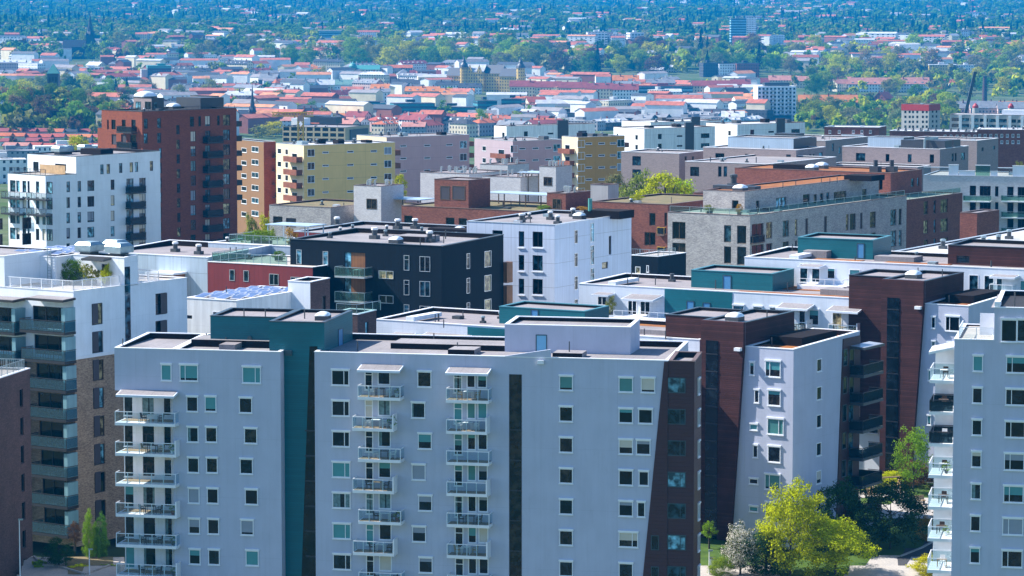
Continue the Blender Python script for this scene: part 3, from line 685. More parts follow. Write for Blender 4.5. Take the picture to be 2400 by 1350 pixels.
a = W2.hit('F', -3.0, 1437, 742); c = W2.hit('F', -3.0, 1582, 748); T = W2.T('F', 0); m = MB(); m.box(a[0], c[0], .01, 3.0, 0, a[2], 0, T); W2.part('terrace_wall', m, 'plaster_bright')
W2.railing([(a[0], -2.9), (c[0], -2.9), (c[0], -.2)], a[2], .75, post=1.1)
for (x, y, w, h) in ((1731, 724, 26, 16), (1776, 726, 22, 14), (1815, 730, 22, 18)): v.wpx('F', x, y, w, h, pane='glass_blue')
for k, (x, yy) in enumerate(((1850, 775), (1968, 782))):
    for i in range(4):
        y = yy + 62 * i; p0 = W2.hit('F', -1.6, x - (28 if k else 14), y); p1 = W2.hit('F', -1.6, x + 40, y)
        W2.balcony('F', 0, p0[0], p1[0], p0[2], 1.6, solid='r', posts=3, floor='wood_deck'); furn.append((W2, p0[0], p1[0], -1.5, p0[2], i, ('left', 'right')[k] + ' sunlit balconies of the rear wing'))
        v.wpx('F', x - 6, y - 28, 24, 44, 'whiteflat', pane='glass_warm' if k else 'glass'); v.wpx('F', x + 30, y - 30, 16, 38, 'whiteflat', pane='glass')
    a = W2.hit('F', -2.0, x - 33, yy - 54); c = W2.hit('F', -2.0, x + 42, yy - 54); W2.canopy('F', 0, a[0], c[0], a[2], 2.0, slope=.4)
for i in range(5):
    for x in (1908, 2048): v.wpx('F', x, (744 if x < 2000 else 750) + 62 * i, 23, 36, 'white', blind='blind_teal', bf=.35)
W3 = wing('long white wing with a teal and a brown roof box, farthest of three', 2440, 634, 340, 28.5, 1745, 13)
bx = box_on(W3, W3.m.rz + .001, 2046, 564, 1870, 2089, 'teal_boards', c=5.5, depth=6, par=.4, cap='coping_teal', roof='felt_brown')
bx.wpx('F', 2017, 588, 17, 36, 'teal', hole=False, pane='door_blue', name='roof_door')
x, z = W3.fx(2222, 575, 4); x9 = W3.u('F', 4, 2470, z); bb = W3.vol(x, x9, 4, 11, W3.m.rz + .001, z, 'brown_boards', par=.5, cap='coping_dark')
bb.wpx('F', 2257, 608, 30, 18, 'dark', pane='glass_blue')
roof_items(W3, W3.m.rz, pipes=((1857, 588), (1897, 592)), sky=((1990, 603),))
x, y = W3.zz(1925, 596, W3.m.rz); W3.pbox('roof_plinth', x, x + 3, 4, 6.5, W3.m.rz, W3.m.rz + .9, 'felt'); x, y = W3.zz(2120, 606, W3.m.rz); W3.pbox('roof_plinth', x - 2, x + 3, 4, 7, W3.m.rz, W3.m.rz + .6, 'felt'); W3.pbox('sedum_bed', x, x + 8, .6, 3.5, W3.m.rz + .004, W3.m.rz + .08, 'sedum')
W3.pbox('sedum_bed', x - 9, x - 3, .6, 3.5, W3.m.rz + .004, W3.m.rz + .08, 'sedum')
x, z = W3.fx(1850, 590); W3.pbox('raised_parapet', x, x + 1.2, .02, 5, W3.top + .09, W3.top + .5, 'plaster_bright')
v = W3.m
for x, y, w, h in ((1884, 640, 20, 44), (1912, 640, 20, 44), (1948, 641, 19, 26), (2003, 652, 26, 42), (2040, 645, 19, 20), (2282, 664, 23, 40), (2318, 666, 24, 42), (2342, 668, 16, 42), (2398, 672, 16, 30)): v.wpx('F', x, y, w, h, 'whiteflat', **pk(('glass', 'glass_blue'), ('blind_teal',), .3)())
a = W3.hit('F', -2, 1868, 624); c = W3.hit('F', -2, 1920, 624); W3.canopy('F', 0, a[0], c[0], a[2], 2.0); a = W3.hit('F', -1.7, 2318, 648); c = W3.hit('F', -1.7, 2378, 648); W3.canopy('F', 0, a[0], c[0], a[2], 1.7)
a = W3.hit('F', -3.0, 1868, 668); c = W3.hit('F', -3.0, 1975, 672); m = MB(); m.box(a[0], c[0], .01, 3.0, 0, a[2], 0, W3.T('F', 0)); W3.part('terrace_wall', m, 'plaster_bright'); W3.railing([(a[0], -2.9), (c[0], -2.9), (c[0], -.2)], a[2], .8, post=1.1)
a = W3.hit('F', -1.6, 2318, 688); c = W3.hit('F', -1.6, 2372, 688); W3.balcony('F', 0, a[0], c[0], a[2], 1.6, posts=3)
# ================================================================ rightmost white block
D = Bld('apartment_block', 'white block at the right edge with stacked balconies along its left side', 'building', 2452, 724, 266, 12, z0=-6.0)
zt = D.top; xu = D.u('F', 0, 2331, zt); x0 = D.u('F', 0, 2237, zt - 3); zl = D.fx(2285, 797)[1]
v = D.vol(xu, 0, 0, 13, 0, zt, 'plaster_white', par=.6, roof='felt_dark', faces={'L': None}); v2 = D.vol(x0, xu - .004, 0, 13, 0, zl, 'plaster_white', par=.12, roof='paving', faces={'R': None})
D.vol(xu - .003, xu, 0, 13, zl, zt, 'plaster_white', par=0)
D.railing([(x0 + .4, 6), (x0 + .4, .15), (xu - .05, .15)], zl + .06, 1.05, glass='rail_glass', post=1.3)
D.pbox('privacy_screen', xu - 1.5, xu - .05, 4.2, 4.3, zl, zl + 2.0, 'coping_white')
D.pbox('raised_parapet', xu, xu + .5, .0, 2.2, zt + .09, zt + .55, 'plaster_bright'); D.pbox('roof_plinth', xu + 4, 0, 3, 8, v.rz, v.rz + 1.6, 'plaster_bright'); D.pipe(xu + 1.7, 1.8, v.rz, 1.5)
for x in (2365, 2402): v.wpx('F', x, 775, 37, 52, pane='glass')
v2.col('F', (2292, 852), (2285, 1302), 7, 24, 36, pick=pkW)
v.col('F', (2382, 855), (2372, 1310), 7, 48, 38, split='l', pick=pkW)
T = D.T('L', x0)
for i in range(8):
    p = D.fx(2200, 820 + 74.4 * i); z = p[1]; dk = i in (1, 2)
    D.balcony('L', x0, .25, 4.6, z - 2.9 + .1, 2.2, rail='rail_smoke' if dk else 'rail_glass', fr='frame_dark' if dk else 'frame_white', slab='coping_white', posts=4, bars=.32)
    m = MB(); m.box(4.8, 5.0, .02, 2.0, z - 2.8, z - .4, 0, T); D.part('balcony_screen', m, 'coping_white')
    for yy in (.6, 2.0, 3.4): D.window('L', x0, yy + .5, z - 1.7, 1.1, 2.0, 'whiteflat', 'n', 'glass_sky')
    furn.append((D, x0 - 2.0, x0 - .2, .5, z - 2.78, i, 'block at the right edge'))
D.canopy('L', x0, .1, 5.0, D.fx(2200, 826)[1], 2.3, 'coping_white', 'felt_pale', slope=.5)
# ================================================================ white over brick block, left
E = Bld('apartment_block', 'block with white upper floors over tan brick and dark stacked balconies', 'building', 172, 684, 306, 33, z0=-3.0)
zt = E.top; zb = E.fx(172, 841)[1]; y1 = E.u('R', 0, 436, zt); xl = -15.0
vb = E.vol(xl, 0, 0, y1, 0, zb, 'brick_tan', par=0); v = E.vol(xl - .06, .06, -.06, y1 + .06, zb + .004, zt, 'plaster_bright', par=.12, roof='paving')
ya = E.ya = E.u('R', 0, 291, zt); yc = E.u('R', 0, 314, zt); zp = E.ry(315, 602, 0)[1]
ph = E.vol(-7.2, .06, ya, yc + .6, zt - .1, zp, 'plaster_bright', par=.35, roof='felt_brown')
p2 = E.vol(xl, -7.21, ya - 2.6, yc + 5, zt - .1, zp - .1, 'plaster_bright', par=.3, roof='felt', faces={'R': 'plaster_bright'})
p3 = E.vol(xl - 6, E.u('F', 0, 12, zt), -.06, 9, zt + .09, zp + .3, 'plaster_bright', par=.3, roof='felt')
x, z = E.ry(298, 625); m = MB(); m.box(.066, .10, E.ry(291.5, 700)[0], E.ry(304, 700)[0], E.ry(298, 1000)[1], z); so = E.part('stair_glazing', m, 'glass_blue')
ph.win('F', -2.6, zt + 1.1, 1.0, 2.1, 'dark', pane='glass', name='roof_door'); E.canopy('F', ya, -4.8, -1.7, zt + 2.75, 1.3, 'darkgrey', 'felt_dark')
E.railing([(-10.2, .1), (-.1, .1), (-.1, ya - .6)], zt + .06, 1.05, bars=.13, post=1.4)
E.railing([(-.1, yc + .9), (-.1, y1 - 4.5), (-3, y1 - 4.5)], zt + .06, 1.1, bars=.16, post=1.3)
for (x, y, w) in ((-2.0, ya + 1.6, 2.2), (-5.8, ya + 1.2, 2.2), (-5.0, ya + 4.6, 2.0)):
    E.hood(x, y, ph.rz - .02, w, 1.3)
m = MB(); x = -8.2
for dx in (0, .5): m.bar((x + dx, ya - 2.75, zt), (x + dx, ya - 2.75, zp + .9), .03)
for k in range(12): m.bar((x, ya - 2.75, zt + .3 * k + .2), (x + .5, ya - 2.75, zt + .3 * k + .2), .02)
E.part('roof_ladder', m, 'galv')
vv = [v, v, vb, vb, vb, vb, vb, vb, vb]
for i in range(9):
    y = 736 + 65.8 * i; vv[i].wpx('R', 228 + i * 1.1, y, 26, 50 if i < 2 else 48, 'dark', 'n', pane=('glass_warm', 'glass_sky')[i % 2] if i < 6 else 'glass')
    c = .06 if i < 2 else 0; a = E.ry(215 + i * 1.1, y, c); q = E.ry(229 + i * 1.1, y, c); z = a[1]; m = MB(); m.box(c + .004, c + .06, a[0] + .05, q[0], z - 1.05, z + 1.05); E.part('shutter', m, 'shutter')
for i in range(2):
    y = 712 + 64 * i; v.wpx('R', 378, y, 27, 50, 'dark', 'n', pane='glass'); a = E.ry(376, y, .06); q = E.ry(391, y, .06); m = MB(); m.box(.064, .12, a[0], q[0], a[1] - 1.1, a[1] + 1.1); E.part('shutter', m, 'shutter')
m = MB(); m.box(xl - .1, .12, -.12, -.061, zb - .1, zb + .22); m.box(.061, .12, -.06, y1, zb - .1, zb + .22); E.part('string_course', m, 'coping_white')
for col_, (bx0, bx1) in enumerate(((45, 150), (-75, 33))):
    for i in range(8):
        y = 772 + 67.8 * i; a = E.hit('F', -1.9, bx0 + i * 4, y); c = E.hit('F', -1.9, bx1 + i, y); cc = -.06 if i < 2 else 0
        E.balcony('F', cc, a[0], c[0], a[2], 1.8, rail='rail_teal', fr='frame_dark', slab='black', posts=4, bars=.35, hr=1.15)
        V = v if i < 2 else vb; hw = (c[0] - a[0]) * .84; V.win('F', (a[0] + c[0]) / 2 - .25, a[2] + 1.2, hw, 2.3, 'dark', 'cc', pane='glass')
        m = MB(); m.box(c[0] - .55, c[0] - .05, .02, 1.6, a[2] + .02, a[2] + 2.5, 0, E.T('F', cc)); E.part('louvre_screen', m, 'louvre')
    y = 690; a = E.hit('F', -2, bx0 + 14, y + 8); c = E.hit('F', -2, bx1 - 2, y + 8); E.canopy('F', -.06, a[0], c[0], a[2], 2.0, 'black', 'felt')
def solar(b, z, x0, x1, y0, y1, nx, ny, tilt=.25):
    dx = (x1 - x0) / nx; dy = (y1 - y0) / ny
    for i in range(nx):
        for j in range(ny):
            m = MB(); x, y = x0 + dx * i, y0 + dy * j + (dy * .35 if i % 2 else 0); e = .06
            m.hexa([(x + .04, y, z + .15), (x + dx - .04, y, z + .15), (x + dx - .04, y + dy * .86, z + .15 + tilt), (x + .04, y + dy * .86, z + .15 + tilt), (x + .04, y, z + .2), (x + dx - .04, y, z + .2), (x + dx - .04, y + dy * .86, z + .2 + tilt), (x + .04, y + dy * .86, z + .2 + tilt)])
            o = b.part('solar_panel', m, 'coping_white'); m = MB(); k = .07
            m.face([(x + .04 + k, y + k, z + .21 + k * .3), (x + dx - .04 - k, y + k, z + .21 + k * .3), (x + dx - .04 - k, y + dy * .86 - k, z + .21 + tilt * (1 - k / dy / .86) ), (x + .04 + k, y + dy * .86 - k, z + .21 + tilt * (1 - k / dy / .86))]); b.part('solar_cells', m, 'solar', o)
solar(E, p2.rz + .1, xl + .6, -8, ya - 1.8, yc + 4.2, 4, 5)
# brick corner at far left
K = Bld('brick_house', 'dark brown brick house cut by the left edge of the picture, slim slot windows', 'building', -70, 910, 283, 12, z0=-5.0)
y1 = K.u('R', 0, 70, K.top); v = K.vol(-8, 0, 0, y1, 0, K.top, 'brick_dark', par=.2, roof='paving')
v.col('R', (50, 933), (58, 1330), 7, 8, 42, 'dark', pane='glass')
K.railing([(-.2, 1), (-.2, y1 - 1), (-4, y1 - 1)], K.top + .05, 1.0, 'galv', .2)
a = K.ry(67, 1308); c = K.ry(77, 1330); m = MB(); m.box(.01, .06, a[0], c[0], c[1], a[1]); so = K.part('wall_sign', m, 'coping_white'); m = MB(); m.box(.064, .07, a[0] + .1, c[0] - .1, a[1] - (a[1] - c[1]) * .45, a[1] - .1); K.part('sign_band', m, 'blind_green', so)
# ================================================================ low white house with solar roof + brick stair head
G = simple('apartment_house', 'low white house covered with solar panels, in front of the dark house', 554, 706, 328, 30, 433, 729, 'plaster_stained', par=.35, roof='felt')
G.m.wpx('R', 654, 728, 8, 10, 'whiteflat', pane='glass_warm'); G.m.wpx('R', 628, 726, 11, 8, 'dark', pane='glass'); G.m.wpx('R', 680, 745, 14, 40, 'dark', pane='glass')
G.m.wpx('F', 515, 737, 34, 14, 'whiteflat', 'l', pane='glass_blue'); G.m.wpx('F', 442, 743, 16, 8, 'dark', pane='glass')
sx = G.m; solar(G, G.m.rz, sx.x0 + .6, -.6, .7, sx.y1 - 2.5, 4, 5, .35)
w = G.l2w(0, 0, 0)
G2 = simple('stair_house', 'small dark brick stair house with white side, at the end of the solar roof', 727, 662, 336, 30, 675, 773, 'plaster_bright', faces={'R': 'brick_dark'}, par=.4, roof='felt_dark')
G2.m.wpx('R', 759, 710, 9, 34, 'dark', pane='glass')
G3 = simple('brick_house', 'low dark brick house with one slot window, behind the teal stair tower', 838, 738, 316, 30, 776, 882, 'brick_dark', par=.4, roof='felt_dark'); G3.m.wpx('R', 860, 770, 7, 32, 'dark', pane='glass_sky')
G3.railing([(G3.m.x0 + .5, .3), (-.3, .3), (-.3, 5)], G3.top + .05, 1.0, 'galv', glass='rail_green')
# ================================================================ red house with terrace, grey panel house, white terrace
Xr = simple('red_house', 'red panelled house with a railed roof terrace, in front of the dark house', 733, 627, 354, 30, 487, None, 'red_panel', depth=12, par=.12, roof='paving', faces={'R': 'dark_seam'})
for x, y, w, h, s in ((544, 645, 12, 26, 'n'), (577, 647, 12, 26, 'n'), (642, 655, 22, 26, 'c'), (693, 657, 24, 16, 'c')): Xr.m.wpx('F', x, y, w, h, 'slot', s, pane='glass_blue')
Xr.railing([(Xr.m.x0 + .4, 8), (Xr.m.x0 + .4, .4), (Xr.m.x0 + (0 - Xr.m.x0) * .74, .4)], Xr.top + .06, 1.1, 'galv', glass='rail_green', post=1.2)
X2 = simple('grey_house', 'pale grey panelled house with a black rimmed flat roof, behind the planted terrace', 486, 604, 362, 30, 240, None, 'panel_grey', depth=14, par=.9, roof='felt_brown', cap='coping_white')
roof_items(X2, X2.m.rz, fans=((411, 590), (466, 596)), fk=.9); x, z = X2.fx(415, 640); X2.pbox('bay_shed', x - 2.5, x + 1.2, -2.5, -.01, 10, z, 'wood'); X2.pbox('canopy', x - 2.8, x + 1.5, -2.8, -.01, z + .004, z + .25, 'coping_white')
X4 = simple('terrace_house', 'pale house with a glass railed roof garden, left of the dark house', 690, 579, 372, 30, 488, None, 'panel_grey', depth=12, par=.15, roof='paving')
X4.railing([(X4.m.x0 + 3, 6), (X4.m.x0 + 3, .4), (-.4, .4)], X4.top + .06, 1.1, 'galv', glass='rail_green', post=1.2)
m = MB(); k = X4.m.x0
for px_ in (-6.5, -3.2, -.4):
    for py_ in (3.5, 7): m.box(px_, px_ + .12, py_, py_ + .12, X4.top, X4.top + 2.3)
m.box(-6.7, 0, 3.3, 7.3, X4.top + 2.304, X4.top + 2.42); X4.part('pergola', m, 'blue_metal')
# ================================================================ dark house
Kd = simple('dark_house', 'near black metal clad house with wooden balcony niche, in the middle', 1035, 578, 349, 29.5, 680, 1180, 'dark_seam', par=.7, cap='coping_dark', roof='felt')
v = Kd.m
for i in range(3):
    for x, y, w, h, s in ((953, 616, 13, 36, 't'), (996, 619, 25, 36, 'c')): v.wpx('F', x, y + 58 * i, w, h, 'slot', s, pane='glass_blue' if (i + x) % 2 else 'glass')
for x, y, h in ((701, 602, 34), (763, 607, 36)): v.wpx('F', x, y, 12, h, 'slot', 't', pane='glass_sky')
for i in range(2): v.wpx('F', 905, 644 + 57.5 * i, 34, 19, 'slot', 'c', pane='glass_warm' if i == 0 else 'glass')
v.col('R', (1097, 612), (1097, 727), 3, 8, 36, 'slot', 't', pane='glass'); v.col('R', (1143, 607), (1143, 720), 3, 16, 38, 'slot', 'n', pane='glass_warm')
for i in range(3):
    y = 646 + 58 * i; a = Kd.fx(808, y - 55); c = Kd.fx(856, y); v.holes['F'].append((a[0], c[0], c[1], a[1])); m = MB(); m.box(a[0] + (c[0] - a[0]) * .3, c[0], .1, .2, c[1] + .02, a[1]); Kd.part('niche_panel', m, 'wood'); m = MB(); m.box(a[0], a[0] + (c[0] - a[0]) * .28, .1, .2, c[1] + .02, a[1]); Kd.part('niche_door', m, 'glass_sky')
    p = Kd.hit('F', -1.8, 784, y); q = Kd.hit('F', -1.8, 854, y); Kd.balcony('F', 0, p[0], q[0], p[2], 1.8, rail='rail_green', fr='galv', slab='coping_metal', posts=5, th=.2); furn.append((Kd, p[0] + 1.6, q[0], -1.6, p[2], i, 'dark house'))
m = MB()
for i in range(3): y = 640 + 55 * i; q = Kd.ry(1180, y); m.box(-.3, .5, v.y1 + .01, v.y1 + 1.4, q[1] - 1.2, q[1] + 1.3)
Kd.part('balcony_screen', m, 'wood')
roof_items(Kd, v.rz, fans=((878, 560), (1007, 568)), pipes=((985, 575), (1040, 570)), sky=((928, 570),)); x, y = Kd.zz(850, 575, v.rz); y = 5.0; Kd.pbox('roof_plinth', x, x + 4.5, y, y + 3.5, v.rz, v.rz + .7, 'felt'); Kd.pbox('roof_plinth', x, x + 4.5, y - .06, y - .003, v.rz, v.rz + .68, 'inner')  # the thin dark plinth front is painted shade
Rb = simple('red_house', 'red and grey panelled house with dark roof, partly hidden behind the dark house', 1096, 562, 386, 30, 688, None, 'panel_grey', depth=17, par=.6, roof='felt', cap='coping_metal')
a = Rb.fx(688, 530); c = Rb.fx(828, 600); m = MB(); m.box(a[0] - .05, c[0], -.06, -.003, 8, Rb.top - .02); Rb.part('wall_cladding', m, 'red_panel')
roof_items(Rb, Rb.m.rz, fans=((790, 532), (932, 537), (973, 536)), sky=((1077, 545),)); Rb.pbox('roof_plinth', -11, -3, 8, 11, Rb.m.rz, Rb.m.rz + .7, 'inner')
# ================================================================ white panel house
Pw = simple('white_house', 'tall house clad in stained white panels with a flat grey roof, behind the dark house', 1300, 528, 368, 30.5, 1094, 1480, 'panel_white', par=.5, roof='felt', cap='coping_metal')
v = Pw.m
for i in range(4):
    y = 560 + 55.5 * i
    v.wpx('F', 1222, y, 13, 36, 'dark', 'n', pane='glass_blue'); v.wpx('F', 1260, y + 1, 24, 36, 'dark', 'c', pane='glass_blue' if i % 2 else 'glass')
    m = MB()
    for (x, w) in ((1222, 13), (1260, 24)):
        a = Pw.fx(x - w / 2, y + 20); c = Pw.fx(x + w / 2, y + 20); m.box(a[0] - .1, c[0] + .1, -.12, -.004, a[1] - .12, a[1])
    Pw.part('window_sill', m, 'coping_white')
    v.wpx('R', 1350, 555 + 54 * i, 8, 32, 'slot', 't', pane='glass'); v.wpx('R', 1388, 545 + 53 * i, 9, 45, 'slot', 't', pane='glass_sky')
for x, y, w, h in ((1430, 575, 6, 44), (1418, 622, 14, 16), (1166, 553, 24, 26)): v.wpx('R' if x > 1300 else 'F', x, y, w, h, 'dark', 'n', pane='glass_warm' if x == 1418 else 'glass')
roof_items(Pw, v.rz, fans=((1222, 521), (1290, 515), (1307, 525), (1343, 508)), fk=.8, sky=((1358, 513),), pipes=((1243, 522),)); x, y = Pw.zz(1400, 512, v.rz); Pw.pbox('roof_plinth', x - 2, x + 3.2, y, y + 4, v.rz, v.rz + 1.0, 'inner'); x, y = Pw.zz(1383, 511, v.rz); Pw.pipe(x, y, v.rz + .9, 1.6, .28, 'copper', 'flue')
# ================================================================ white tower house at left and its small neighbour
q = simple('white_tower', 'white apartment tower with black balconies, left of the red brick tower', 178, 367, 548, 44, 64, 375, 'plaster_bright', par=.6, cap='coping_dark', roof='felt')
b = q; v = b.m; zl = b.fx(128, 412, -6)[1]; yb = v.y1
x4 = b.u('F', -7, 18, zl); lo = b.vol(x4, -.002, -7, -.004, 0, zl, 'plaster_bright', par=.15, roof='paving', cap='coping_dark', faces={'K': None})
for y in (437, 474, 510, 546, 582):
    for x, w in ((160, 8), (186, 8), (213, 16)): (v if x > 178 else lo).wpx('R' , x, y - (x - 178) * .05, w, 25, 'dark', 'd' if w > 10 else 'n', **pkD())
    for x, w in ((264, 9), (334, 15)): v.wpx('R', x, y - 4 - (x - 264) * .06, w, 24, 'dark', 'd' if w > 10 else 'n', **pkS())
for x in (239, 254, 283, 308, 320, 355): v.wpx('R', x, 397 - (x - 239) * .07, 8, 23, 'dark', pane='glass_warm' if x in (254, 308, 355) else 'glass_sky')
for i in range(5):
    y = 443 + 36.5 * i; a = b.ry(294, y)[0]; e = b.ry(330, y)[0]; z = b.ry(312, y + 8, 1.6)[1]
    b.balcony('R', 0, a, e, z, 1.6, rail='rail_smoke', fr='black', slab='black', posts=3, bars=.16, hr=1.15); v.win('R', a + (e - a) * .3, z + 1.4, 1.7, 2.2, 'dark', 'c', pane='glass_sky')
for i in range(4):
    for x, w in ((30, 13), (42, 8), (57, 9), (67, 5), (88, 8), (103, 8), (115, 12)): lo.wpx('F', x, 436 + i * 37 + (x - 30) * .045, w, 27, 'dark', **pkD())
    for x0, x1 in ((16, 60), (76, 122)) if i < 2 else ():
        a = b.fx(x0, 456 + i * 37, -7); e = b.fx(x1, 456 + i * 37, -7); z = b.fx((x0 + x1) / 2, 462 + i * 37 + (x0 - 16) * .05, -8.4)[1]
        b.balcony('F', -7, a[0], e[0], z - .2, 1.4, rail='rail_glass', fr='black', slab='black', posts=4, bars=.3)
for x, y, w, h in ((84, 390, 13, 22), (142, 392, 26, 16)): v.wpx('F', x, y, w, h, 'dark', 'c', pane='glass')
m = MB(); a = b.fx(128, 398, -1.5); m.box(-8, -.4, -2.2, -2.1, zl, zl + 1.6); b.part('terrace_screen', m, 'timber')
b.railing([(x4 + .3, -6.8), (-.2, -6.8)], zl + .1, 1.0, 'black', .2)
for (x, y, w) in ((142, 362, 2.6), (200, 358, 2.2), (160, 361, 1.6)): p = b.zz(x, y, v.rz); b.hood(*p, v.rz, w, 1.3)
p = b.zz(182, 364, v.rz); b.pbox('roof_plinth', p[0] - 3, p[0] + 3, p[1] + 3, p[1] + 6, v.rz, v.rz + 1.1, 'inner')
b = simple('white_house', 'low white house corner at the left edge, below the white apartment tower', -120, 493, 470, 44, -300, 110, 'plaster_bright', par=.5, cap='coping_dark', roof='felt')
for y in (523, 560): b.m.wpx('R', 64, y, 20, 27, 'dark', pane='glass_brown'); b.m.wpx('R', 2, y + 2, 10, 26, 'dark', pane='glass')
# ================================================================ red brick tower
b = simple('brick_tower', 'tall red brick tower with black balconies and dark roof pavilions', 333, 262, 588, 46, 238, 554, 'brick_red', par=.4, cap='coping_dark', roof='felt_dark')
Rt = b; v = b.m
z2 = b.fx(240, 300)[1]; xl2 = b.u('F', 0, 224, z2); b.vol(xl2, v.x0 - .003, .5, v.y1 - 1, 0, z2, 'brick_red', par=.3, cap='coping_dark', faces={'R': None})
rows = [290 + 34.6 * i for i in range(9)]
for i, y in enumerate(rows):
    f = lambda x: y - (x - 342) * .045
    if i < 2:
        for x in (342, 373): v.wpx('R', x, f(x), 9, 24, 'dark', 'd', pane='glass_sky')
    v.wpx('R', 417 + i * .4, 306 + 34.3 * i - 2, 8, 22, 'dark', 'd', pane=('glass', 'glass_warm')[i % 2])
    v.wpx('R', 450 + (i > 0) * 3, f(450), 12 if i else 10, 24, 'dark', 'd', **pkD())
    v.wpx('R', 487, f(487), 12, 24, 'dark', 'c', **pkD())
    v.wpx('R', 531, f(531), 16, 25, 'dark', 'cc' if i % 2 else 'd', pane=('glass_warm', 'glass_sky', 'glass')[i % 3])
    if i == 0:
        for x in (468, 512): v.wpx('R', x, f(x), 6, 24, 'dark', pane='glass')
    if i > 0:
        a = b.ry(475, y)[0]; e = b.ry(512, y)[0]; z = b.ry(493, y + 17 - 8, 1.7)[1]
        b.balcony('R', 0, a, e, z, 1.7, rail='rail_smoke', fr='black', slab='black', posts=3, bars=.12, hr=1.2)
    if i < 6:
        z = b.ry(553, 262 + 34.6 * i + 20)[1]; m = MB(); m.box(-3.2, -.4, v.y1 + .01, v.y1 + 1.7, z - 1.3, z - .2); b.part('rear_balcony', m, 'black')
for i in range(2, 9):
    for x in (376, 380): pass
    v.wpx('R', 376, rows[i], 6, 24, 'dark', pane='glass_sky')
for x, w in ((253, 4), (266, 10), (290, 9), (313, 10)): v.wpx('F', x, 292, w, 23, 'dark', pane='glass')
for x, w in ((267, 11), (290, 12), (312, 14)): v.wpx('F', x, 327, w, 24, 'dark', pane='shutter' if x < 300 else 'glass_brown')
for y in (308, 345, 380): a = b.fx(287, y); e = b.fx(322, y); z = b.fx(305, y + 2, -1.5)[1]; b.balcony('F', 0, a[0], e[0], z, 1.5, rail='rail_smoke', fr='black', slab='black', posts=3, bars=.14)
x, y = b.zz(312, 256, v.rz); 
p1 = b.zz(355, 258, v.rz); c0 = box_on(b, v.rz + .001, 355, 231, 313, 384, 'darkgrey', c=p1[1], par=.2, cap='coping_dark', faces={'F': 'brick_taupe'})
c0.wpx('F', 324, 247, 12, 18, 'teal', pane='glass_sky', hole=False); c0.wpx('F', 347, 247, 14, 18, 'teal', 'c', pane='glass', hole=False); c0.wpx('R', 364, 247, 8, 15, 'teal', pane='glass_sky', hole=False)
x, y = b.zz(341, 229, c0.z1); b.skylight(x, y, c0.z1 - .2, 3.4, hc=.5)
p2 = b.zz(496, 252, v.rz); c1 = box_on(b, v.rz + .002, 496, 226, 446, 513, 'darkgrey', c=p2[1], par=.2, cap='coping_dark', faces={'F': 'brick_taupe'})
c1.wpx('F', 458, 243, 14, 16, 'teal', 'c', pane='glass_sky', hole=False); c1.wpx('F', 488, 244, 7, 16, 'teal', pane='glass', hole=False); c1.wpx('R', 503, 244, 7, 15, 'teal', pane='glass_sky', hole=False)
x, y = b.zz(400, 254, v.rz); b.pbox('plant_room', x - 2, x + 6, y + 3, y + 9, v.rz, v.rz + 2.2, 'slate_dark'); b.skylight(x + 1, y, v.rz, 2.2)
b.railing([(v.x0 + .2, .2), (-.2, .2), (-.2, v.y1 - .3)], v.z1 + .05, .7, 'black')
# ================================================================ coloured slabs
def slab_windows(b, xs, y0, dy, n, sl, kinds):
    for i in range(n):
        for x, k in zip(xs, kinds):
            y = y0 + dy * i - (x - xs[0]) * sl
            if k == 'b': b.m.wpx('R', x, y, 17, 17, 'white' if False else 'whiteflat', 'c', pane=rnd.choice(('glass_blue', 'glass', 'glass_sky')), **({'blind': 'blind_grey', 'bf': 1.0} if rnd.random() < .2 else {}))
            else: b.m.wpx('R', x, y, 15, 4.5, 'whiteflat', pane='glass')
def slab_roof(b, n=5):
    v = b.m
    for i in range(n):
        x = rnd.uniform(v.x0 + 2, -2); y = rnd.uniform(v.y0 + 3, v.y1 - 2)
        if rnd.random() < .5: b.fan(x, y, v.rz, .8, cap='galv')
        else: b.pbox('roof_box', x - 1.2, x + 1.2, y - .8, y + .8, v.rz, v.rz + rnd.uniform(.5, 1.1), rnd.choice(('darkgrey', 'inner', 'galv')))
Y = simple('yellow_house', 'yellow panel house with rust coloured corner balconies', 712, 341, 655, 57, 647, 926, 'panel_yellow', par=.3, roof='felt_pale', cap='coping_metal', faces={'F': 'plaster_yellow'})
slab_windows(Y, (729, 763, 821, 876, 909), 358, 31, 5, .028, 'bsssb'); slab_roof(Y, 6)
Mv = simple('mauve_house', 'mauve panel house between the yellow and the pink slab', 906, 322, 740, 57, 836, 1100, 'panel_mauve', par=.3, roof='felt', cap='coping_metal', faces={'F': 'plaster_cream'})
slab_windows(Mv, (945, 1001, 1053, 1086), 342, 29.5, 4, .024, 'sssb'); slab_roof(Mv, 5)
Pk = simple('pink_house', 'pale pink slab with balconies on its sunlit end, left of the ochre slab', 1202, 331, 790, 57, 1112, 1318, 'panel_mauve', par=.3, roof='felt', cap='coping_metal', faces={'F': 'panel_pink'})
slab_windows(Pk, (1205, 1224, 1255, 1285, 1305), 349, 27.5, 4, .03, 'bsssb'); slab_roof(Pk, 4)
for i in range(4): Pk.m.wpx('F', 1135, 348 + 28 * i, 9, 12, 'whiteflat', pane='glass')
Oc = simple('ochre_house', 'ochre slab with deep orange balconies on its corner, right of the pink slab', 1355, 322, 745, 57, 1317, 1464, 'panel_ochre', par=.3, roof='felt_brown', cap='coping_metal', faces={'F': 'plaster_yellow'})
slab_windows(Oc, (1362, 1380, 1410, 1437, 1455), 337, 28, 5, .02, 'bsssb'); slab_roof(Oc, 4)
Or = simple('orange_house', 'orange plaster house squeezed between the red tower and the yellow slab', 618, 333, 672, 60, 545, 646, 'brick_red', par=.3, roof='felt_dark', cap='coping_metal', faces={'F': 'plaster_orange'})
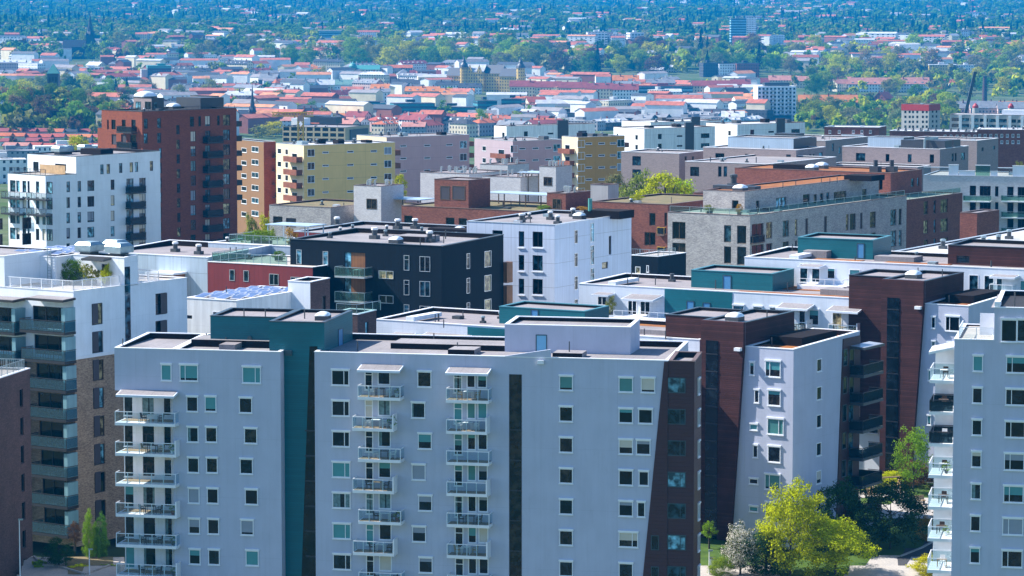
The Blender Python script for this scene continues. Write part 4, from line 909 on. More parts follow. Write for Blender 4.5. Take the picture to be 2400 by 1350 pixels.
for i in range(6): Or.m.wpx('F', 598, 350 + 30 * i, 16, 13, 'whiteflat', 'c', pane='glass_blue'); Or.m.wpx('F', 572, 352 + 30 * i, 12, 11, 'whiteflat', pane='glass')
def side_balc(b, x0, x1, ys, face='F', mat='rust_panel', dep=1.5, c=0):
    for y in ys:
        a = b.fx(x0, y); e = b.fx(x1, y); z = b.fx((x0 + x1) / 2, y + 2, -dep)[1]; m = MB(); m.box(a[0], e[0], -dep, -.01, z - .2, z); o = b.part('balcony', m, 'frame_brown')
        m = MB(); m.box(a[0], e[0], -dep - .04, -dep, z - .2, z + 1.05); m.box(e[0] - .04, e[0], -dep + .004, -.05, z - .2, z + 1.05); b.part('balcony_front', m, mat, o)
        b.m.wpx('F', (x0 + x1) / 2 - 3, y - 11, (x1 - x0) * .4, 14, 'whiteflat', pane='glass')
side_balc(Y, 678, 709, [377 + 30.5 * i for i in range(4)]); side_balc(Oc, 1319, 1347, [357 + 28 * i for i in range(4)]); side_balc(Pk, 1160, 1196, [368 + 27 * i for i in range(3)])
for i in range(4): Y.m.wpx('F', 655, 354 + 30.5 * i, 9, 13, 'whiteflat', pane='glass'); Y.m.wpx('F', 672, 356 + 30.5 * i, 7, 14, 'whiteflat', pane='glass_brown')
for b, n, ph in ((Y, 4, 'yellow'), (Mv, 3, 'mauve'), (Oc, 3, 'ochre')):
    for i in range(n):
        z = b.top - 2.9 * (i + 1) + .2; m = MB(); m.box(-2.6, -.3, b.m.y1 + .01, b.m.y1 + 1.6, z - .2, z); o = b.part('balcony', m, 'frame_brown'); m = MB(); m.box(-.36, -.3, b.m.y1 + .02, b.m.y1 + 1.6, z, z + 1.0); m.box(-2.6, -.37, b.m.y1 + 1.55, b.m.y1 + 1.6, z, z + 1.0); b.part('balcony_front', m, 'rust_panel', o)
for i in range(6):
    z = Or.top - 3 * i - 3.4; m = MB(); m.box(.02, 1.6, 2, 6, z - .2, z); o = Or.part('balcony', m, 'frame_brown'); m = MB(); m.box(1.56, 1.6, 2, 6, z + .004, z + 1.1); Or.part('balcony_front', m, 'rust_panel' if i % 3 else 'rail_smoke', o)
# ---- white concrete slabs
wl = {}
for k, (lab, px, py, Yd, xl, xr) in enumerate((
    ('white concrete slab with dark stair strip, behind the pink and ochre slabs', 1187, 296, 900, 1158, 1394),
    ('white concrete slab with stained walls, right of the ochre slab', 1510, 302, 800, 1438, 1676),
    ('white concrete slab mostly hidden, behind the stained white slab', 1525, 287, 930, 1457, 1690),
    ('white concrete slab with a dark stair strip, rightmost of the white slabs', 1728, 292, 830, 1655, 1887))):
    b = simple('concrete_slab', lab, px, py, Yd, 57, xl, xr, 'panel_concrete', par=.3, roof='felt_pale', cap='coping_brown'); wl[k] = b
    sy = b.ry(xr, py)[1]; n = 4; f = lambda t: px + (xr - px) * t
    for i in range(n):
        yy = py + 20 + i * (24 - k)
        b.m.wpx('R', f(.22), yy - 2, 9, 12, 'dark', pane='glass'); b.m.wpx('R', f(.86), yy - 4, 20, 11, 'dark', 'cc', pane='glass_blue'); b.m.wpx('F', px - (px - xl) * .25, yy, 6, 11, 'dark', pane='glass_brown'); b.m.wpx('R', f(.5), yy - 3, 13, 4, 'dark', pane='glass')
    a = b.ry(f(.58), py)[0]; e = b.ry(f(.70), py)[0]; m = MB(); m.box(-.5, .12, a, e, 0, b.top + 1.4); b.part('stair_strip', m, 'slate_dark'); slab_roof(b, 4)
# ---- taupe brick low houses
T1 = simple('taupe_house', 'grey brown brick house with one corner window, right of the ochre slab', 1592, 360, 610, 33, 1456, 1652, 'brick_taupe', par=.35, roof='felt', cap='coping_white')
for y in (377, 408): T1.m.wpx('F', 1492, y, 20, 22, 'dark', 'c', pane='glass_blue')
for x in (1607, 1624): T1.m.wpx('R', x, 371, 5, 9, 'dark', pane='glass')
def taupe(lab, px, py, Yd, al, xl, xr, wf=(), wr=(), **kw):
    b = simple('taupe_house', lab, px, py, Yd, al, xl, xr, 'brick_taupe', par=.35, roof='felt', cap='coping_white')
    for x, y, w, h in wf: b.m.wpx('F', x, y, w, h, 'dark', 'c' if w > 14 else 'n', pane=rnd.choice(('glass_blue', 'glass')))
    for x, y, w, h in wr: b.m.wpx('R', x, y, w, h, 'dark', pane=rnd.choice(('glass', 'glass_sky')))
    return b
T2 = taupe('wide grey brown brick house with dark roof plant, behind the brown brick house', 1866, 352, 600, 33, 1648, 1935, ((1687, 368, 21, 18), (1750, 370, 9, 19), (1848, 372, 11, 20)), ((1899, 370, 4, 18), (1907, 370, 4, 18), (1924, 366, 9, 18)))
T2b = taupe('lower grey brown brick storey with a dark square window, beneath the roof plant house', 1800, 385, 572, 33, 1606, 1960, ((1628, 402, 21, 22), (1687, 402, 8, 24), (1700, 402, 8, 24)))
x, z = T2.fx(1860, 325, 6); pr = T2.vol(T2.u('F', 6, 1706, z), x, 6, 14, T2.m.rz, z, 'blue_metal', par=.3, faces={'R': 'slate_dark'}, cap='coping_metal')
for px_, py_, w in ((1830, 344, 8), (1868, 343, 7), (1850, 333, 5)): p = T2.zz(px_, py_, T2.m.rz); T2.pbox('roof_plant', p[0] - w / 2, p[0] + w / 2, p[1] - 2, p[1] + 2, T2.m.rz, T2.m.rz + 1.9, 'slate_dark')
T3 = taupe('grey brown brick house with pale blue roof box and black ducts, upper right', 2203, 350, 605, 33, 1974, 2270, ((2017, 368, 22, 19), (2080, 370, 9, 18), (2132, 371, 9, 19), (2184, 372, 10, 20)), ((2233, 369, 5, 19), (2240, 368, 4, 19), (2257, 366, 9, 17)))
z = T3.fx(2118, 323, 5)[1]; x = T3.fx(2118, 323, 5)[0]; T3.vol(T3.u('F', 5, 2034, z), x, 5, 10, T3.m.rz, z, 'blue_metal', par=.2, faces={'R': 'slate_dark'}, cap='coping_metal')
for px_, py_, w in ((2150, 347, 6), (2185, 348, 7), (2210, 346, 6)): p = T3.zz(px_, py_, T3.m.rz); T3.pbox('roof_plant', p[0] - w / 2, p[0] + w / 2, p[1] - 1.5, p[1] + 2, T3.m.rz, T3.m.rz + 1.7, 'slate_dark')
m = MB(); p = T3.zz(2177, 348, T3.m.rz); m.tube([(p[0], p[1] - 2, T3.m.rz, .25), (p[0], p[1] - 2, T3.m.rz + 2, .25)]); m.bar((p[0], p[1] - 2, T3.m.rz + 2), (p[0] + 2, p[1], T3.m.rz + 2.2), .25); T3.part('duct', m, 'galv')
T4 = taupe('grey brown brick house behind the first taupe roofs, with narrow dark windows', 1935, 330, 690, 33, 1750, 2035, (), ((1952, 345, 5, 18), (1968, 352, 4, 16)))
T5 = taupe('grey brown brick house farthest right of the taupe roofs, with a dark roof box', 2290, 330, 700, 33, 2120, 2340, (), ((2303, 350, 5, 9), (2330, 346, 5, 9)))
T6 = taupe('low taupe brick terrace house just in front of the pale blue roof box', 2150, 392, 600, 33, 1937, 2182)
# ================================================================ brown brick and grey brick court houses
Gb = simple('grey_brick_house', 'light grey brick house with orange sedum roof and set-back top storey', 1758, 506, 452, 33, 1565, 2125, 'brick_grey', par=.25, roof='paving', cap='coping_brown')
v = Gb.m
for i in range(4):
    y = 540 + 49.5 * i; f = lambda x: y - (x - 1758) * .118
    v.wpx('F', 1591, y, 31, 40, 'brown', 'c', pane='glass_brown'); v.wpx('F', 1705, y + 8, 17, 40, 'brown', 'n', pane='glass_sky' if i == 0 else 'glass'); v.wpx('F', 1738, y + 10, 22, 42, 'brown', 'n', pane='glass')
    v.wpx('R', 1776, f(1776) + 6, 28, 40, 'brown', 'c', pane='glass')
    for x, w, k in ((1803, 14, 0), (1842, 15, 0), (1866, 6, 1), (1891, 7, 1), (1935, 7, 1), (1986, 7, 1), (1999, 14, 0), (2019, 6, 1), (2046, 14, 0), (2094, 14, 0), (2110, 7, 0)): v.wpx('R', x, f(x) + 5 + (x - 1803) * .015, w, 38, 'brown', 'd' if w > 10 else 'n', pane='shutter' if k and rnd.random() < .5 else rnd.choice(('glass_warm', 'glass', 'glass_sky')))
    a = Gb.ry(1768, f(1768))[0]; z = Gb.fx(1758, y + 30)[1]
    Gb.balcony('R', 0, .1, 3.9, z, .5, rail='rail_smoke', fr='frame_brown', slab='coping_brown', posts=2, th=.15)
q1 = Gb.zz(1745, 497, v.rz); z = Gb.fx(1745, 449, q1[1])[1]; x = q1[0]
up = Gb.vol(Gb.u('F', q1[1], 1648, z), x, q1[1], Gb.u('R', x, 2060, z), v.rz, z, 'brick_grey', par=.25, roof='sedum', cap='coping_brown')
up.wpx('F', 1723, 480, 15, 21, 'brown', pane='glass_brown')
for x_, w, h in ((1776, 8, 22), (1831, 24, 24), (1890, 16, 26), (1911, 8, 22), (1926, 8, 22), (1940, 7, 24), (1969, 30, 22), (2026, 10, 20)): up.wpx('R', x_, 483 - (x_ - 1758) * .112, w, h, 'brown', 'cc' if w > 20 else 'n', pane=rnd.choice(('glass', 'glass_sky', 'glass_warm')))
Gb.railing([(.0 + v.x0 + .3, .2), (-.2, .2), (-.2, v.y1 - .5)], v.z1 + .08, .9, 'galv', glass='rail_green', post=3)
p = Gb.zz(2010, 424, up.rz); Gb.pbox('roof_plinth', p[0] - 2.5, p[0] + 2.5, p[1], p[1] + 5, up.rz, up.rz + .9, 'inner'); p = Gb.zz(1710, 444, up.rz); Gb.pbox('solar_rack', p[0] - 3, p[0] + 4.5, p[1], p[1] + 2, up.rz, up.rz + .6, 'slate_dark'); p = Gb.zz(1735, 447, up.rz); Gb.skylight(*p, up.rz, 1.8); p = Gb.zz(1705, 441, up.rz); Gb.fan(p[0], p[1] + 2, up.rz, 1.5, cap='darkgrey')
for px_, py_ in ((1835, 441), (1865, 436), (1925, 430), (1945, 430), (1962, 428)): p = Gb.zz(px_, py_, up.rz); Gb.pipe(*p, up.rz, .9)
Br = simple('brown_brick_house', 'brown brick house with roof terrace and tall white windows, behind the grey brick house', 2113, 471, 500, 33, 1625, 2256, 'brick_brown', par=.2, roof='paving', cap='coping_brown')
v = Br.m
for i in range(4):
    y = 487 + 45 * i
    for x, w in ((2170, 10), (2191, 5), (2213, 17)): v.wpx('R', x, y - (x - 2170) * .1 + (2170 - 2113) * 0, w, 31, 'brown', 'd' if w > 6 else 'n', pane='glass_warm' if x != 2191 else 'glass_sky')
q1 = Br.zz(2087, 462, v.rz); z = Br.fx(2087, 406, q1[1])[1]; up = Br.vol(Br.u('F', q1[1], 1722, z), q1[0], q1[1], Br.u('R', q1[0], 2161, z), v.rz, z, 'brick_brown', par=.25, roof='sedum', cap='coping_brown')
up.wpx('F', 2064, 432, 9, 26, 'brown', pane='glass_brown'); up.wpx('R', 2139, 428, 8, 20, 'brown', pane='glass_sky'); up.wpx('R', 2152, 426, 5, 20, 'brown', pane='glass_sky')
Br.railing([(q1[0] + 1, .2), (-.2, .2), (-.2, v.y1 - .5)], v.z1 + .06, 1.0, 'galv', glass='rail_green', post=3)
for px_ in (2046, 2084): p = Br.zz(px_, 404, up.rz); Br.pipe(p[0], p[1] + 1, up.rz + .8, 1.3, .4, 'slate_dark', 'flue'); Br.pbox('flue_base', p[0] - .8, p[0] + .8, p[1] + .2, p[1] + 1.8, up.rz, up.rz + 1.0, 'slate_dark')
p = Br.zz(1853, 398, up.rz); Br.pbox('roof_plinth', p[0] - 3.5, p[0] + 3.5, p[1], p[1] + 3, up.rz, up.rz + .9, 'inner')
for px_, py_ in ((1903, 400), (1926, 395)): p = Br.zz(px_, py_, up.rz); Br.skylight(*p, up.rz, 1.8, hc=.6)
Bl = simple('brown_brick_house', 'brown brick house with tall dark windows, left of the light grey brick house', 1565, 480, 468, 33, 1386, None, 'brick_brown', depth=22, par=.3, roof='moss', cap='coping_brown')
for i in range(4): Bl.m.wpx('F', 1529, 514 + 46 * i, 14, 30 if i % 2 == 0 else 30, 'brown', pane='glass'); Bl.m.wpx('F', 1523 if i % 2 else 1560, 560 + 46 * i - 46, 25 if i % 2 else 6, 31, 'brown', 'n', pane='glass_brown')
for i in range(3): a = Bl.fx(1553, 548 + 46 * i); Bl.balcony('F', 0, a[0] - .6, a[0] + .7, a[1], .8, rail='rail_smoke', fr='yellow_paint', slab='coping_brown', posts=2)
Bd = simple('dark_shed', 'small black terrace annex beside the brown brick house', 1543, 602, 425, 33, 1478, None, 'dark_seam', depth=8, par=.15, roof='paving'); Bd.m.wpx('F', 1495, 633, 12, 16, 'whiteflat', pane='glass_warm'); Bd.m.wpx('F', 1518, 630, 6, 16, 'whiteflat', pane='glass'); Bd.railing([(Bd.m.x0, .1), (-.1, .1), (-.1, 5)], Bd.top + .05, .9, 'galv', .3)
# ---- roof garden complex in the middle
Rg = simple('grey_brick_house', 'light grey brick house with mossy roof, right of the orange house', 775, 487, 520, 33, 631, None, 'brick_grey', depth=16, par=.4, roof='moss', cap='coping_brown')
Rg.m.wpx('F', 651, 518, 22, 22, 'brown', pane='glass_brown'); Rg.m.wpx('F', 682, 522, 24, 22, 'brown', pane='shutter')
Rg2 = simple('grey_brick_house', 'low light grey brick wall house, left of the brown roof garden house', 960, 497, 540, 33, 776, None, 'brick_grey', depth=20, par=.3, roof='moss', cap='coping_brown')
Bg = simple('brown_brick_house', 'long brown brick house carrying the pergola roof garden, behind the panel house', 1400, 503, 470, 33, 941, None, 'brick_brown', depth=18, par=.3, roof='moss', cap='coping_brown')
for x in (957, 1055, 1085): Bg.m.wpx('F', x, 514 + (x - 957) * .05, 20, 18, 'brown', pane='glass')
def head(name, lab, px, py, Yd, xl, xr, mat, door=None, vents=0, z0=8, roof='felt_brown'):
    b = simple(name, lab, px, py, Yd, 33, xl, xr, mat, z0=z0, par=.2, roof=roof, cap='coping_brown')
    if door: b.m.wpx('F', *door, 'door', 'c', pane='glass_brown', hole=False)
    for i in range(vents):
        m = MB(); x = b.m.x0 * (.1 + .8 * i / max(1, vents - 1)); y = b.m.y1 * rnd.uniform(.2, .7); m.tube([(x, y, b.top - .2, .2), (x, y, b.top + .75, .2)]); m.box(x - .1, x + .1, y - .1, y + .5, b.top + .754, b.top + .95); b.part('vent_pipe', m, 'steel')
    return b
h1 = head('brick_stair_head', 'brown brick stair head with two dark louvred doors on the roof garden', 1098, 423, 485, 1018, 1149, 'brick_brown')
for x, w in ((1043, 22), (1075, 30)): h1.m.wpx('F', x, 452, w, 32, 'door', pane='shutter', hole=False)
h2 = head('grey_stair_head', 'pale grey brick stair head with steel vents and a dark door, left', 893, 437, 520, 829, 946, 'brick_pale', (871, 478, 24, 24), 9)
h3 = head('brick_stair_head', 'small brown brick stair head with dark door, right end of the roof garden', 1326, 454, 478, 1282, 1384, 'brick_brown', (1305, 478, 20, 24), 7)
h4 = head('grey_stair_head', 'pale grey brick stair head with steel vents, in front of the ochre slab', 1303, 391, 535, 1264, 1341, 'brick_pale', (1284, 425, 20, 20), 7)
h5 = head('grey_stair_head', 'low wide pale brick head with many steel vents, in front of the mauve slab', 1100, 408, 560, 985, 1190, 'brick_pale', None, 12)
h6 = head('grey_stair_head', 'pale brick head with vents, in front of the pink slab', 1190, 387, 590, 1125, 1240, 'brick_pale', None, 9)
h7 = head('grey_stair_head', 'low pale brick head right behind the louvred brown stair head', 1220, 416, 545, 1130, 1300, 'brick_pale', None, 8)
h8 = head('grey_shed', 'grey green rendered shed at the right end of the roof garden, before the ochre slab', 1425, 434, 500, 1384, 1450, 'concrete', roof='sedum')
def pergola(lab, px, py, Yd, xl, xr, z1):
    b = Bld('pergola', lab, 'pergola', px, py, Yd, 33, z0=0); zt = b.top; x0 = b.u('F', 0, xl, zt); y1 = 5; m = MB()
    m.box(x0, 0, 0, y1, zt - .14, zt); b.part('pergola_top', m, 'blue_metal')
    n = max(2, int(-x0 / 4))
    for i in range(n + 1):
        x = x0 + (-x0 - .15) * i / n
        for yy in (.1, y1 - .2): m = MB(); m.box(x, x + .15, yy, yy + .15, z1, zt - .145); b.part('post', m, 'frame_brown')
    return b
pergola('long flat pergola between the louvred and the small brown stair head', 1282, 457, 486, 1130, None, 12); pergola('flat glass pergola right of the vented grey stair head', 985, 468, 520, 900, None, 12); pergola('flat pergola left of the tall grey stair head before the ochre slab', 1262, 405, 545, 1212, None, 12)
# ---- white balcony house at right
Wb = simple('white_brick_house', 'white brick house with paired balconies and a walled roof terrace, right edge', 2560, 418, 560, 18, 2164, None, 'brick_pale', depth=16, par=.15, roof='paving', cap='coping_metal')
v = Wb.m
for i in range(4):
    for x, w in ((2280, 15), (2309, 26), (2336, 8), (2368, 15), (2398, 26)):
        v.wpx('F', x, 447 + 38 * i + (x - 2280) * .03, w, 24 if i == 0 else 26, 'dark', 'cc' if w > 20 else 'n', pane='glass')
    for x0, x1 in ((2257, 2320), (2346, 2430)):
        if i in (0, 1, 2): a = Wb.hit('F', -1.8, x0, 471 + 38 * i); e = Wb.hit('F', -1.8, x1, 471 + 38 * i); Wb.balcony('F', 0, a[0], e[0], a[2], 1.8, rail='rail_green', fr='galv', slab='coping_white', posts=4, th=.2)
zt = Wb.top
for x0, x1, h, mm in ((2164, 2222, 1.5, 'rail_glass'), (2222, 2246, 2.0, 'plaster_bright'), (2246, 2285, .9, 'plaster_bright'), (2285, 2320, 2.0, 'rail_green'), (2320, 2338, .9, 'plaster_bright'), (2338, 2372, 1.6, 'rail_glass'), (2372, 2470, 2.0, 'plaster_bright')):
    a = Wb.fx(x0, 405)[0]; e = Wb.fx(x1, 405)[0]; Wb.pbox('terrace_screen', a + .05, e - .05, .3, .5, zt + .09, zt + h, mm); Wb.pbox('screen_cap', a, e, .22, .58, zt + h + .004, zt + h + .15, 'coping_white')
Ws = simple('brick_annex', 'small dark red brick annex with flat parapet, right of the brown brick house', 2290, 500, 470, 33, 2250, 2342, 'brick_brown', par=.2, roof='felt_brown', cap='coping_brown')
Rr = Bld('flat_hall', 'wide pale roofed hall with roof fans behind the brown boarded roof box', 'hall', 2092, 590, 378, 31); Rr.m = Rr.vol(0, 46, 0, 60, 0, Rr.top, 'plaster_bright', par=.3, roof='felt_pale', cap='coping_metal')
roof_items(Rr, Rr.m.rz, fans=((2210, 583), (2305, 575), (2340, 572), (2365, 560)), fk=.9, cap='galv', sky=((2310, 573),))
# ---- right background slabs
L1 = simple('long_brick_slab', 'long low brown brick slab with flat white edged roof, upper right', 2330, 310, 860, 18, 2085, None, 'brick_brown', depth=12, par=.1, roof='felt_pale', cap='coping_white')
L2 = simple('long_brick_slab', 'low brown brick house with a white balcony band, left of the long slab', 2060, 299, 900, 18, 1932, None, 'brick_brown', depth=12, par=.1, roof='felt_pale', cap='coping_metal')
L3 = simple('long_brick_slab', 'brown brick slab with many white windows at the right edge, below the long slab', 2480, 305, 800, 12, 2290, None, 'brick_brown', depth=12, par=.1, roof='felt_pale', cap='coping_white')
L4 = simple('gallery_block', 'grey gallery access block with white pillars and glass bands, upper right', 2560, 272, 1010, 18, 2226, None, 'concrete', depth=12, par=.1, roof='felt_pale', cap='coping_brown')
for b, xs, ys in ((L1, range(2215, 2325, 14), (320, 336)), (L2, (1945, 1967, 2000, 2020, 2040), (309, 326)), (L3, range(2296, 2400, 13), (318, 333))):
    for x in xs:
        for y in ys: b.m.wpx('F', x, y, 6, 8, 'whiteflat', 'c', pane='glass')
for i in range(2):
    for k in range(8): L4.m.wpx('F', 2240 + 22 * k, 280 + 14 * i + k * .6, 19, 8, 'dark', 'cc', pane='glass_sky' if k % 3 else 'glass')
for k in range(6): a = L4.fx(2251 + 29 * k, 285); L4.pbox('pillar', a[0] - .5, a[0] + .5, -.4, -.01, 0, L4.top - .3, 'coping_white')
p = L4.fx(2345, 264); L4.pbox('roof_box', p[0], p[0] + 9, 3, 8, L4.m.rz, L4.top + 1.6, 'coping_white')
for i in range(14): L1.fan(L1.m.x0 + 2 + 2.2 * i, 3, L1.m.rz, .7, cap='darkgrey')
p = L2.hit('F', -1.2, 1972, 316); q = L2.hit('F', -1.2, 2023, 318); L2.balcony('F', 0, p[0], q[0], p[2] - .9, 1.2, slab='coping_white', rail='coping_white', posts=3)
Lt = simple('pale_tower', 'pale residential tower with a dark red top band, upper right', 2177, 245, 1120, 35, 2113, 2204, 'concrete', par=.3, roof='felt', cap='coping_brown')
for i in range(6):
    for x in (2122, 2132, 2140, 2150, 2163, 2172): Lt.m.wpx('F', x, 251 + 11.5 * i, 5, 6, 'dark', pane='glass_blue')
    for x in (2186, 2195): Lt.m.wpx('R', x, 250 + 11.5 * i, 4, 6, 'dark', pane='glass')
m = MB(); m.box(Lt.m.x0 - .06, .06, -.06, -.004, Lt.top - 2.4, Lt.top - .05); m.box(.004, .06, 0, Lt.m.y1, Lt.top - 2.4, Lt.top - .05); Lt.part('top_band', m, 'skin_red')
Of = simple('beige_office', 'beige office house with two rows of dark windows, behind the yellow slab', 809, 299, 1250, 24, 662, 866, 'beige', par=.6, roof='felt', cap='coping_dark', z0=-20)
for i in range(3):
    for k in range(8): Of.m.wpx('F', 671 + 18.3 * k, 302 - 0 + 12.6 * i + k * .3 - 0, 14, 8.5, 'dark', pane='glass_brown')
m = MB(); m.box(.01, .5, 4, Of.m.y1 * .9, -10, Of.top - 1); Of.part('dark_side_slab', m, 'slate_dark')  # near-black slab over most of the right wall
for x, y, w in ((745, 287, 5), (775, 290, 4), (705, 293, 3)): p = Of.zz(x, y, Of.m.rz); Of.pbox('roof_box', p[0] - w, p[0] + w, p[1] - 3, p[1] + 3, Of.m.rz, Of.m.rz + 3, 'slate_dark' if w > 3 else 'coping_white')

# ---- loose roof fittings
for b in [o for o in list(globals().values()) if isinstance(o, Bld) and hasattr(o, 'm')]:
    v = b.m; ar = (v.x1 - v.x0) * (v.y1 - v.y0)
    if ar < 90: continue
    for i in range(min(7, int(ar / 60))):
        x = rnd.uniform(v.x0 + 1, v.x1 - 1); y = rnd.uniform(v.y0 + .8, v.y0 + min(v.y1 - v.y0 - 1, 14)); q = rnd.random()
        if any(w is not v and w.x0 - .5 < x < w.x1 + .5 and w.y0 - .5 < y < w.y1 + .5 for w in b.vols): continue
        if q < .5: b.pipe(x, y, v.rz, rnd.uniform(.5, 1.1), rnd.choice((.05, .07, .1)))
        elif q < .75: b.pbox('roof_hatch', x - .5, x + .5, y - .5, y + .5, v.rz, v.rz + rnd.uniform(.25, .5), rnd.choice(('galv', 'darkgrey', 'coping_metal')))
        else: b.fan(x, y, v.rz, .55, cap=rnd.choice(('galv', 'plastic_white')))
# ================================================================ far city
def facade_mat(name, sx, sz, x0, x1, z0, z1, glass=(.03, .04, .05), band=False, fixed=None):
    t = NT(name); vec, q = t.wallvec(); sp = t.n('ShaderNodeSeparateXYZ'); t.l(vec, sp.inputs[0])
    fu = t.math('FRACT', t.math('DIVIDE', sp.outputs[0], sx)); fv = t.math('FRACT', t.math('DIVIDE', sp.outputs[1], sz))
    def inside(f, a, b): return t.math('MULTIPLY', t.math('GREATER_THAN', f, a), t.math('LESS_THAN', f, b))
    k = inside(fv, z0, z1)
    if not band: k = t.math('MULTIPLY', k, inside(fu, x0, x1))
    k = t.math('MULTIPLY', k, t.math('GREATER_THAN', sp.outputs[1], .8))
    oi = t.n('ShaderNodeObjectInfo'); a = t.noise(t.coord(), .2, 4)
    c = t.mix(k, mul(t, fixed or oi.outputs['Color'], t.rng(a, .3, .7, .85, 1.12)), glass)
    t.bsdf(c, t.math('SUBTRACT', .85, t.math('MULTIPLY', k, .7)), spec=.4)
facade_mat('facade', 2.7, 3.0, .3, .68, .3, .78); facade_mat('facade_wide', 4.2, 3.1, .12, .85, .3, .8); facade_mat('facade_band', 4, 3.4, 0, 1, .3, .8, (.02, .07, .10), True); facade_mat('facade_small', 2.2, 2.8, .2, .75, .35, .75)
for k, c in (('white', (.78, .77, .76)), ('cream', (.70, .60, .42)), ('brick', (.28, .10, .07))): facade_mat('facade_' + k, 2.8, 3.0, .32, .66, .3, .75, fixed=c)
t = NT('rooftile'); oi = t.n('ShaderNodeObjectInfo'); a = t.noise(t.coord(), .35, 5); b_ = t.noise(t.vmul(t.coord(), (1, 1, 3)), 2.0, 2)
t.bsdf(mul(t, oi.outputs['Color'], t.math('ADD', t.rng(a, .3, .7, .75, 1.2), t.rng(b_, .3, .7, -.1, .1))), .85, spec=.2)
WALLS = dict(white=(.80, .79, .78), cream=(.66, .58, .42), yellow=(.62, .42, .12), pink=(.58, .40, .36), grey=(.34, .34, .35), brick=(.26, .08, .05), beige=(.5, .42, .3), dark=(.06, .065, .075), blue=(.22, .42, .52), teal=(.05, .22, .26), brown=(.2, .12, .09))
ROOFS = dict(terracotta=(.42, .12, .055), orange=(.5, .17, .05), maroon=(.24, .06, .06), red=(.34, .08, .055), grey=(.20, .21, .23), dark=(.05, .055, .065), pink=(.42, .19, .15), green=(.14, .25, .22), pale=(.5, .51, .52))
RW = dict(terracotta='terracotta', orange='orange tiled', maroon='maroon', red='red tiled', grey='grey', dark='dark', pink='dusty pink', green='green copper', pale='pale')
HOUSES = []; SEEN = {}
LMK = [(215, 90, 'the dark church with the tall spire'), (128, 195, 'the dark tower in the park'), (372, 178, 'the dark blue office cube'), (592, 260, 'the slim brick spire'), (828, 160, 'the green domed corner house'), (1090, 170, 'the yellow gabled palace'), (1063, 85, 'the far tower crane'),
       (775, 88, 'the blue glass block by the woods'), (1440, 90, 'the white terraced flats'), (1740, 75, 'the twin office towers'), (1820, 235, 'the white high-rise'), (2158, 262, 'the pale tower with the red band'), (2306, 208, 'the brick chimney stack'), (2388, 110, 'the right-hand church spire'),
       (1560, 215, 'the sheeted scaffold'), (1940, 240, 'the orange roofed brick barracks'), (705, 285, 'the yellow crane'), (2210, 160, 'the round yellow office'), (1250, 245, 'the orange roofed chapel'), (1400, 278, 'the dark workshops'), (960, 255, 'the teal glass offices'), (1000, 208, 'the long orange roofs'), (1330, 205, 'the long maroon row'), (2080, 198, 'the long pink row'), (1705, 160, 'the dark brick flats')]
def where(px, py, k=0):
    s = sorted(LMK, key=lambda l: (l[0] - px) ** 2 + ((l[1] - py) * 3) ** 2)[k]; dx, dy = px - s[0], py - s[1]
    if abs(dx) > 3 * abs(dy): r = 'right of' if dx > 0 else 'left of'
    else: r = 'in front of' if dy > 0 else 'behind'
    return f'{r} {s[2]}'
USED = {}
def uniq(base, px, py, group):
    for k in range(4):
        l = f'{base} {where(px, py, k)}'
        if l not in USED and len(l.split()) <= 16: USED[l] = group; return l
    return f'{base} {where(px, py, 0)}'
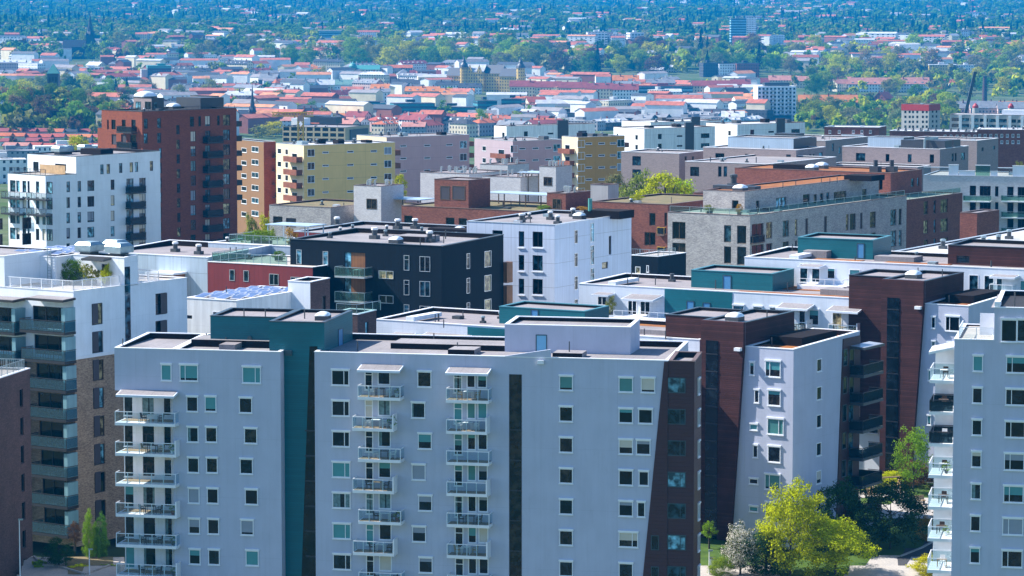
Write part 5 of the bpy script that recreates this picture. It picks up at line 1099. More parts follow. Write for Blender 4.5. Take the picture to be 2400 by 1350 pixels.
def house(x0, x1, yr, ye, yb, roof='red', wall='white', yaw=0, kind='gable', name='town_house', label=None, cat='house', depth=12, fac='facade', Y=None, chim=0, group='town houses in the far city'):
    xm = (x0 + x1) / 2; g = ground(xm, yb)
    if g is None: return None
    Yd = Y or g[1]; X = (xm - CX) / F * Yd * 1.0; zg = float(terr(X, Yd)) - 1.5; k = Yd / F
    L = max(4, (x1 - x0) * k / math.cos(R(yaw)) - (abs(math.sin(R(yaw))) * depth * .6 if x1 - x0 > 30 else 0)); hw = at(xm, ye, Yd - depth / 2)[2] - zg; hr = max(.3, at(xm, yr, Yd)[2] - zg - hw)
    o = empty(name, (X, Yd, zg), R(yaw)); px, py = xm, (yr + yb) / 2
    cap = f"{'long ' if L > 45 else ''}{wall} {'block' if hw > 9 else 'house'} with {RW[roof]} {'flat roof' if kind == 'flat' else 'roof'}"
    tag(o, label or uniq(cap, px, py, group), cat, group)
    m = MB(); l, d = L / 2, depth / 2; m.box(-l, l, -d, d, 0, hw)
    if kind == 'gable':
        for s in (-1, 1): m.face([(s * l, -d, hw + .01), (s * l, d, hw + .01), (s * l, 0, hw + hr)])
    wo = m.build('wall', M[fac], o); wo.color = (*WALLS[wall], 1); m = MB(); e = .5
    if kind == 'gable':
        for s in (-1, 1): m.hexa([(-l - e, s * (d + e), hw - .2), (l + e, s * (d + e), hw - .2), (l + e, 0, hw + hr), (-l - e, 0, hw + hr), (-l - e, s * (d + e), hw + .1), (l + e, s * (d + e), hw + .1), (l + e, 0, hw + hr + .3), (-l - e, 0, hw + hr + .3)])
    elif kind == 'hip':
        r = max(0.2, l - d); A = [(-l - e, -d - e, hw + .01), (l + e, -d - e, hw + .01), (l + e, d + e, hw + .01), (-l - e, d + e, hw + .01)]; a, b = (-r, 0, hw + hr), (r, 0, hw + hr)
        m.face([A[0], A[1], b, a]); m.face([A[2], A[3], a, b]); m.face([A[1], A[2], b]); m.face([A[3], A[0], a]); m.face(A)
    else:
        m.box(-l - .1, l + .1, -d - .1, d + .1, hw + .003, hw + min(hr, 1.0))
        if L > 14: m.box(-l * .3, l * .1, -d * .3, d * .5, hw + 1.0, hw + 3)
    ro = m.build('roof', M['rooftile'], o); ro.color = (*ROOFS[roof], 1)
    nch = chim or (int(L / 9) if kind != 'flat' and yb > 130 else 0)
    for i in range(min(nch, 8)):
        m = MB(); x = -l + (i + .5) * 2 * l / nch + rnd.uniform(-1, 1); y = rnd.choice((-1, 1)) * d * .25; m.box(x - .5, x + .5, y - .4, y + .4, hw + hr * .5, hw + hr + 1.4); m.box(x - .6, x + .6, y - .5, y + .5, hw + hr + 1.404, hw + hr + 1.6)
        c = m.build('chimney', M['brick_brown'] if rnd.random() < .6 else M['concrete'], ro)
    if kind != 'flat' and L > 30 and yb > 150 and rnd.random() < .8:
        for i in range(int(L / 7)):
            x = -l + 4 + i * 7; m = MB(); z0 = hw + hr * .12; m.box(x - .9, x + .9, -d * .85, -d * .3, z0, z0 + 1.6); q = m.build('dormer', M['facade_small'], ro); q.color = (*WALLS['white'], 1)
    HOUSES.append((px, py)); return o
def row(x0, x1, n, yr, ye, yb, slope=0, **kw):
    lab = kw.pop('label', None)
    for i in range(n):
        a = x0 + (x1 - x0) * i / n; b = x0 + (x1 - x0) * (i + 1) / n; dy = slope * (i - (n - 1) / 2); j = rnd.uniform(-1.2, 1.2)
        k = dict(kw); 
        if isinstance(k.get('roof'), tuple): k['roof'] = rnd.choice(k['roof'])
        if isinstance(k.get('wall'), tuple): k['wall'] = rnd.choice(k['wall'])
        g = ground((x0 + x1) / 2, yb)
        house(a, b + 1, yr + dy + j, ye + dy + j, yb + dy, **k)
rt = ('terracotta', 'red', 'maroon', 'pink')
house(728, 868, 266, 278, 296, 'orange', 'brick', 4, label='long orange tiled roof with small dormers, right behind the yellow crane', chim=6)
house(874, 908, 267, 279, 296, 'orange', 'brick', -8, 'hip', label='short orange hipped roof, behind the beige office roof')
house(975, 1098, 267, 279, 294, 'maroon', 'pink', 3, label='long dusty maroon roof in front of the teal glass offices')
for i, (a, b, y0, y1) in enumerate(((799, 843, 239, 270), (857, 900, 239, 270), (916, 1018, 243, 272), (1010, 1118, 252, 272), (1111, 1163, 237, 272), (1177, 1230, 233, 275), (610, 650, 255, 285))):
    house(a, b, y0 - 1, y0, y1, 'dark', 'teal', (12, -10)[i % 2], 'flat', 'glass_office', ('teal glass office cube, leftmost of the pair behind the orange roofs', 'teal glass office cube with pale right edge, second of the pair', 'long low teal glass office behind the yellow-green trees', 'low teal glass office stretching right behind the trees', 'dark teal glass cube right of the low offices', 'teal glass block with sloped dark roof, left of the chapel', 'pale blue office by the yellow crane jib')[i], 'office', 18, 'facade_band')
row(870, 1112, 3, 203, 214, 236, 5, roof='orange', wall='cream', yaw=-7)
row(918, 1128, 4, 190, 199, 216, 3, roof='dark', wall='white', yaw=-7)
house(930, 962, 162, 174, 192, 'grey', 'white', 10, 'hip'); house(960, 1034, 165, 178, 193, 'maroon', 'cream', 8, chim=4); house(736, 785, 187, 199, 213, 'pale', 'cream', 5); house(785, 838, 187, 199, 213, 'green', 'white', -5)
house(610, 656, 173, 187, 222, 'grey', 'dark', -14); row(653, 740, 2, 185, 193, 213, 2, roof='grey', wall='white', yaw=-6); house(837, 900, 162, 172, 186, 'pink', 'beige', -6); house(898, 936, 161, 168, 184, 'dark', 'yellow', 6)
row(673, 778, 3, 116, 124, 133, 0, roof=('pink', 'terracotta'), wall='pink', yaw=4); house(708, 776, 151, 162, 172, 'orange', 'white', 3); house(600, 635, 155, 164, 172, 'terracotta', 'pink', 2)
row(1195, 1495, 5, 193, 207, 234, 1.5, roof='maroon', wall=('cream', 'white'), yaw=-3); row(1620, 1756, 3, 188, 200, 226, -2, roof='maroon', wall=('beige', 'grey'), yaw=3); row(1320, 1496, 3, 176, 188, 202, 2, roof='orange', wall='white', yaw=-4)
house(1495, 1622, 199, 203, 234, 'maroon', 'blue', 2, 'flat', 'scaffolded_block', 'block wrapped in pale blue and white scaffold sheeting, in the long maroon row', 'building', fac='facade_band')
house(1230, 1279, 227, 240, 270, 'red', 'cream', 20, label='cream chapel with tall orange roof and small brick turret', chim=1); house(1200, 1238, 226, 233, 262, 'terracotta', 'beige', -10)
house(1348, 1383, 246, 257, 270, 'orange', 'cream', 4, 'hip'); house(1382, 1435, 245, 253, 270, 'grey', 'yellow', 2); row(1434, 1540, 3, 237, 248, 270, 0, roof=('grey', 'pale'), wall='white', yaw=5); row(1552, 1640, 3, 236, 241, 268, 1, roof='pale', wall='cream', yaw=4, kind='flat')
house(1656, 1755, 224, 231, 254, 'maroon', 'pink', 2, 'flat'); house(1713, 1757, 249, 257, 272, 'orange', 'white', 5); house(1756, 1800, 183, 195, 212, 'maroon', 'beige', 20); house(1318, 1362, 133, 142, 162, 'pale', 'cream', 10, 'hip'); house(1389, 1448, 128, 138, 158, 'dark', 'grey', 8)
house(1281, 1309, 141, 150, 163, 'red', 'beige', 10, 'hip'); house(1550, 1586, 153, 157, 168, 'pale', 'white', 8); house(1522, 1556, 158, 164, 172, 'pale', 'grey', -8)
for i, (a, b, y) in enumerate(((1640, 1678, 148), (1677, 1720, 150), (1718, 1776, 149))): house(a, b, y - 1, y, 180, 'dark', ('dark', 'white', 'brick')[i], 12, 'flat', 'flats', ('dark brick flats, left end of the trio beside the park trees', 'white fronted flats between two dark brick blocks', 'dark brick flats with a pale top storey, right end of the trio')[i], 'flats', 16)
for i, (a, b, y) in enumerate(((1374, 1422, 76), (1421, 1465, 81), (1469, 1507, 77))): house(a, b, y - 1, y, 110, 'pale', 'white', (5, -8, 14)[i], 'flat', 'flats', ('white flats with balconies, left and widest of the three beyond the park', 'lower white flats between two taller ones beyond the park', 'blue shaded white flats at the right end of the three')[i], 'flats', 18, 'facade_wide')
for i, (a, b, y, f, wl_) in enumerate(((1709, 1746, 44, 'facade_band', 'blue'), (1748, 1770, 40, 'facade_small', 'white'), (1773, 1836, 82, 'facade_small', 'white'))): house(a, b, y - 1, y, 106, 'grey', wl_, (4, -6, 5)[i], 'flat', 'office_tower', ('banded glass office tower, broader of the two far towers', 'slim grey office tower beside the banded glass one', 'white slab of offices at the foot of the slim tower')[i], 'tower', 14, f)
row(1925, 2018, 5, 83, 87, 103, 0, roof='green', wall='white', yaw=6, kind='flat'); row(1868, 1928, 2, 80, 84, 103, 1, roof='pale', wall='white', kind='flat')
house(2173, 2240, 151, 153, 175, 'pale', 'yellow', -4, 'flat', 'round_office', 'low yellow office with a bowed front and a glass top floor', 'office', 20, 'facade'); house(2240, 2286, 152, 154, 175, 'pale', 'white', 2, 'flat'); house(2284, 2330, 155, 157, 175, 'grey', 'beige', 2, 'flat')
house(2087, 2174, 123, 125, 145, 'pale', 'blue', 6, 'flat', fac='facade_band'); house(2112, 2204, 138, 149, 158, 'red', 'white', -3); house(2225, 2272, 110, 121, 130, 'beige' if False else 'pale', 'white', 8)
row(1800, 1992, 3, 179, 190, 205, 1, roof='pink', wall='cream', yaw=-3); row(1986, 2174, 2, 183, 198, 215, 0, roof='pink', wall=('white', 'cream'), yaw=-5); house(1945, 2006, 186, 196, 214, 'pink', 'cream', 35); row(2170, 2270, 2, 186, 193, 202, 1, roof='terracotta', wall='cream', yaw=3)
house(1870, 2008, 223, 240, 254, 'orange', 'brick', -3, label='long brick barracks under a bright orange roof, right of the white high-rise', chim=5); house(2052, 2086, 216, 232, 245, 'red', 'brick', 60); house(2046, 2112, 249, 256, 268, 'grey', 'white', 8); house(1990, 2028, 222, 233, 247, 'dark', 'brown', 20)
row(2207, 2400, 3, 238, 254, 270, 1, roof='grey', wall='pink', yaw=-2); house(2330, 2420, 238, 250, 262, 'orange', 'pink', 2)
house(57, 117, 162, 170, 182, 'dark', 'white', 6); house(184, 256, 157, 160, 183, 'pale', 'white', 5, 'flat', fac='facade_wide'); house(0, 48, 164, 171, 180, 'grey', 'white', 5); house(168, 194, 152, 161, 170, 'orange', 'white', 30)
house(408, 494, 196, 203, 216, 'dark', 'pink', -4); row(490, 642, 2, 197, 207, 222, 1, roof='maroon', wall=('white', 'pink'), yaw=-3); house(380, 417, 210, 222, 240, 'terracotta', 'white', 35); house(523, 571, 210, 222, 238, 'orange', 'white', 12); row(438, 516, 2, 152, 158, 166, 1, roof='pale', wall='white', yaw=2, kind='flat'); house(480, 510, 128, 130, 152, 'pale', 'white', 4, 'flat', fac='facade_small')
for k, (yy, rr) in enumerate(((302, ('maroon', 'dark', 'terracotta')), (314, ('terracotta', 'red', 'orange')), (325, ('dark', 'maroon', 'grey')), (336, ('red', 'pink', 'terracotta')), (350, ('dark', 'grey')))):
    row(-10 + 7 * k, 245, 8, yy, yy + 7, yy + 16, 0.3, roof=rr, wall=('white', 'pink', 'cream'), yaw=rnd.choice((-8, -4, 14)), depth=9)
row(0, 60, 3, 232, 240, 250, 4, roof=('maroon', 'grey'), wall=('white', 'pink'), yaw=20, depth=9)
for i, (a, b, y, yb) in enumerate(((1293, 1375, 266, 290), (1372, 1450, 268, 292), (1488, 1540, 262, 282), (1588, 1638, 255, 280), (1676, 1734, 267, 288), (1312, 1346, 250, 268), (1800, 1850, 272, 284))): house(a, b, y - 3, y, yb, 'dark', ('dark', 'blue')[i % 3 == 2], (6, -8)[i % 2], 'flat', 'workshop', None, 'workshop', 22, 'facade_band', group='dark workshops behind the white slabs')
house(78, 232, 341, 344, 376, 'pale', 'white', 14, 'flat', label='flat white house behind the white apartment tower, below the row houses'); house(-40, 62, 372, 376, 430, 'pale', 'white', 14, 'flat', label='flat white house at the left edge behind the white apartment tower'); house(-30, 90, 352, 356, 384, 'grey', 'grey', 14, 'flat', label='low grey flat house at the left edge below the row houses')
# ---- filler houses sampled over the town, then the hillside
r2 = random.Random(11)
KEEP = ((1025, 1250, 150, 222), (150, 232, 95, 146), (330, 412, 150, 214), (1762, 1875, 195, 288), (1702, 1842, 60, 112), (1368, 1512, 85, 116), (1222, 1290, 225, 276), (1190, 1760, 190, 236), (862, 1132, 190, 238), (1796, 2182, 175, 216), (1864, 2012, 220, 256), (560, 612, 240, 320), (795, 1120, 240, 272), (2165, 2290, 150, 176), (735, 842, 185, 214), (1436, 1540, 240, 270), (2380, 2400, 80, 140), (1636, 1780, 145, 180))
def kept(px, py, m=16): return any(a - m < px < b + m and d - 2 < py < d + 14 for a, b, c, d in KEEP)
def free(px, py, dx, dy): return not kept(px, py + 8) and all(abs(px - a) > dx or abs(py - b) > dy for a, b in HOUSES)
def fill(n, x0, x1, y0, y1, wid, roofs, walls, hw, kinds=('gable', 'gable', 'hip'), dep=10, gap=(16, 4)):
    k = t = 0
    while k < n and t < n * 12:
        t += 1; px = r2.uniform(x0, x1); yb = r2.uniform(y0, y1); g = ground(px, yb)
        if g is None: continue
        s = F / g[1]; w = r2.uniform(*wid) * s; h = r2.uniform(*hw) * s; rf = r2.uniform(2.2, 4) * s
        if not free(px, yb - (h + rf) / 2, gap[0] + w * .4, gap[1]): continue
        kd = r2.choice(kinds); house(px - w / 2, px + w / 2, yb - h - (rf if kd != 'flat' else .6 * s), yb - h, yb, r2.choice(roofs), r2.choice(walls), r2.choice((r2.uniform(-48, -22), r2.uniform(-48, -22), r2.uniform(-8, 8), r2.uniform(38, 60))), kd, depth=dep); k += 1
fill(34, 610, 1290, 292, 322, (14, 30), ('terracotta', 'red', 'dark', 'grey', 'maroon', 'pink'), ('white', 'pink', 'cream', 'brick', 'grey'), (6, 10))
fill(24, 1170, 1800, 285, 306, (14, 30), ('dark', 'grey', 'grey', 'pale'), ('white', 'grey', 'dark', 'blue'), (5, 9), ('flat', 'gable'))
fill(16, 250, 660, 225, 300, (14, 26), ('terracotta', 'red', 'dark', 'grey', 'maroon'), ('white', 'pink', 'cream'), (7, 11))
fill(30, 560, 1260, 172, 262, (16, 34), ('terracotta', 'maroon', 'dark', 'grey', 'grey', 'pale'), ('white', 'white', 'cream', 'pink', 'grey'), (9, 13))
fill(14, 1260, 1800, 210, 282, (14, 28), ('grey', 'pale', 'dark', 'maroon'), ('white', 'white', 'cream', 'grey'), (9, 13), ('gable', 'flat'))
fill(26, 0, 640, 116, 205, (14, 36), ('terracotta', 'dark', 'grey', 'pale', 'red', 'maroon'), ('white', 'white', 'cream', 'grey', 'pink'), (8, 12), ('gable', 'flat', 'hip'))
fill(12, 640, 1250, 106, 135, (14, 30), ('grey', 'dark', 'pale', 'pink'), ('white', 'cream', 'grey'), (8, 12), ('gable', 'flat'))
fill(26, 1850, 2400, 100, 165, (16, 36), ('terracotta', 'grey', 'dark', 'pale', 'red'), ('white', 'white', 'cream', 'grey', 'blue'), (7, 11), ('gable', 'flat', 'hip'))
NIND = len(HOUSES)
# hillside villas: far too small and many, one mass
class Mass:
    def __init__(s): s.v = []; s.f = []; s.m = []; s.n = 0
plain('tile_red', (.36, .10, .06), .85, 0, .3, .3); plain('tile_orange', (.50, .20, .09), .85, 0, .3, .3); mass = MB()
def villa(px, py, w, h, mat):
    g = ground(px, py)
    if g is None: return
    x, y, z = g; d = r2.uniform(7, 11); a = r2.choice((r2.uniform(-.85, -.4), r2.uniform(-.85, -.4), r2.uniform(-.2, .2), r2.uniform(.6, 1.1))); c, s = math.cos(a), math.sin(a); T = lambda u, v_, q: (x + c * u - s * v_, y + s * u + c * v_, z + q)
    mass.box(-w / 2, w / 2, -d / 2, d / 2, -2, h, mat, T); r = h + r2.uniform(1.5, 3); rm = r2.choice((3, 3, 4, 4, 4, 6, 2, 7)) if mat < 2 else r2.choice((3, 4))
    for sg in (-1, 1): mass.face([T(-w / 2 - .4, sg * (d / 2 + .4), h + .02), T(w / 2 + .4, sg * (d / 2 + .4), h + .02), T(w / 2 + .4, 0, r), T(-w / 2 - .4, 0, r)], rm); mass.face([T(sg * w / 2, -d / 2, h + .01), T(sg * w / 2, d / 2, h + .01), T(sg * w / 2, 0, r)], mat)
for i in range(430):
    px = r2.uniform(-60, 2460); py = 4 + 100 * r2.random() ** .9
    if px < 420 and r2.random() < .6: continue
    if r2.random() < .45 and math.sin(px / 90 + py / 17) > .1: continue
    villa(px, py, r2.uniform(10, 24) if r2.random() < .85 else r2.uniform(28, 60), r2.uniform(8, 13), r2.choice((0, 0, 0, 0, 1, 1, 5)))
for x0, x1, y, n in ((1720, 2000, 18, 34), (1800, 1960, 30, 18), (1360, 1440, 44, 4), (560, 610, 40, 14), (400, 600, 32, 22), (1640, 1800, 8, 16)):
    for i in range(n): villa(r2.uniform(x0, x1), y + r2.uniform(-6, 8), r2.uniform(14, 34), r2.uniform(8, 13), r2.choice((0, 0, 1)))
def town(n, x0, x1, y0, y1, gap=(9, 3)):
    k = t = 0
    while k < n and t < n * 10:
        t += 1; px, py = r2.uniform(x0, x1), r2.uniform(y0, y1)
        if not free(px, py - 8, *gap): continue
        HOUSES.append((px, py - 8)); villa(px, py, r2.uniform(14, 42), r2.uniform(9, 15), r2.choice((0, 0, 0, 0, 1, 1, 5))); k += 1
town(75, 0, 640, 100, 215, (14, 4)); town(50, 640, 1300, 100, 140, (14, 4)); town(80, 560, 1300, 165, 315, (16, 5)); town(60, 1270, 1800, 200, 300, (16, 5)); town(70, 1850, 2420, 96, 170, (16, 4)); town(45, 240, 660, 200, 315, (16, 5)); town(25, 1270, 1850, 104, 150, (18, 5))
o = mass.build('hillside_houses', [M[q] for q in ('facade_white', 'facade_cream', 'felt', 'darkgrey', 'tile_red', 'facade_brick', 'felt_pale', 'tile_orange')]); o['kind'] = 'stuff'

# ================================================================ landmarks
def lm(name, label, cat, px, py, Y=None, yaw=0):
    g = ground(px, py); Yd = Y or g[1]; X = (px - CX) / F * Yd; z = float(terr(X, Yd)) - 1; o = tag(empty(name, (X, Yd, z), R(yaw)), label, cat); return o, Yd / F, z
def hgt(px, py, Yd, z): return at(px, py, Yd)[2] - z
def mk(o, name, m, mats, par=None):
    mats = [mats] if isinstance(mats, str) else mats; return m.build(name, [M[q] for q in mats], par or o)
def spire(o, x, y, w, z0, z1, zt, wall, roof, name='spire'):
    m = MB(); m.box(x - w / 2, x + w / 2, y - w / 2, y + w / 2, 0, z1)
    for s in (-1, 1):
        for zz in (.55, .8): m.box(x + s * w * .2 - w * .08, x + s * w * .2 + w * .08, y - w / 2 - .1, y - w / 2 - .01, z1 * zz, z1 * (zz + .1), 1)
    mk(o, 'bell_tower', m, [wall, 'black']); m = MB(); q = w / 2 * 1.08; n = 8
    m.tube([(x, y, z1 + .01, q * 1.25), (x, y, z1 + (zt - z1) * .16, q * .72), (x, y, z1 + (zt - z1) * .6, q * .32), (x, y, zt, .12)], n=8)
    for sx in (-1, 1):
        for sy in (-1, 1): m.tube([(x + sx * q * .8, y + sy * q * .8, z1, w * .13), (x + sx * q * .8, y + sy * q * .8, z1 + (zt - z1) * .22, .05)], n=6)
    r = mk(o, name, m, roof); m = MB(); m.box(x - .12, x + .12, y - .12, y + .12, zt, zt + 2.4); m.box(x - .8, x + .8, y - .1, y + .1, zt + 1.4, zt + 1.7); mk(o, 'cross', m, 'black', r)
def gable(m, x0, x1, y0, y1, z0, z1, mw=0, mr=1):
    ym = (y0 + y1) / 2; m.face([(x0, y0, z0), (x1, y0, z0), (x1, ym, z1), (x0, ym, z1)], mr); m.face([(x0, y1, z0), (x1, y1, z0), (x1, ym, z1), (x0, ym, z1)], mr)
    for x in (x0, x1): m.face([(x, y0, z0), (x, y1, z0), (x, ym, z1)], mw)
def church(label, px, py, nave, ynave, ye, ty, tw, y1, yt, wall, roof, cat='church'):
    o, k, z = lm('church', label, cat, px, py, yaw=8); Yd = o.location.y; n0 = (nave[0] - px) * k; n1 = (nave[1] - px) * k; he = hgt(px, ye, Yd, z); hn = hgt(px, ynave, Yd, z)
    m = MB(); m.box(n0, n1, -7, 7, 0, he); L = n1 - n0
    for i in range(6): x = n0 + L * (i + .5) / 6; m.box(x - .7, x + .7, -7.1, -7.01, he * .3, he * .85, 1)
    gable(m, n0, n1, -7, 7, he + .01, hn, 0, 0); mk(o, 'nave', m, [wall, 'black']); m = MB(); gable(m, n0 - .4, n1 + .4, -7.6, 7.6, he + .05, hn + .3, 0, 0); mk(o, 'nave_roof', m, roof)
    spire(o, 0, -2, tw * k, 0, hgt(px, y1, Yd, z), hgt(px, yt, Yd, z), wall, roof)
church('dark church with a tall pointed spire at the wood edge, upper left', 215, 138, (152, 212), 94, 110, 0, 20, 82, 30, 'black', 'black')
church('slim dark brick church spire just right of the red brick tower', 592, 312, (560, 590), 258, 272, 0, 15, 262, 198, 'brick_dark', 'slate_dark')
church('church with a dark pointed spire at the right edge of the far town', 2388, 140, (2345, 2384), 124, 134, 0, 11, 112, 78, 'brick_dark', 'slate_dark')
o, k, z = lm('park_tower', 'dark square stone tower with a pyramid roof above the park trees', 'tower', 128, 232, Y=2000); Yd = 2000; w = 26 * k; h1 = hgt(128, 172, Yd, z); h2 = hgt(128, 150, Yd, z)
m = MB(); m.box(-w / 2, w / 2, -w / 2, w / 2, 0, h1)
for s in (-1, 0, 1): m.box(s * w * .28 - .6, s * w * .28 + .6, -w / 2 - .1, -w / 2 - .01, h1 * .75, h1 * .9, 1)
mk(o, 'shaft', m, ['slate_dark', 'black']); m = MB(); m.hexa([(-w / 2 - .4, -w / 2 - .4, h1 + .01), (w / 2 + .4, -w / 2 - .4, h1 + .01), (w / 2 + .4, w / 2 + .4, h1 + .01), (-w / 2 - .4, w / 2 + .4, h1 + .01), (-.3, -.3, h2), (.3, -.3, h2), (.3, .3, h2), (-.3, .3, h2)]); mk(o, 'pyramid_roof', m, 'copper')
o, k, z = lm('office_cube', 'dark blue office cube with a white stair side and dotted windows', 'office', 372, 210, yaw=10); Yd = o.location.y; w = 48 * k; h1 = hgt(372, 160, Yd, z)
m = MB(); m.box(-w / 2, w / 2 + 3, 0, 24, 0, h1); mk(o, 'wall', m, 'slate_dark'); m = MB()
for i in range(9):
    for j in range(9): m.box(-w / 2 + w * (i + .32) / 8.2, -w / 2 + w * (i + .68) / 8.2, -.08, -.005, h1 * (j + .3) / 9.6, h1 * (j + .75) / 9.6)
mk(o, 'window_grid', m, 'glass_sky'); m = MB(); m.box(-w / 2 - 6, -w / 2 - .01, -1, 20, 0, h1 - 1); mk(o, 'stair_side', m, 'concrete'); m = MB(); m.box(-w / 2, w / 2 + 3, .2, 24, h1 + .01, h1 + 2.6); m.box(0, 8, 6, 12, h1 + 2.604, h1 + 4.5); mk(o, 'roof_band', m, 'copper')
# yellow palace
o, k, z = lm('palace', 'yellow palace with white gables and two slate corner cupolas', 'palace', 1117, 214, yaw=-24); Yd = o.location.y; X = lambda px: (px - 1117) * k; hh = lambda y: hgt(1117, y, Yd, z); o2 = o
for (a, b, ye, yr, f, wn) in ((1040, 1086, 178, 160, 0, 'wall'), (1090, 1138, 169, 151, -3, 'wall'), (1138, 1180, 172, 152, 1, 'wall'), (1180, 1232, 178, 160, -4, 'wall')):
    m = MB(); m.box(X(a), X(b), f, f + 14, 0, hh(ye)); q = mk(o, wn, m, 'facade'); q.color = (*WALLS['yellow'], 1); m = MB(); gable(m, X(a) - .4, X(b) + .4, f - .5, f + 14.5, hh(ye) + .02, hh(yr)); mk(o, 'roof', m, ['slate_dark', 'slate_dark' if a != 1090 else 'felt_pale'])
for px_, yb_ in ((1104, 151), (1128, 151)): m = MB(); m.prism([(X(px_) - 3.5, hh(172)), (X(px_) + 3.5, hh(172)), (X(px_), hh(yb_))], lambda u, w_, q: (u, -3.1 + w_, q), -.6, 0); q = mk(o, 'front_gable', m, 'facade'); q.color = (*WALLS['yellow'], 1)
def cupola(o, x, y, r, z0, z1, wall, roof='slate_dark'):
    m = MB(); m.tube([(x, y, 0, r), (x, y, z0, r)], n=10); q = mk(o, 'turret', m, wall); q.color = (*WALLS['yellow'], 1); m = MB(); d = z1 - z0
    m.tube([(x, y, z0 + .01, r * 1.15), (x, y, z0 + d * .22, r * .95), (x, y, z0 + d * .42, r * .5), (x, y, z0 + d * .5, r * .55), (x, y, z0 + d * .68, r * .3), (x, y, z1, .1)], n=12); mk(o, 'cupola', m, roof)
cupola(o, X(1087), -2, 4.0, hh(158), hh(130), 'facade'); cupola(o, X(1232), -2, 4.2, hh(158), hh(132), 'facade')
o, k, z = lm('domed_house', 'cream corner house with a green copper dome, left of the long orange roofs', 'house', 845, 188); Yd = o.location.y; hh = lambda y: hgt(845, y, Yd, z); m = MB(); m.box(-18 * k, 45 * k, 0, 14, 0, hh(163)); q = mk(o, 'wall', m, 'facade'); q.color = (*WALLS['cream'], 1)
m = MB(); gable(m, -18 * k, 46 * k, -.4, 14.4, hh(163), hh(153)); mk(o, 'roof', m, ['felt_pale', 'copper']); m = MB(); m.tube([(-17 * k, 0, 0, 3.6), (-17 * k, 0, hh(160), 3.6)], n=12); q = mk(o, 'corner_turret', m, 'facade'); q.color = (*WALLS['cream'], 1); m = MB(); z0 = hh(160); m.tube([(-17 * k, 0, z0 + .01, 4.2), (-17 * k, 0, z0 + 2.5, 4.1), (-17 * k, 0, z0 + 4.6, 2.8), (-17 * k, 0, z0 + 5.8, 1), (-17 * k, 0, z0 + 7.5, .1)], n=14); mk(o, 'dome', m, 'copper')
# white high-rise
o, k, z = lm('high_rise', 'white high-rise slab with rows of small dark windows, above the white concrete slabs', 'tower', 1820, 285, yaw=8); Yd = o.location.y; hh = lambda y: hgt(1820, y, Yd, z); w = 92 * k; h = hh(202); m = MB(); m.box(-w / 2, w / 2, 0, 14, 0, h); mk(o, 'wall', m, 'plaster_bright')
m = MB()
for i in range(10):
    for j in range(11):
        x = -w / 2 + w * (i + .5) / 10; zz = h - 1.2 - j * 2.9; m.box(x - .75, x + .75, -.09, -.005, zz - 1.5, zz)
m2 = MB()
for j in range(11):
    zz = h - 3 - j * 2.9
    for x in (-w * .3, -w * .1, w * .12, w * .32): m2.box(x - 1.6, x + 1.6, -1.0, -.1, zz - .9, zz)
mk(o, 'window_rows', m, 'glass'); mk(o, 'balcony_rows', m2, 'concrete'); m = MB(); m.box(-w * .3, w * .35, 3, 10, h + .01, h + 2.6); mk(o, 'roof_house', m, 'slate_dark')
for (nm, lab, px, yb, yt, xa, xb, up) in (('wood_office', 'blue glass block with honeycomb front at the wood edge', 775, 104, 73, 750, 801, 1), ('hill_office', 'pale blue long office roof on the far slope beside the twin towers', 1832, 60, 44, 1772, 1875, 1)):
    o, k, z = lm(nm, lab, 'office', px, yb, yaw=4); Yd = o.location.y; h = hgt(px, yt, Yd, z); m = MB(); m.box((xa - px) * k, (xb - px) * k, 0, 25, 0, h); q = mk(o, 'wall', m, 'facade_band'); q.color = (*WALLS['blue'], 1); m = MB(); m.box((xa - px) * k - 1, (xb - px) * k + 1, -1, 26, h + .01, h + 1.2); mk(o, 'roof', m, 'concrete')
# cranes, chimney
def lattice(m, a, b, w, n, r):
    a, b = Vector(a), Vector(b); d = (b - a).normalized(); u = d.cross(Vector((0, 1, 0))); u = (u if u.length > .1 else Vector((1, 0, 0))).normalized() * w / 2; v = d.cross(u).normalized() * w / 2
    cs = (u + v, u - v, -u - v, -u + v)
    for c in cs: m.bar(a + c, b + c, r)
    for i in range(n):
        p, q = a + (b - a) * i / n, a + (b - a) * (i + 1) / n
        for j in range(4): m.bar(p + cs[j], q + cs[(j + 1) % 4], r * .7)
def crane(label, px, yb, yj, j0, j1, ytop, mast, jib, Y=None):
    o, k, z = lm('tower_crane', label, 'crane', px, yb, Y=Y); Yd = o.location.y; h = hgt(px, yj, Yd, z); ht = hgt(px, ytop, Yd, z)
    m = MB(); lattice(m, (0, 0, 0), (0, 0, h), 2.0, max(6, int(h / 3)), .22); mk(o, 'mast', m, mast); m = MB(); lattice(m, ((j0 - px) * k, 0, h + .5), ((j1 - px) * k, 0, h + .5), 1.4, 14, .16); m.bar((0, 0, h), (0, 0, ht), .35); m.bar((0, 0, ht), ((j0 - px) * k * .7, 0, h + 1), .12); m.bar((0, 0, ht), ((j1 - px) * k * .8, 0, h + 1), .12); mk(o, 'jib', m, jib); m = MB(); m.box(-1, 1, -1.6, -.2, h - 2, h + .2); mk(o, 'cab', m, 'crane_red')
crane('grey tower crane with a red top rising from the woods beyond the palace', 1063, 112, 60, 1008, 1075, 54, 'concrete', 'crane_red')
crane('slim pale crane whose jib barely shows against the woods, left of the taller crane', 1004, 104, 80, 945, 1006, 77, 'crane_red', 'concrete')
crane('yellow tower crane standing before the beige office', 705, 345, 271, 638, 735, 262, 'yellow_paint', 'yellow_paint', Y=1150)
crane('small yellow crane among the trees left of the brick chimney', 2205, 245, 208, 2178, 2208, 198, 'yellow_paint', 'yellow_paint')
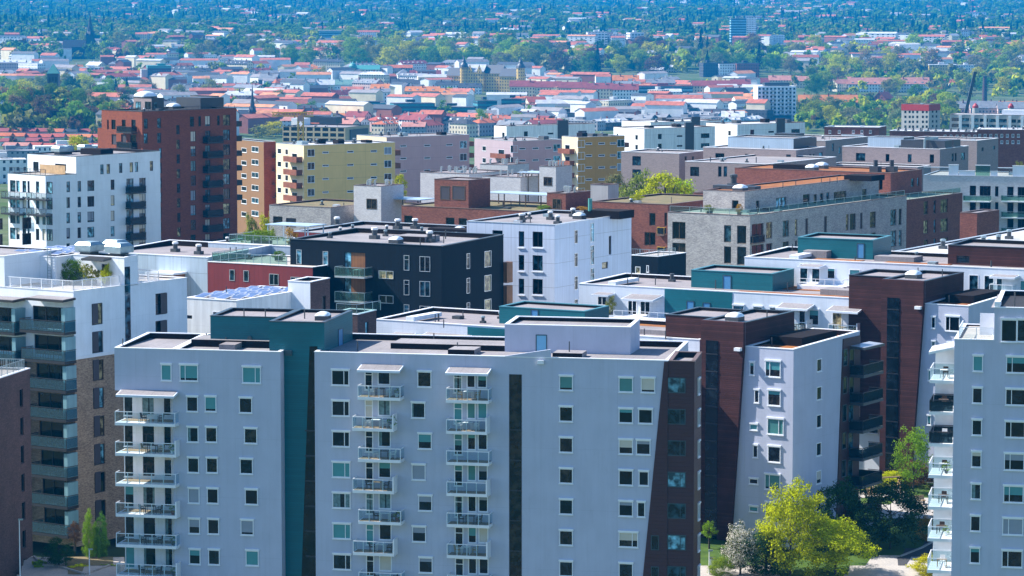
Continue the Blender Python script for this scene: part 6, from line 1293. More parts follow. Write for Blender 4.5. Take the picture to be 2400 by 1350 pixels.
o, k, z = lm('mobile_crane', 'dark mobile crane boom leaning right, before the brick chimney', 'crane', 2256, 275, Y=1500); m = MB(); h0 = hgt(2256, 265, 1500, z); h1 = hgt(2283, 168, 1500, z); m.bar((0, 0, h0 - 6), (27 * k, 0, h1), .75); mk(o, 'boom', m, 'slate_dark'); m = MB(); m.box(-3, 3, -2, 2, 0, h0 - 4); mk(o, 'carrier', m, 'yellow_paint'); m = MB(); m.bar((27 * k, 0, h1), (27 * k, 0, h1 - 8), .12); mk(o, 'hoist_rope', m, 'black')
o, k, z = lm('chimney_stack', 'tall brick chimney stack among the trees, upper right', 'chimney', 2306, 240); h = hgt(2306, 178, o.location.y, z); m = MB(); m.tube([(0, 0, 0, 2.4), (0, 0, h - 1.2, 1.7)], n=14); mk(o, 'shaft', m, 'brick_dark'); m = MB(); m.tube([(0, 0, h - 1.19, 2.0), (0, 0, h, 2.0)], n=14); mk(o, 'rim', m, 'slate_dark')
for px in (2285, 2368):
    o, k, z = lm('roof_turret', f'red domed turret on the grey roof, {"left, nearer the crane boom" if px == 2285 else "right, nearer the picture edge"}', 'turret', px, 275, Y=1480); h = hgt(px, 253, 1480, z); m = MB(); m.tube([(0, 0, 0, 1.5), (0, 0, h, 1.5)], n=10); mk(o, 'drum', m, 'concrete'); m = MB(); m.tube([(0, 0, h + .01, 1.5), (0, 0, h + 1, 1.45), (0, 0, h + 1.9, .8), (0, 0, h + 2.4, .1)], n=12); mk(o, 'dome', m, 'skin_red')
# ================================================================ vegetation
nr = np.random.default_rng(5)
def leaves(P, N, size, jit=.6):
    """quads at points P with normals ~N"""
    n = len(P); N = N + nr.normal(0, jit, (n, 3)); N /= np.linalg.norm(N, axis=1, keepdims=True) + 1e-9
    U = np.cross(N, nr.normal(0, 1, (n, 3))); U /= np.linalg.norm(U, axis=1, keepdims=True) + 1e-9; W = np.cross(N, U)
    s = (size * nr.uniform(.6, 1.35, n))[:, None]; U = U * s; W = W * s * .75
    return np.stack([P - U, P - W * .9, P + U, P + W], 1)          # n,4,3
def quads_mesh(name, Q, mat):
    n = len(Q); me = bpy.data.meshes.new(name); me.vertices.add(n * 4); me.vertices.foreach_set('co', Q.reshape(-1).astype(np.float32))
    me.loops.add(n * 4); me.loops.foreach_set('vertex_index', np.arange(n * 4, dtype=np.int32)); me.polygons.add(n); me.polygons.foreach_set('loop_start', np.arange(0, n * 4, 4, dtype=np.int32))
    me.materials.append(M[mat]); me.update(calc_edges=True); return me
def crown_pts(n, lobes, kind='round'):
    """unit crown: x,y in [-.5,.5], z in [0,1]"""
    if kind == 'conifer':
        z = nr.random(n) ** 1.3; ring = np.floor(z * 9) / 9; rr = .5 * (1 - z) * (.75 + .35 * (1 - (z - ring) * 9)) * np.sqrt(nr.uniform(.45, 1, n)); a = nr.random(n) * 2 * np.pi
        P = np.stack([rr * np.cos(a), rr * np.sin(a), z], 1); N = np.stack([np.cos(a), np.sin(a), np.full(n, .5)], 1); return P, N
    d = nr.normal(0, 1, (lobes, 3)); d /= np.linalg.norm(d, axis=1, keepdims=True); rr = nr.uniform(.25, 1, lobes) ** .45 * nr.uniform(.8, 1.12, lobes)
    q = 1 / max(1, (lobes / 14)) ** .33; C = d * rr[:, None] * np.array([.37, .37, .40]); C[:, :2] *= (1.12 - .45 * np.clip(C[:, 2:3] + .1, 0, 1)); C[:, 2] += .5; S = nr.uniform(.10, .2, lobes) * q * (1.15 - .3 * rr)
    k = nr.choice(lobes, n, p=S ** 2 / (S ** 2).sum()); u = nr.normal(0, 1, (n, 3)); u[:, 2] = u[:, 2] * .8 + .2; u /= np.linalg.norm(u, axis=1, keepdims=True)
    P = C[k] + u * (S[k] * nr.uniform(.35, 1.25, n))[:, None] * np.array([1.1, 1.1, .8]); return P, u + d[k] * .5
def crown_mesh(name, n, lobes, size, kind='round', mat='leaf'):
    P, N = crown_pts(n, lobes, kind)
    if kind == 'round':
        a, e = np.percentile(P, 1.5, 0), np.percentile(P, 98.5, 0); P = (P - (a + e) / 2) / (e - a); P[:, 2] += .5
    return quads_mesh(name, leaves(P, N, size), mat)
FARC = [crown_mesh('crown', 520, 20, .06) for _ in range(6)]; FARK = [crown_mesh('crown', 380, 1, .055, 'conifer') for _ in range(2)]
MIDC = [crown_mesh('crown', 3600, 46, .026) for _ in range(3)]
NEARC = [crown_mesh('crown', 13000, 95, .0155) for _ in range(3)]; BLOSSOM = crown_mesh('crown', 8000, 80, .017, mat='leaf_blossom'); SPARSE = crown_mesh('crown', 4500, 60, .019)
def trunk_mesh(h, r, limbs=4, seed=1, spread=.35):
    q = random.Random(seed); m = MB(); m.tube([(0, 0, -.5, r), (0, 0, h * .5, r * .75), (0, 0, h, r * .3)], n=7)
    for i in range(7):
        a = i * 2.4 + q.random(); z = h * q.uniform(.35, .8); e = spread * q.uniform(.6, 1); p = Vector((0, 0, z)); k = p + Vector((math.cos(a) * e * .55, math.sin(a) * e * .55, h * .16)); m.bar(p, k, r * .3); t_ = k + Vector((math.cos(a + .4) * e * .4, math.sin(a + .4) * e * .4, h * .13)); m.bar(k, t_, r * .17); m.bar(k, k + Vector((math.cos(a - .7) * e * .35, math.sin(a - .7) * e * .35, h * .1)), r * .14)
    me = m.mesh('trunk', [M['bark']]); return me
TRK = {}
def trunk(h, w):
    k = (round(h), round(w)); 
    if k not in TRK: TRK[k] = trunk_mesh(h, max(.12, h * .02), seed=len(TRK), spread=w * .42)
    return TRK[k]
GREENS = dict(yellow=((.44, .47, .012), 'yellow-green'), fresh=((.22, .33, .025), 'fresh green'), mid=((.11, .21, .03), 'mid green'), olive=((.24, .25, .05), 'olive green'), dull=((.22, .22, .09), 'pale budding'), dark=((.04, .10, .03), 'dark green'), brown=((.15, .09, .045), 'reddish budding'), conifer=((.02, .055, .03), 'dark conifer'), orange=((.42, .24, .03), 'orange tinted'))
TREES = []
def tree(px, py, wpx, hpx, colr, crown=None, Y=None, label=None, group=None, name=None, low=.18):
    """base at photo pixel (px,py); crown width and total height in pixels"""
    if Y:
        X = (px - CX) / F * Y; g = (X, Y, float(terr(X, Y))); k = Y / F; hh = at(px, py - hpx, Y)[2] - g[2]; low = max(low, 1 - hpx * 1.25 * k / hh); hpx = hh / k
    else: g = ground(px, py)
    if g is None: return
    k = g[1] / F; TREES.append(dict(g=g, w=wpx * k, h=hpx * k, c=colr, crown=crown, label=label, group=group, name=name, px=px, py=py - hpx / 2, size=wpx * hpx, low=low))
r3 = random.Random(21)
def grove(n, x0, x1, y0, y1, size, cols, hr=(.9, 1.3)):
    for _ in range(n):
        px, py = r3.uniform(x0, x1), r3.uniform(y0, y1); g = ground(px, py)
        if g is None: continue
        s = F / g[1]; w = r3.uniform(*size) * s; c = r3.choice(cols); h = w * r3.uniform(*hr) * (1.7 if c == 'conifer' else 1); w *= .6 if c == 'conifer' else 1
        tree(px, py, w, h, c)
G1 = ('fresh', 'mid', 'olive', 'yellow', 'dull', 'mid', 'fresh'); G2 = ('yellow', 'fresh', 'fresh', 'olive', 'mid', 'dull'); G3 = ('mid', 'olive', 'dull', 'fresh', 'dark', 'brown')
# park hill, upper left
for (px, py, w, h, c) in ((65, 245, 62, 55, 'yellow'), (120, 255, 50, 58, 'mid'), (30, 235, 40, 45, 'fresh'), (200, 222, 56, 48, 'yellow'), (255, 235, 42, 50, 'fresh'), (165, 240, 36, 60, 'dark'), (212, 262, 24, 62, 'conifer'), (272, 245, 24, 60, 'conifer'), (298, 245, 26, 62, 'conifer'), (185, 270, 50, 60, 'mid'), (235, 285, 50, 55, 'mid'), (75, 285, 45, 42, 'olive'), (110, 290, 40, 48, 'fresh'), (150, 285, 38, 44, 'mid'), (8, 240, 30, 40, 'orange'), (140, 310, 48, 34, 'olive'), (120, 312, 40, 26, 'fresh'), (225, 312, 30, 24, 'mid'), (170, 312, 36, 22, 'fresh'), (95, 235, 44, 55, 'olive'), (35, 262, 30, 28, 'mid'), (345, 240, 50, 52, 'dull'), (420, 250, 40, 50, 'olive'), (498, 232, 46, 46, 'olive'), (560, 252, 36, 42, 'fresh'), (545, 262, 34, 22, 'yellow')): tree(px, py, w, h, c)
grove(40, 0, 300, 200, 312, (11, 16), G3)
grove(8, 300, 660, 215, 300, (9, 14), G1)
grove(44, 815, 1290, 140, 172, (17, 26), G2); grove(60, 1270, 1800, 128, 180, (15, 23), ('fresh', 'olive', 'yellow', 'mid', 'dark', 'dull', 'conifer', 'brown', 'fresh')); grove(60, 1800, 2400, 125, 185, (14, 21), ('fresh', 'yellow', 'olive', 'dull', 'mid', 'yellow', 'dull'))
grove(26, 600, 830, 132, 165, (14, 20), ('dull', 'olive', 'mid', 'fresh')); grove(12, 600, 760, 195, 232, (10, 15), ('mid', 'dull', 'fresh', 'olive')); grove(12, 1270, 1500, 222, 240, (9, 13), ('dull', 'fresh', 'olive', 'fresh'))
grove(34, 1900, 2400, 200, 240, (12, 18), ('fresh', 'yellow', 'olive', 'mid', 'dull')); grove(34, 1880, 2235, 262, 310, (11, 16), ('yellow', 'fresh', 'olive', 'brown', 'mid', 'yellow', 'dull')); grove(18, 600, 1300, 270, 318, (9, 13), ('fresh', 'olive', 'yellow', 'mid')); grove(10, 1420, 1900, 200, 290, (9, 12), ('fresh', 'yellow', 'olive'))
grove(40, 0, 640, 118, 150, (14, 20), ('olive', 'dull', 'fresh', 'mid', 'fresh')); grove(30, 640, 1300, 104, 128, (14, 20), ('olive', 'dull', 'fresh', 'mid')); grove(20, 300, 700, 150, 200, (11, 15), G1)
tree(640, 322, 70, 36, 'yellow'); tree(612, 325, 50, 30, 'olive'); tree(182, 348, 60, 28, 'yellow', Y=900)
tree(1560, 475, 110, 66, 'yellow', 'mid', 548, 'bright yellow-green tree between the brown and the taupe brick houses'); tree(1600, 480, 80, 56, 'yellow', 'mid', 553, 'second bright yellow-green crown, close beside the brown brick house wall'); tree(1492, 480, 80, 74, 'olive', 'mid', 562, 'olive green tree left of the bright yellow-green one, before the ochre slab'); tree(1448, 470, 56, 60, 'dull', 'mid', 570, 'thin budding tree at the foot of the ochre slab'); tree(940, 440, 28, 30, 'yellow', 'mid', 600, 'small yellow-green tree top behind the vented grey stair head')
tree(590, 575, 42, 66, 'olive', 'mid', 500, 'small olive tree at the foot of the red brick tower'); tree(622, 570, 40, 62, 'yellow', 'mid', 505, 'yellow-green young tree beside the grey brick house corner'); tree(637, 560, 30, 60, 'orange', 'mid', 540, 'reddish young tree before the orange house')
# garden, lower right
NG = None
for (px, py, w, h, c, cr, Yd, lab, low) in (
    (1852, 1350, 150, 216, 'yellow', 'near', 284, 'big bright yellow-green maple before the leaning white tower', .14), (1958, 1352, 176, 132, 'yellow', 'near', 281, 'broad yellow-green tree right of the bright maple, partly in shade', .2), (1735, 1350, 88, 118, 'dull', 'blossom', 287, 'white blossoming tree left of the bright maple', .2), (1795, 1356, 116, 104, 'dark', 'near', 283, 'dark leaved shrub tree between the blossom and the bright maple', .1),
    (1968, 1300, 116, 158, 'dark', 'near', 296, 'dark green tree against the foot of the leaning white tower', .1), (2086, 1300, 158, 158, 'dark', 'near', 297, 'wide dark tree in the shade of the court', .16), (2140, 1166, 92, 150, 'fresh', 'sparse', 309, 'young pale green tree in the sun beside the right balconies', .25), (1662, 1300, 34, 66, 'fresh', 'sparse', 290, 'thin young tree beside the dark brown corner', .5),
    (1690, 1350, 60, 44, 'fresh', 'near', 284, 'round green bush at the picture foot below the blossom', .0), (2100, 1142, 84, 32, 'yellow', 'near', 318, 'clipped bright green hedge in the court', .0), (2046, 1160, 74, 34, 'fresh', 'near', 313, 'second green hedge beneath the clipped one', .0), (2178, 1352, 90, 48, 'yellow', 'near', 279, 'round yellow-green bush at the foot of the right balconies', .0), (2150, 1150, 90, 56, 'brown', 'mid', 316, 'brown bare thicket behind the young pale tree', .0), (2172, 1272, 50, 60, 'orange', 'sparse', 294, 'small rusty bush beside the lowest right balconies', .0), (1985, 1235, 44, 40, 'brown', 'sparse', 306, 'thin reddish shrub under the dark balconies', .0),
    (212, 1318, 34, 108, 'fresh', 'near', 297, 'tall green climber on the brick wall', .0), (236, 1318, 34, 100, 'mid', 'near', 297.4, 'darker green climber close right of the tall one', .0), (138, 1345, 66, 66, 'dark', 'near', 290, 'dark round tree at the foot of the dark balconies', .15), (95, 1332, 44, 30, 'fresh', 'near', 292, 'low green bush by the stone edging, lower left', .0), (182, 1338, 60, 20, 'yellow', 'near', 291, 'low yellow-green planting strip, lower left', .0), (176, 1306, 30, 66, 'brown', 'sparse', 296, 'bare reddish sapling before the brick wall', .3), (255, 1345, 40, 18, 'fresh', 'near', 288, 'small green shrub at the left white block corner', .0)):
    tree(px, py, w, h, c, cr, None, lab, name='bush' if 'bush' in lab or 'shrub' in lab and 'tree' not in lab else None, low=low)
TREES.sort(key=lambda t: -t['size'])
def plant(t, mesh, nm, label, cat, group):
    x, y, z = t['g']; o = tag(empty(nm, (x, y, z), r3.uniform(0, 6)), label, cat, group); h, w, low = t['h'], t['w'], t['low']
    if low > .02: tr = link(bpy.data.objects.new('trunk', trunk(h * max(.7, min(.9, low + .45)), w)), o)
    c = link(bpy.data.objects.new('crown', mesh), o); c.location = (0, 0, h * low * .85); c.scale = (w, w, h * (1 - low * .85)); c.color = (*[q * r3.uniform(.85, 1.15) for q in GREENS[t['c']][0]], 1)
for (n, x0, x1, y0, y1, sz, cols) in ((230, 0, 640, 104, 150, (11, 16), G3), (170, 600, 1300, 98, 128, (11, 16), G2), (150, 820, 1300, 122, 158, (13, 19), G2), (330, 1270, 1900, 108, 172, (12, 18), G2 + G3), (260, 1800, 2420, 100, 165, (10, 15), G2), (170, 1900, 2420, 172, 222, (11, 16), G2), (260, 0, 330, 190, 318, (10, 15), G3), (50, 330, 700, 165, 300, (7, 10), G1), (70, 600, 1300, 175, 320, (6, 9), G1), (40, 1300, 1880, 210, 300, (6, 9), G2), (200, 1870, 2240, 250, 315, (9, 14), G2), (25, 0, 260, 300, 350, (4, 7), G3)):
    m0 = len(TREES); grove(n, x0, x1, y0, y1, sz, cols)
    for q in TREES[m0:]: q['size'] = 0
    TREES[m0:] = [q for q in TREES[m0:] if not kept(q['px'], q['py'] + q['h'] * F / q['g'][1] / 2, 4)]
n_ind = 0; rest = []
for t in TREES:
    if n_ind >= 292: rest.append(t); continue
    con = t['c'] == 'conifer'; mesh = {'mid': r3.choice(MIDC), 'near': r3.choice(NEARC), 'blossom': BLOSSOM, 'sparse': SPARSE}.get(t['crown']) or (r3.choice(FARK) if con else (r3.choice(MIDC) if t['size'] > 1500 else r3.choice(FARC)))
    gp = 'garden trees and shrubs' if t['crown'] else 'trees of the far town'
    w_ = GREENS[t['c']][1]; sz = 'large ' if t['size'] > 1300 else ('small ' if t['size'] < 500 else '')
    lab = t['label'] or uniq(f'{sz}{w_}{"" if con else " broadleaf"} tree', t['px'], t['py'], gp)
    plant(t, mesh, t['name'] or ('conifer' if con else 'tree'), lab, 'bush' if t['name'] else 'tree', gp); n_ind += 1
# woods: thousands of trees on the hill, and the small rest of the town trees, as one mass
t = NT('woods_leaf'); gN = t.n('ShaderNodeNewGeometry'); vv_ = t.vmul(gN.outputs['Position'], (1, 1, .3)); a = t.noise(vv_, .028, 3); b_ = t.noise(vv_, .11, 2)
at_ = t.n('ShaderNodeAttribute'); at_.attribute_name = 'tint'
cc = mul(t, at_.outputs['Color'], t.math('MULTIPLY', t.rng(gN.outputs['Random Per Island'], 0, 1, .75, 1.25), t.rng(b_, .3, .7, .8, 1.2)))
d1 = t.n('ShaderNodeBsdfDiffuse'); d2 = t.n('ShaderNodeBsdfTranslucent'); t.l(cc, d1.inputs[0]); t.l(cc, d2.inputs[0]); mx = t.n('ShaderNodeMixShader'); mx.inputs[0].default_value = .3; t.l(d1.outputs[0], mx.inputs[1]); t.l(d2.outputs[0], mx.inputs[2]); t.l(mx.outputs[0], t.out.inputs[0])
PQ = []
for kind in ('round',) * 5 + ('conifer',) * 2:
    P, N = crown_pts(84, 9, kind); PQ.append(leaves(P, N, .13 if kind == 'round' else .12))
Qs = []; Cs = []
def add_wood(x, y, z, w, h, c, con):
    q = PQ[r3.randrange(5, 7) if con else r3.randrange(5)]; a = r3.uniform(0, 6.28); ca, sa = math.cos(a), math.sin(a); X = q[..., 0] * ca - q[..., 1] * sa; Yq = q[..., 0] * sa + q[..., 1] * ca
    Qs.append(np.stack([x + X * w, y + Yq * w, z - .5 + q[..., 2] * h], -1)); Cs.append(np.broadcast_to(np.array([*c, 1.0]), (len(q) * 4, 4)))
rest = [q for q in rest if not (148 < q['px'] < 240 and 60 < q['py'] < 150 and r3.random() < .75)]
for q in rest: con = q['c'] == 'conifer'; add_wood(*q['g'], q['w'], q['h'], GREENS[q['c']][0], con)
wc = [GREENS[k][0] for k in ('dark', 'mid', 'mid', 'mid', 'mid', 'dull', 'mid', 'olive')]
for i in range(12000):
    px = r3.uniform(-120, 2520); py = 112 * r3.random() ** .8 - 10; g = ground(px, max(.5, py)) if py > .5 else ((px - CX) / F * (9700 - py * 90), 9700 - py * 90, float(terr((px - CX) / F * (9700 - py * 90), 9700 - py * 90)))
    if g is None: continue
    n = math.sin(g[0] / 130 + 2 * math.sin(g[1] / 310)) + math.sin(g[1] / 170 + g[0] / 400); con = r3.random() < .1 + .06 * n
    w = r3.uniform(11, 19) * (1 + max(0, g[1] - 5000) / 9000); add_wood(*g, w * (.6 if con else 1), w * r3.uniform(.75, 1.0) * (1.4 if con else 1), GREENS['conifer'][0] if con else r3.choice(wc), con)
Q = np.concatenate(Qs); me = quads_mesh('woods', Q, 'woods_leaf'); ca = me.color_attributes.new('tint', 'FLOAT_COLOR', 'POINT'); ca.data.foreach_set('color', np.concatenate(Cs).reshape(-1).astype(np.float32))
o = bpy.data.objects.new('woods', me); link(o); o['kind'] = 'stuff'
# ================================================================ balcony furniture, lamps, ground sheets
def chair_mesh(mat, lounge=False):
    m = MB(); m.box(-.24, .24, -.24, .24, .40, .46); m.hexa([(-.24, .2, .46), (.24, .2, .46), (.24, .25, .46), (-.24, .25, .46), (-.23, .28, .92), (.23, .28, .92), (.23, .33, .92), (-.23, .33, .92)])
    for x in (-.21, .21):
        for y in (-.21, .21): m.box(x - .025, x + .025, y - .025, y + .025, 0, .399)
        m.box(x - .03, x + .03, -.22, .2, .62, .66); m.box(x - .025, x + .025, -.22, -.18, .461, .619)
    return m.mesh('chair', [M[mat]])
def table_mesh(mat):
    m = MB(); m.box(-.45, .45, -.32, .32, .70, .74)
    for x in (-.4, .4):
        for y in (-.27, .27): m.box(x - .025, x + .025, y - .025, y + .025, 0, .699)
    return m.mesh('table', [M[mat]])
def pot_mesh(k):
    m = MB(); m.tube([(0, 0, 0, .14), (0, 0, .34, .2)], n=10); return m.mesh('pot', [M[k]])
CH = [chair_mesh(k) for k in ('plastic_white', 'wicker', 'timber')]; CN = ('white', 'dark', 'wooden'); TB = [table_mesh(k) for k in ('plastic_white', 'timber', 'wicker')]; TN = ('white', 'wooden', 'dark'); POT = [pot_mesh(k) for k in ('plastic_white', 'brick_red', 'darkgrey')]
PLANT = crown_mesh('foliage', 160, 5, .07)
ORD = ('top', 'second', 'third', 'fourth', 'fifth', 'sixth', 'seventh', 'eighth'); r6 = random.Random(4)
def put(me, b, x, y, z, rz, name, label, cat, group):
    o = bpy.data.objects.new(name, me); link(o); o.location = b.l2w(x, y, z); o.rotation_euler = (0, 0, b.rz + rz); tag(o, label, cat, group); return o
for n, (b, x0, x1, y, z, i, desc) in enumerate(furn):
    y = y * .55; w = x1 - x0; fl = f'{ORD[min(i, 7)]} balcony' if 'balc' not in desc else f'{ORD[min(i, 7)]} floor'
    if b is D: y = 2.2 + r6.uniform(-.5, 1)
    if r6.random() < .12: continue
    z += .034; c = r6.randrange(3); t = r6.randrange(3); xm = x0 + w * r6.uniform(.4, .62)
    put(TB[t], b, xm, y, z, 0, 'balcony_table', f'{TN[t]} small table, {fl}, {desc}', 'table', 'balcony tables')
    if w > 2.2 and b is not D:
        put(CH[c], b, xm - .85, y, z, R(90), 'balcony_chair', f'{CN[c]} left chair, {fl}, {desc}', 'chair', 'balcony chairs'); put(CH[c], b, xm + .85, y + .1, z, R(-90), 'balcony_chair', f'{CN[c]} right chair, {fl}, {desc}', 'chair', 'balcony chairs')
    else: put(CH[c], b, xm, y + .75, z, 0, 'balcony_chair', f'{CN[c]} chair by the table, {fl}, {desc}', 'chair', 'balcony chairs')
    if r6.random() < .45:
        e = tag(empty('potted_plant', b.l2w(x1 - .45, y - (.2 if b is not D else 1), z)), f'green potted plant in a corner, {fl}, {desc}', 'plant', 'balcony plants'); link(bpy.data.objects.new('pot', r6.choice(POT)), e); q = link(bpy.data.objects.new('foliage', PLANT), e); q.location = (0, 0, .28); k = r6.uniform(.5, .9); q.scale = (k, k, k * 1.1); q.color = (*GREENS[r6.choice(('fresh', 'mid', 'olive'))][0], 1)
# planting on roof terraces
for k, (b, x, y, z, w, h, c, lab) in enumerate(((E, -6.2, E.ya - 1.0, E.top, 2.6, 2.3, 'mid', 'bushy green planter by the ladder on the left white terrace'), (E, -3.9, E.ya - .8, E.top, 2.0, 1.9, 'olive', 'olive planter in the middle of the left white terrace'), (E, -1.9, E.ya - .7, E.top, 1.1, 2.0, 'yellow', 'slim yellow-green conifer in a pot, left white terrace'), (E, -8.0, E.ya - 1.4, E.top, 1.8, 1.9, 'dark', 'dark planter at the left end of the left white terrace'),
    (Xr, -9, 6, Xr.top, 1.6, 1.0, 'mid', 'low planter bed on the red house terrace'), (Xr, -5, 5.5, Xr.top, 1.2, 1.3, 'dark', 'dark round shrub on the red house terrace'), (X4, -6.5, 2.2, X4.top, 4.5, 1.5, 'fresh', 'long fresh green planter on the glass railed roof garden'), (X4, -2.4, 3.0, X4.top, 1.5, 1.9, 'orange', 'round golden shrub under the pale pergola'), (W2, W2.fx(1446, 720)[0], -1.6, W2.fx(1450, 742, -3)[1], 1.2, 2.0, 'olive', 'tall olive shrub on the white walled terrace of the rear wing'),
    (Gb, Gb.m.x0 + 6, 2.5, Gb.m.rz, 1.5, 1.2, 'olive', 'small shrub on the grey brick house roof terrace'), (Gb, Gb.m.x0 + 11, 2.8, Gb.m.rz, 1.0, 1.5, 'orange', 'yellow potted shrub on the grey brick roof terrace'), (Wb, Wb.fx(2385, 395)[0], 3, Wb.top, 1.8, 2.6, 'olive', 'spiky grass tuft above the white walled roof terrace'), (Bg, -12, 4, Bg.m.rz, 3, .8, 'fresh', 'low green bed under the long pergola'), (Bg, -4, 3, Bg.m.rz, 2.5, .9, 'orange', 'dry golden grasses before the small brown stair head'), (Bl, -8, 4, Bl.m.rz, 2.2, 1.2, 'yellow', 'yellow-green bed on the mossy brown brick roof'))):
    e = tag(empty('roof_shrub', b.l2w(x, y, z)), lab, 'shrub', 'roof terrace plants'); m = MB(); m.box(-w * .3, w * .3, -.3, .3, 0, .4); m.build('planter', M['darkgrey'], e); q = link(bpy.data.objects.new('foliage', FARC[k % 6] if k % 2 else MIDC[k % 3]), e); q.location = (0, 0, .15); q.scale = (w, 1.1, h); q.color = (*GREENS[c][0], 1)
# lamps
for px, pt, pb, lab in ((48, 1212, 1352, 'tall thin white lamp post before the far left brick house'), (210, 1282, 1356, 'short white lamp post beside the green climber'), (1662, 1285, 1352, 'thin grey post on the lawn right of the dark brown corner')):
    g = ground(px, 1400 if px == 48 else 1356); o = tag(empty('lamp_post', g), lab, 'lamp post', 'lamp posts'); h = at(px, pt, g[1])[2] - g[2]; m = MB(); m.tube([(0, 0, -.3, .07), (0, 0, h - .3, .045)], n=8); m.build('pole', M['frame_white'], o); m = MB(); m.box(-.09, .35, -.09, .09, h - .296, h - .16); m.build('lamp_head', M['galv'], o)
# sheets on the ground
def sheet(name, quad, mat, dz, n=14):
    v = []
    for j in range(n + 1):
        for i in range(n + 1):
            u, w = i / n, j / n; px = (quad[0][0] * (1 - u) + quad[1][0] * u) * (1 - w) + (quad[3][0] * (1 - u) + quad[2][0] * u) * w; py = (quad[0][1] * (1 - u) + quad[1][1] * u) * (1 - w) + (quad[3][1] * (1 - u) + quad[2][1] * u) * w
            g = ground(px, py); v.append((g[0], g[1], g[2] + dz))
    f = [(j * (n + 1) + i, j * (n + 1) + i + 1, (j + 1) * (n + 1) + i + 1, (j + 1) * (n + 1) + i) for j in range(n) for i in range(n)]
    me = bpy.data.meshes.new(name); me.from_pydata(v, [], f); me.materials.append(M[mat]); o = bpy.data.objects.new(name, me); link(o); o['kind'] = 'structure'
sheet('lawn', ((1600, 1262), (2260, 1090), (2300, 1420), (1560, 1420)), 'lawn', .05)
sheet('path', ((1600, 1338), (1800, 1340), (1830, 1372), (1590, 1372)), 'paving', .08)
sheet('path', ((2000, 1336), (2200, 1290), (2260, 1420), (1940, 1420)), 'paving', .08)
sheet('road', ((2085, 1318), (2215, 1268), (2290, 1300), (2110, 1330)), 'asphalt', .11)
sheet('path', ((2010, 1196), (2190, 1172), (2210, 1214), (2030, 1236)), 'paving', .08)
sheet('path', ((2000, 1152), (2110, 1146), (2120, 1170), (2010, 1180)), 'paving', .09)
sheet('paving', ((60, 1320), (290, 1312), (310, 1420), (20, 1420)), 'paving', .06)
sheet('flower_bed', ((150, 1322), (262, 1314), (268, 1340), (160, 1352)), 'moss', .1)
# kerb and edging stones
def kerb(label, pts, name='kerb'):
    m = MB()
    for a, b in zip(pts[:-1], pts[1:]):
        p = Vector(ground(*a)); q = Vector(ground(*b)); d = (q - p); n = max(1, int(d.length / 1.0)); s = Vector((-d.y, d.x, 0)).normalized() * .12
        for i in range(n):
            u = p + d * (i / n); w = p + d * ((i + .96) / n); h = Vector((0, 0, .22)); e = Vector((0, 0, -.1)); m.hexa([u - s + e, w - s + e, w + s + e, u + s + e, u - s + h, w - s + h, w + s + h, u + s + h])
    tag(m.build(name, M['stone']), label, 'kerb')
kerb('pale kerb between the asphalt and the paved path, lower right', ((2060, 1326), (2110, 1312), (2160, 1290), (2195, 1276))); kerb('pale stone edging round the planting, lower left', ((80, 1324), (102, 1328), (128, 1346), (200, 1352), (258, 1334)))

# courtyard furniture
def bench(px, py, rz, lab):
    g = ground(px, py); o = tag(empty('park_bench', (g[0], g[1], g[2] + .08), rz), lab, 'bench', 'courtyard benches'); m = MB(); m.box(-.9, .9, -.25, .25, .42, .48); m.build('seat', M['timber'], o); m = MB(); m.hexa([(-.9, .22, .5), (.9, .22, .5), (.9, .27, .5), (-.9, .27, .5), (-.9, .32, .95), (.9, .32, .95), (.9, .37, .95), (-.9, .37, .95)]); m.build('backrest', M['timber'], o)
    for x in (-.75, .75): m = MB(); m.box(x - .04, x + .04, -.22, .26, 0, .419); m.build('leg', M['black'], o)
bench(2150, 1196, .3, 'wooden bench on the sunlit court path before the hedge'); bench(2045, 1178, -.2, 'wooden bench on the paved court below the dark balconies')
g = ground(2075, 1180); o = tag(empty('swing_frame', (g[0], g[1], g[2]), .4), 'timber swing frame on the court play area', 'swing', None); m = MB(); m.bar((-1.8, 0, 2.3), (1.8, 0, 2.3), .07); m.build('beam', M['timber'], o)
for sx_ in (-1.7, 1.7):
    for sy_ in (-.7, .7): m = MB(); m.bar((sx_, sy_, 0), (sx_, 0, 2.25), .06); m.build('leg', M['timber'], o)
for sx_ in (-.7, .7): m = MB(); m.box(sx_ - .22, sx_ + .22, -.1, .1, .5, .54); m.bar((sx_ - .2, 0, .54), (sx_ - .2, 0, 2.25), .015); m.bar((sx_ + .2, 0, .54), (sx_ + .2, 0, 2.25), .015); m.build('swing_seat', M['black'], o)
for px, py, lab in ((2012, 1186, 'grey litter bin beside the paved court'), (1668, 1344, 'grey litter bin on the path by the dark brown corner')):
    g = ground(px, py); o = tag(empty('litter_bin', g), lab, 'bin', 'litter bins'); m = MB(); m.tube([(0, 0, 0, .22), (0, 0, .8, .25)], n=12); m.build('body', M['galv'], o); m = MB(); m.tube([(0, 0, .804, .28), (0, 0, .9, .28)], n=12); m.build('lid', M['darkgrey'], o)
# ---------------------------------------------------------------- finish buildings
ALLB = [o for o in list(globals().values()) if isinstance(o, Bld)]
import gc
ALLB = [o for o in gc.get_objects() if isinstance(o, Bld)]
for b in ALLB: b.done()
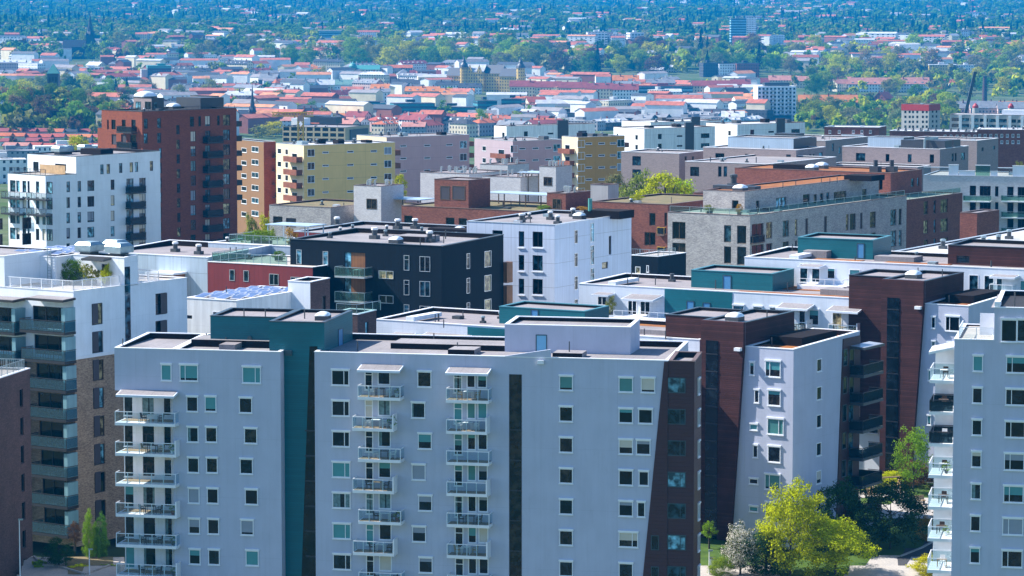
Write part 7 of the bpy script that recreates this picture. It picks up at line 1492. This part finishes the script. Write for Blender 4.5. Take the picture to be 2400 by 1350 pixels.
# ---------------------------------------------------------------- ground, sky, light, camera
def grid_sheet(name, xs, ys, mat, dz=0.0, kind='structure', zf=None):
    X, Yg = np.meshgrid(xs, ys); Z = (zf or terr)(X, Yg) + dz
    v = np.stack([X, Yg, Z], -1).reshape(-1, 3); nx, ny = len(xs), len(ys)
    i = np.arange((nx - 1) * (ny - 1)); r, c = i // (nx - 1), i % (nx - 1); a = r * nx + c
    f = np.stack([a, a + 1, a + nx + 1, a + nx], -1)
    me = bpy.data.meshes.new(name); me.from_pydata(v.tolist(), [], f.tolist()); me.materials.append(M[mat])
    for p in me.polygons: p.use_smooth = True
    o = bpy.data.objects.new(name, me); link(o); o['kind'] = kind; return o
t = NT('terrain'); o = t.coord(); a = t.noise(o, .02, 6); b_ = t.noise(o, .15, 4)
cc = t.mix(t.rng(a, .4, .6, 0, 1), (.10, .12, .06), (.05, .09, .02)); t.bsdf(mul(t, cc, t.rng(b_, .3, .7, .8, 1.2)), .95, spec=.1)
ys = np.concatenate([np.linspace(-1500, 600, 12), np.linspace(640, 3000, 60), np.linspace(3050, 13400, 130)])
grid_sheet('ground', np.linspace(-3200, 3200, 90), ys, 'terrain')
w = bpy.data.worlds.new('World'); sc.world = w; w.use_nodes = True; nt = w.node_tree
bg = nt.nodes['Background']; sky = nt.nodes.new('ShaderNodeTexSky'); sky.sky_type = 'NISHITA'; sky.sun_disc = False
SUN_EL, SUN_B = 44, 16      # elevation; the sun stands to the left, SUN_B degrees beyond the picture plane
sx, sy = -math.cos(R(SUN_B)), math.sin(R(SUN_B))
sky.sun_elevation = R(SUN_EL); sky.sun_rotation = math.atan2(sx, sy); sky.altitude = 50; sky.air_density = 1.0; sky.dust_density = .6; sky.ozone_density = 2.5
hs = nt.nodes.new('ShaderNodeHueSaturation'); hs.inputs['Saturation'].default_value = 1.2
nt.links.new(sky.outputs[0], hs.inputs['Color']); nt.links.new(hs.outputs[0], bg.inputs['Color']); bg.inputs['Strength'].default_value = SKY
sun = bpy.data.lights.new('sun', 'SUN'); sun.energy = SUN; sun.angle = R(.5); sun.color = (1, .96, .90); so = bpy.data.objects.new('sun', sun); link(so)
dv = Vector((sx * math.cos(R(SUN_EL)), sy * math.cos(R(SUN_EL)), math.sin(R(SUN_EL)))); so.rotation_euler = dv.to_track_quat('Z', 'Y').to_euler(); so.location = (-200, 100, 300)
cam = bpy.data.cameras.new('camera'); cam.sensor_width = 36; cam.lens = 36 * F / 2400; cam.clip_start = 1; cam.clip_end = 40000
co = bpy.data.objects.new('camera', cam); link(co); co.location = (0, 0, H); co.rotation_euler = (R(90) - TH, 0, 0); sc.camera = co
if HAZE:
    t = NT('haze'); p = t.n('ShaderNodeVolumePrincipled'); p.inputs['Color'].default_value = (.0, .40, .96, 1); p.inputs['Density'].default_value = HAZE; p.inputs['Anisotropy'].default_value = .0
    t.t.links.new(p.outputs[0], t.out.inputs[1]); m = MB(); m.box(-3300, 3300, -1600, 13500, -60, 260); o = m.build('haze', M['haze']); o['kind'] = 'stuff'; o.display_type = 'WIRE'
vs = sc.view_settings; vs.view_transform = 'Standard'; vs.look = 'None'; vs.exposure = EXPO; vs.gamma = 1; vs.use_curve_mapping = False
cy = sc.cycles; cy.use_denoising = True; cy.max_bounces = 6; cy.diffuse_bounces = 3; cy.glossy_bounces = 3; cy.transmission_bounces = 3; cy.transparent_max_bounces = 8; cy.volume_bounces = 0
cy.sample_clamp_indirect = 6; cy.caustics_reflective = False; cy.caustics_refractive = False; sc.render.film_transparent = False
bpy.context.view_layer.update()
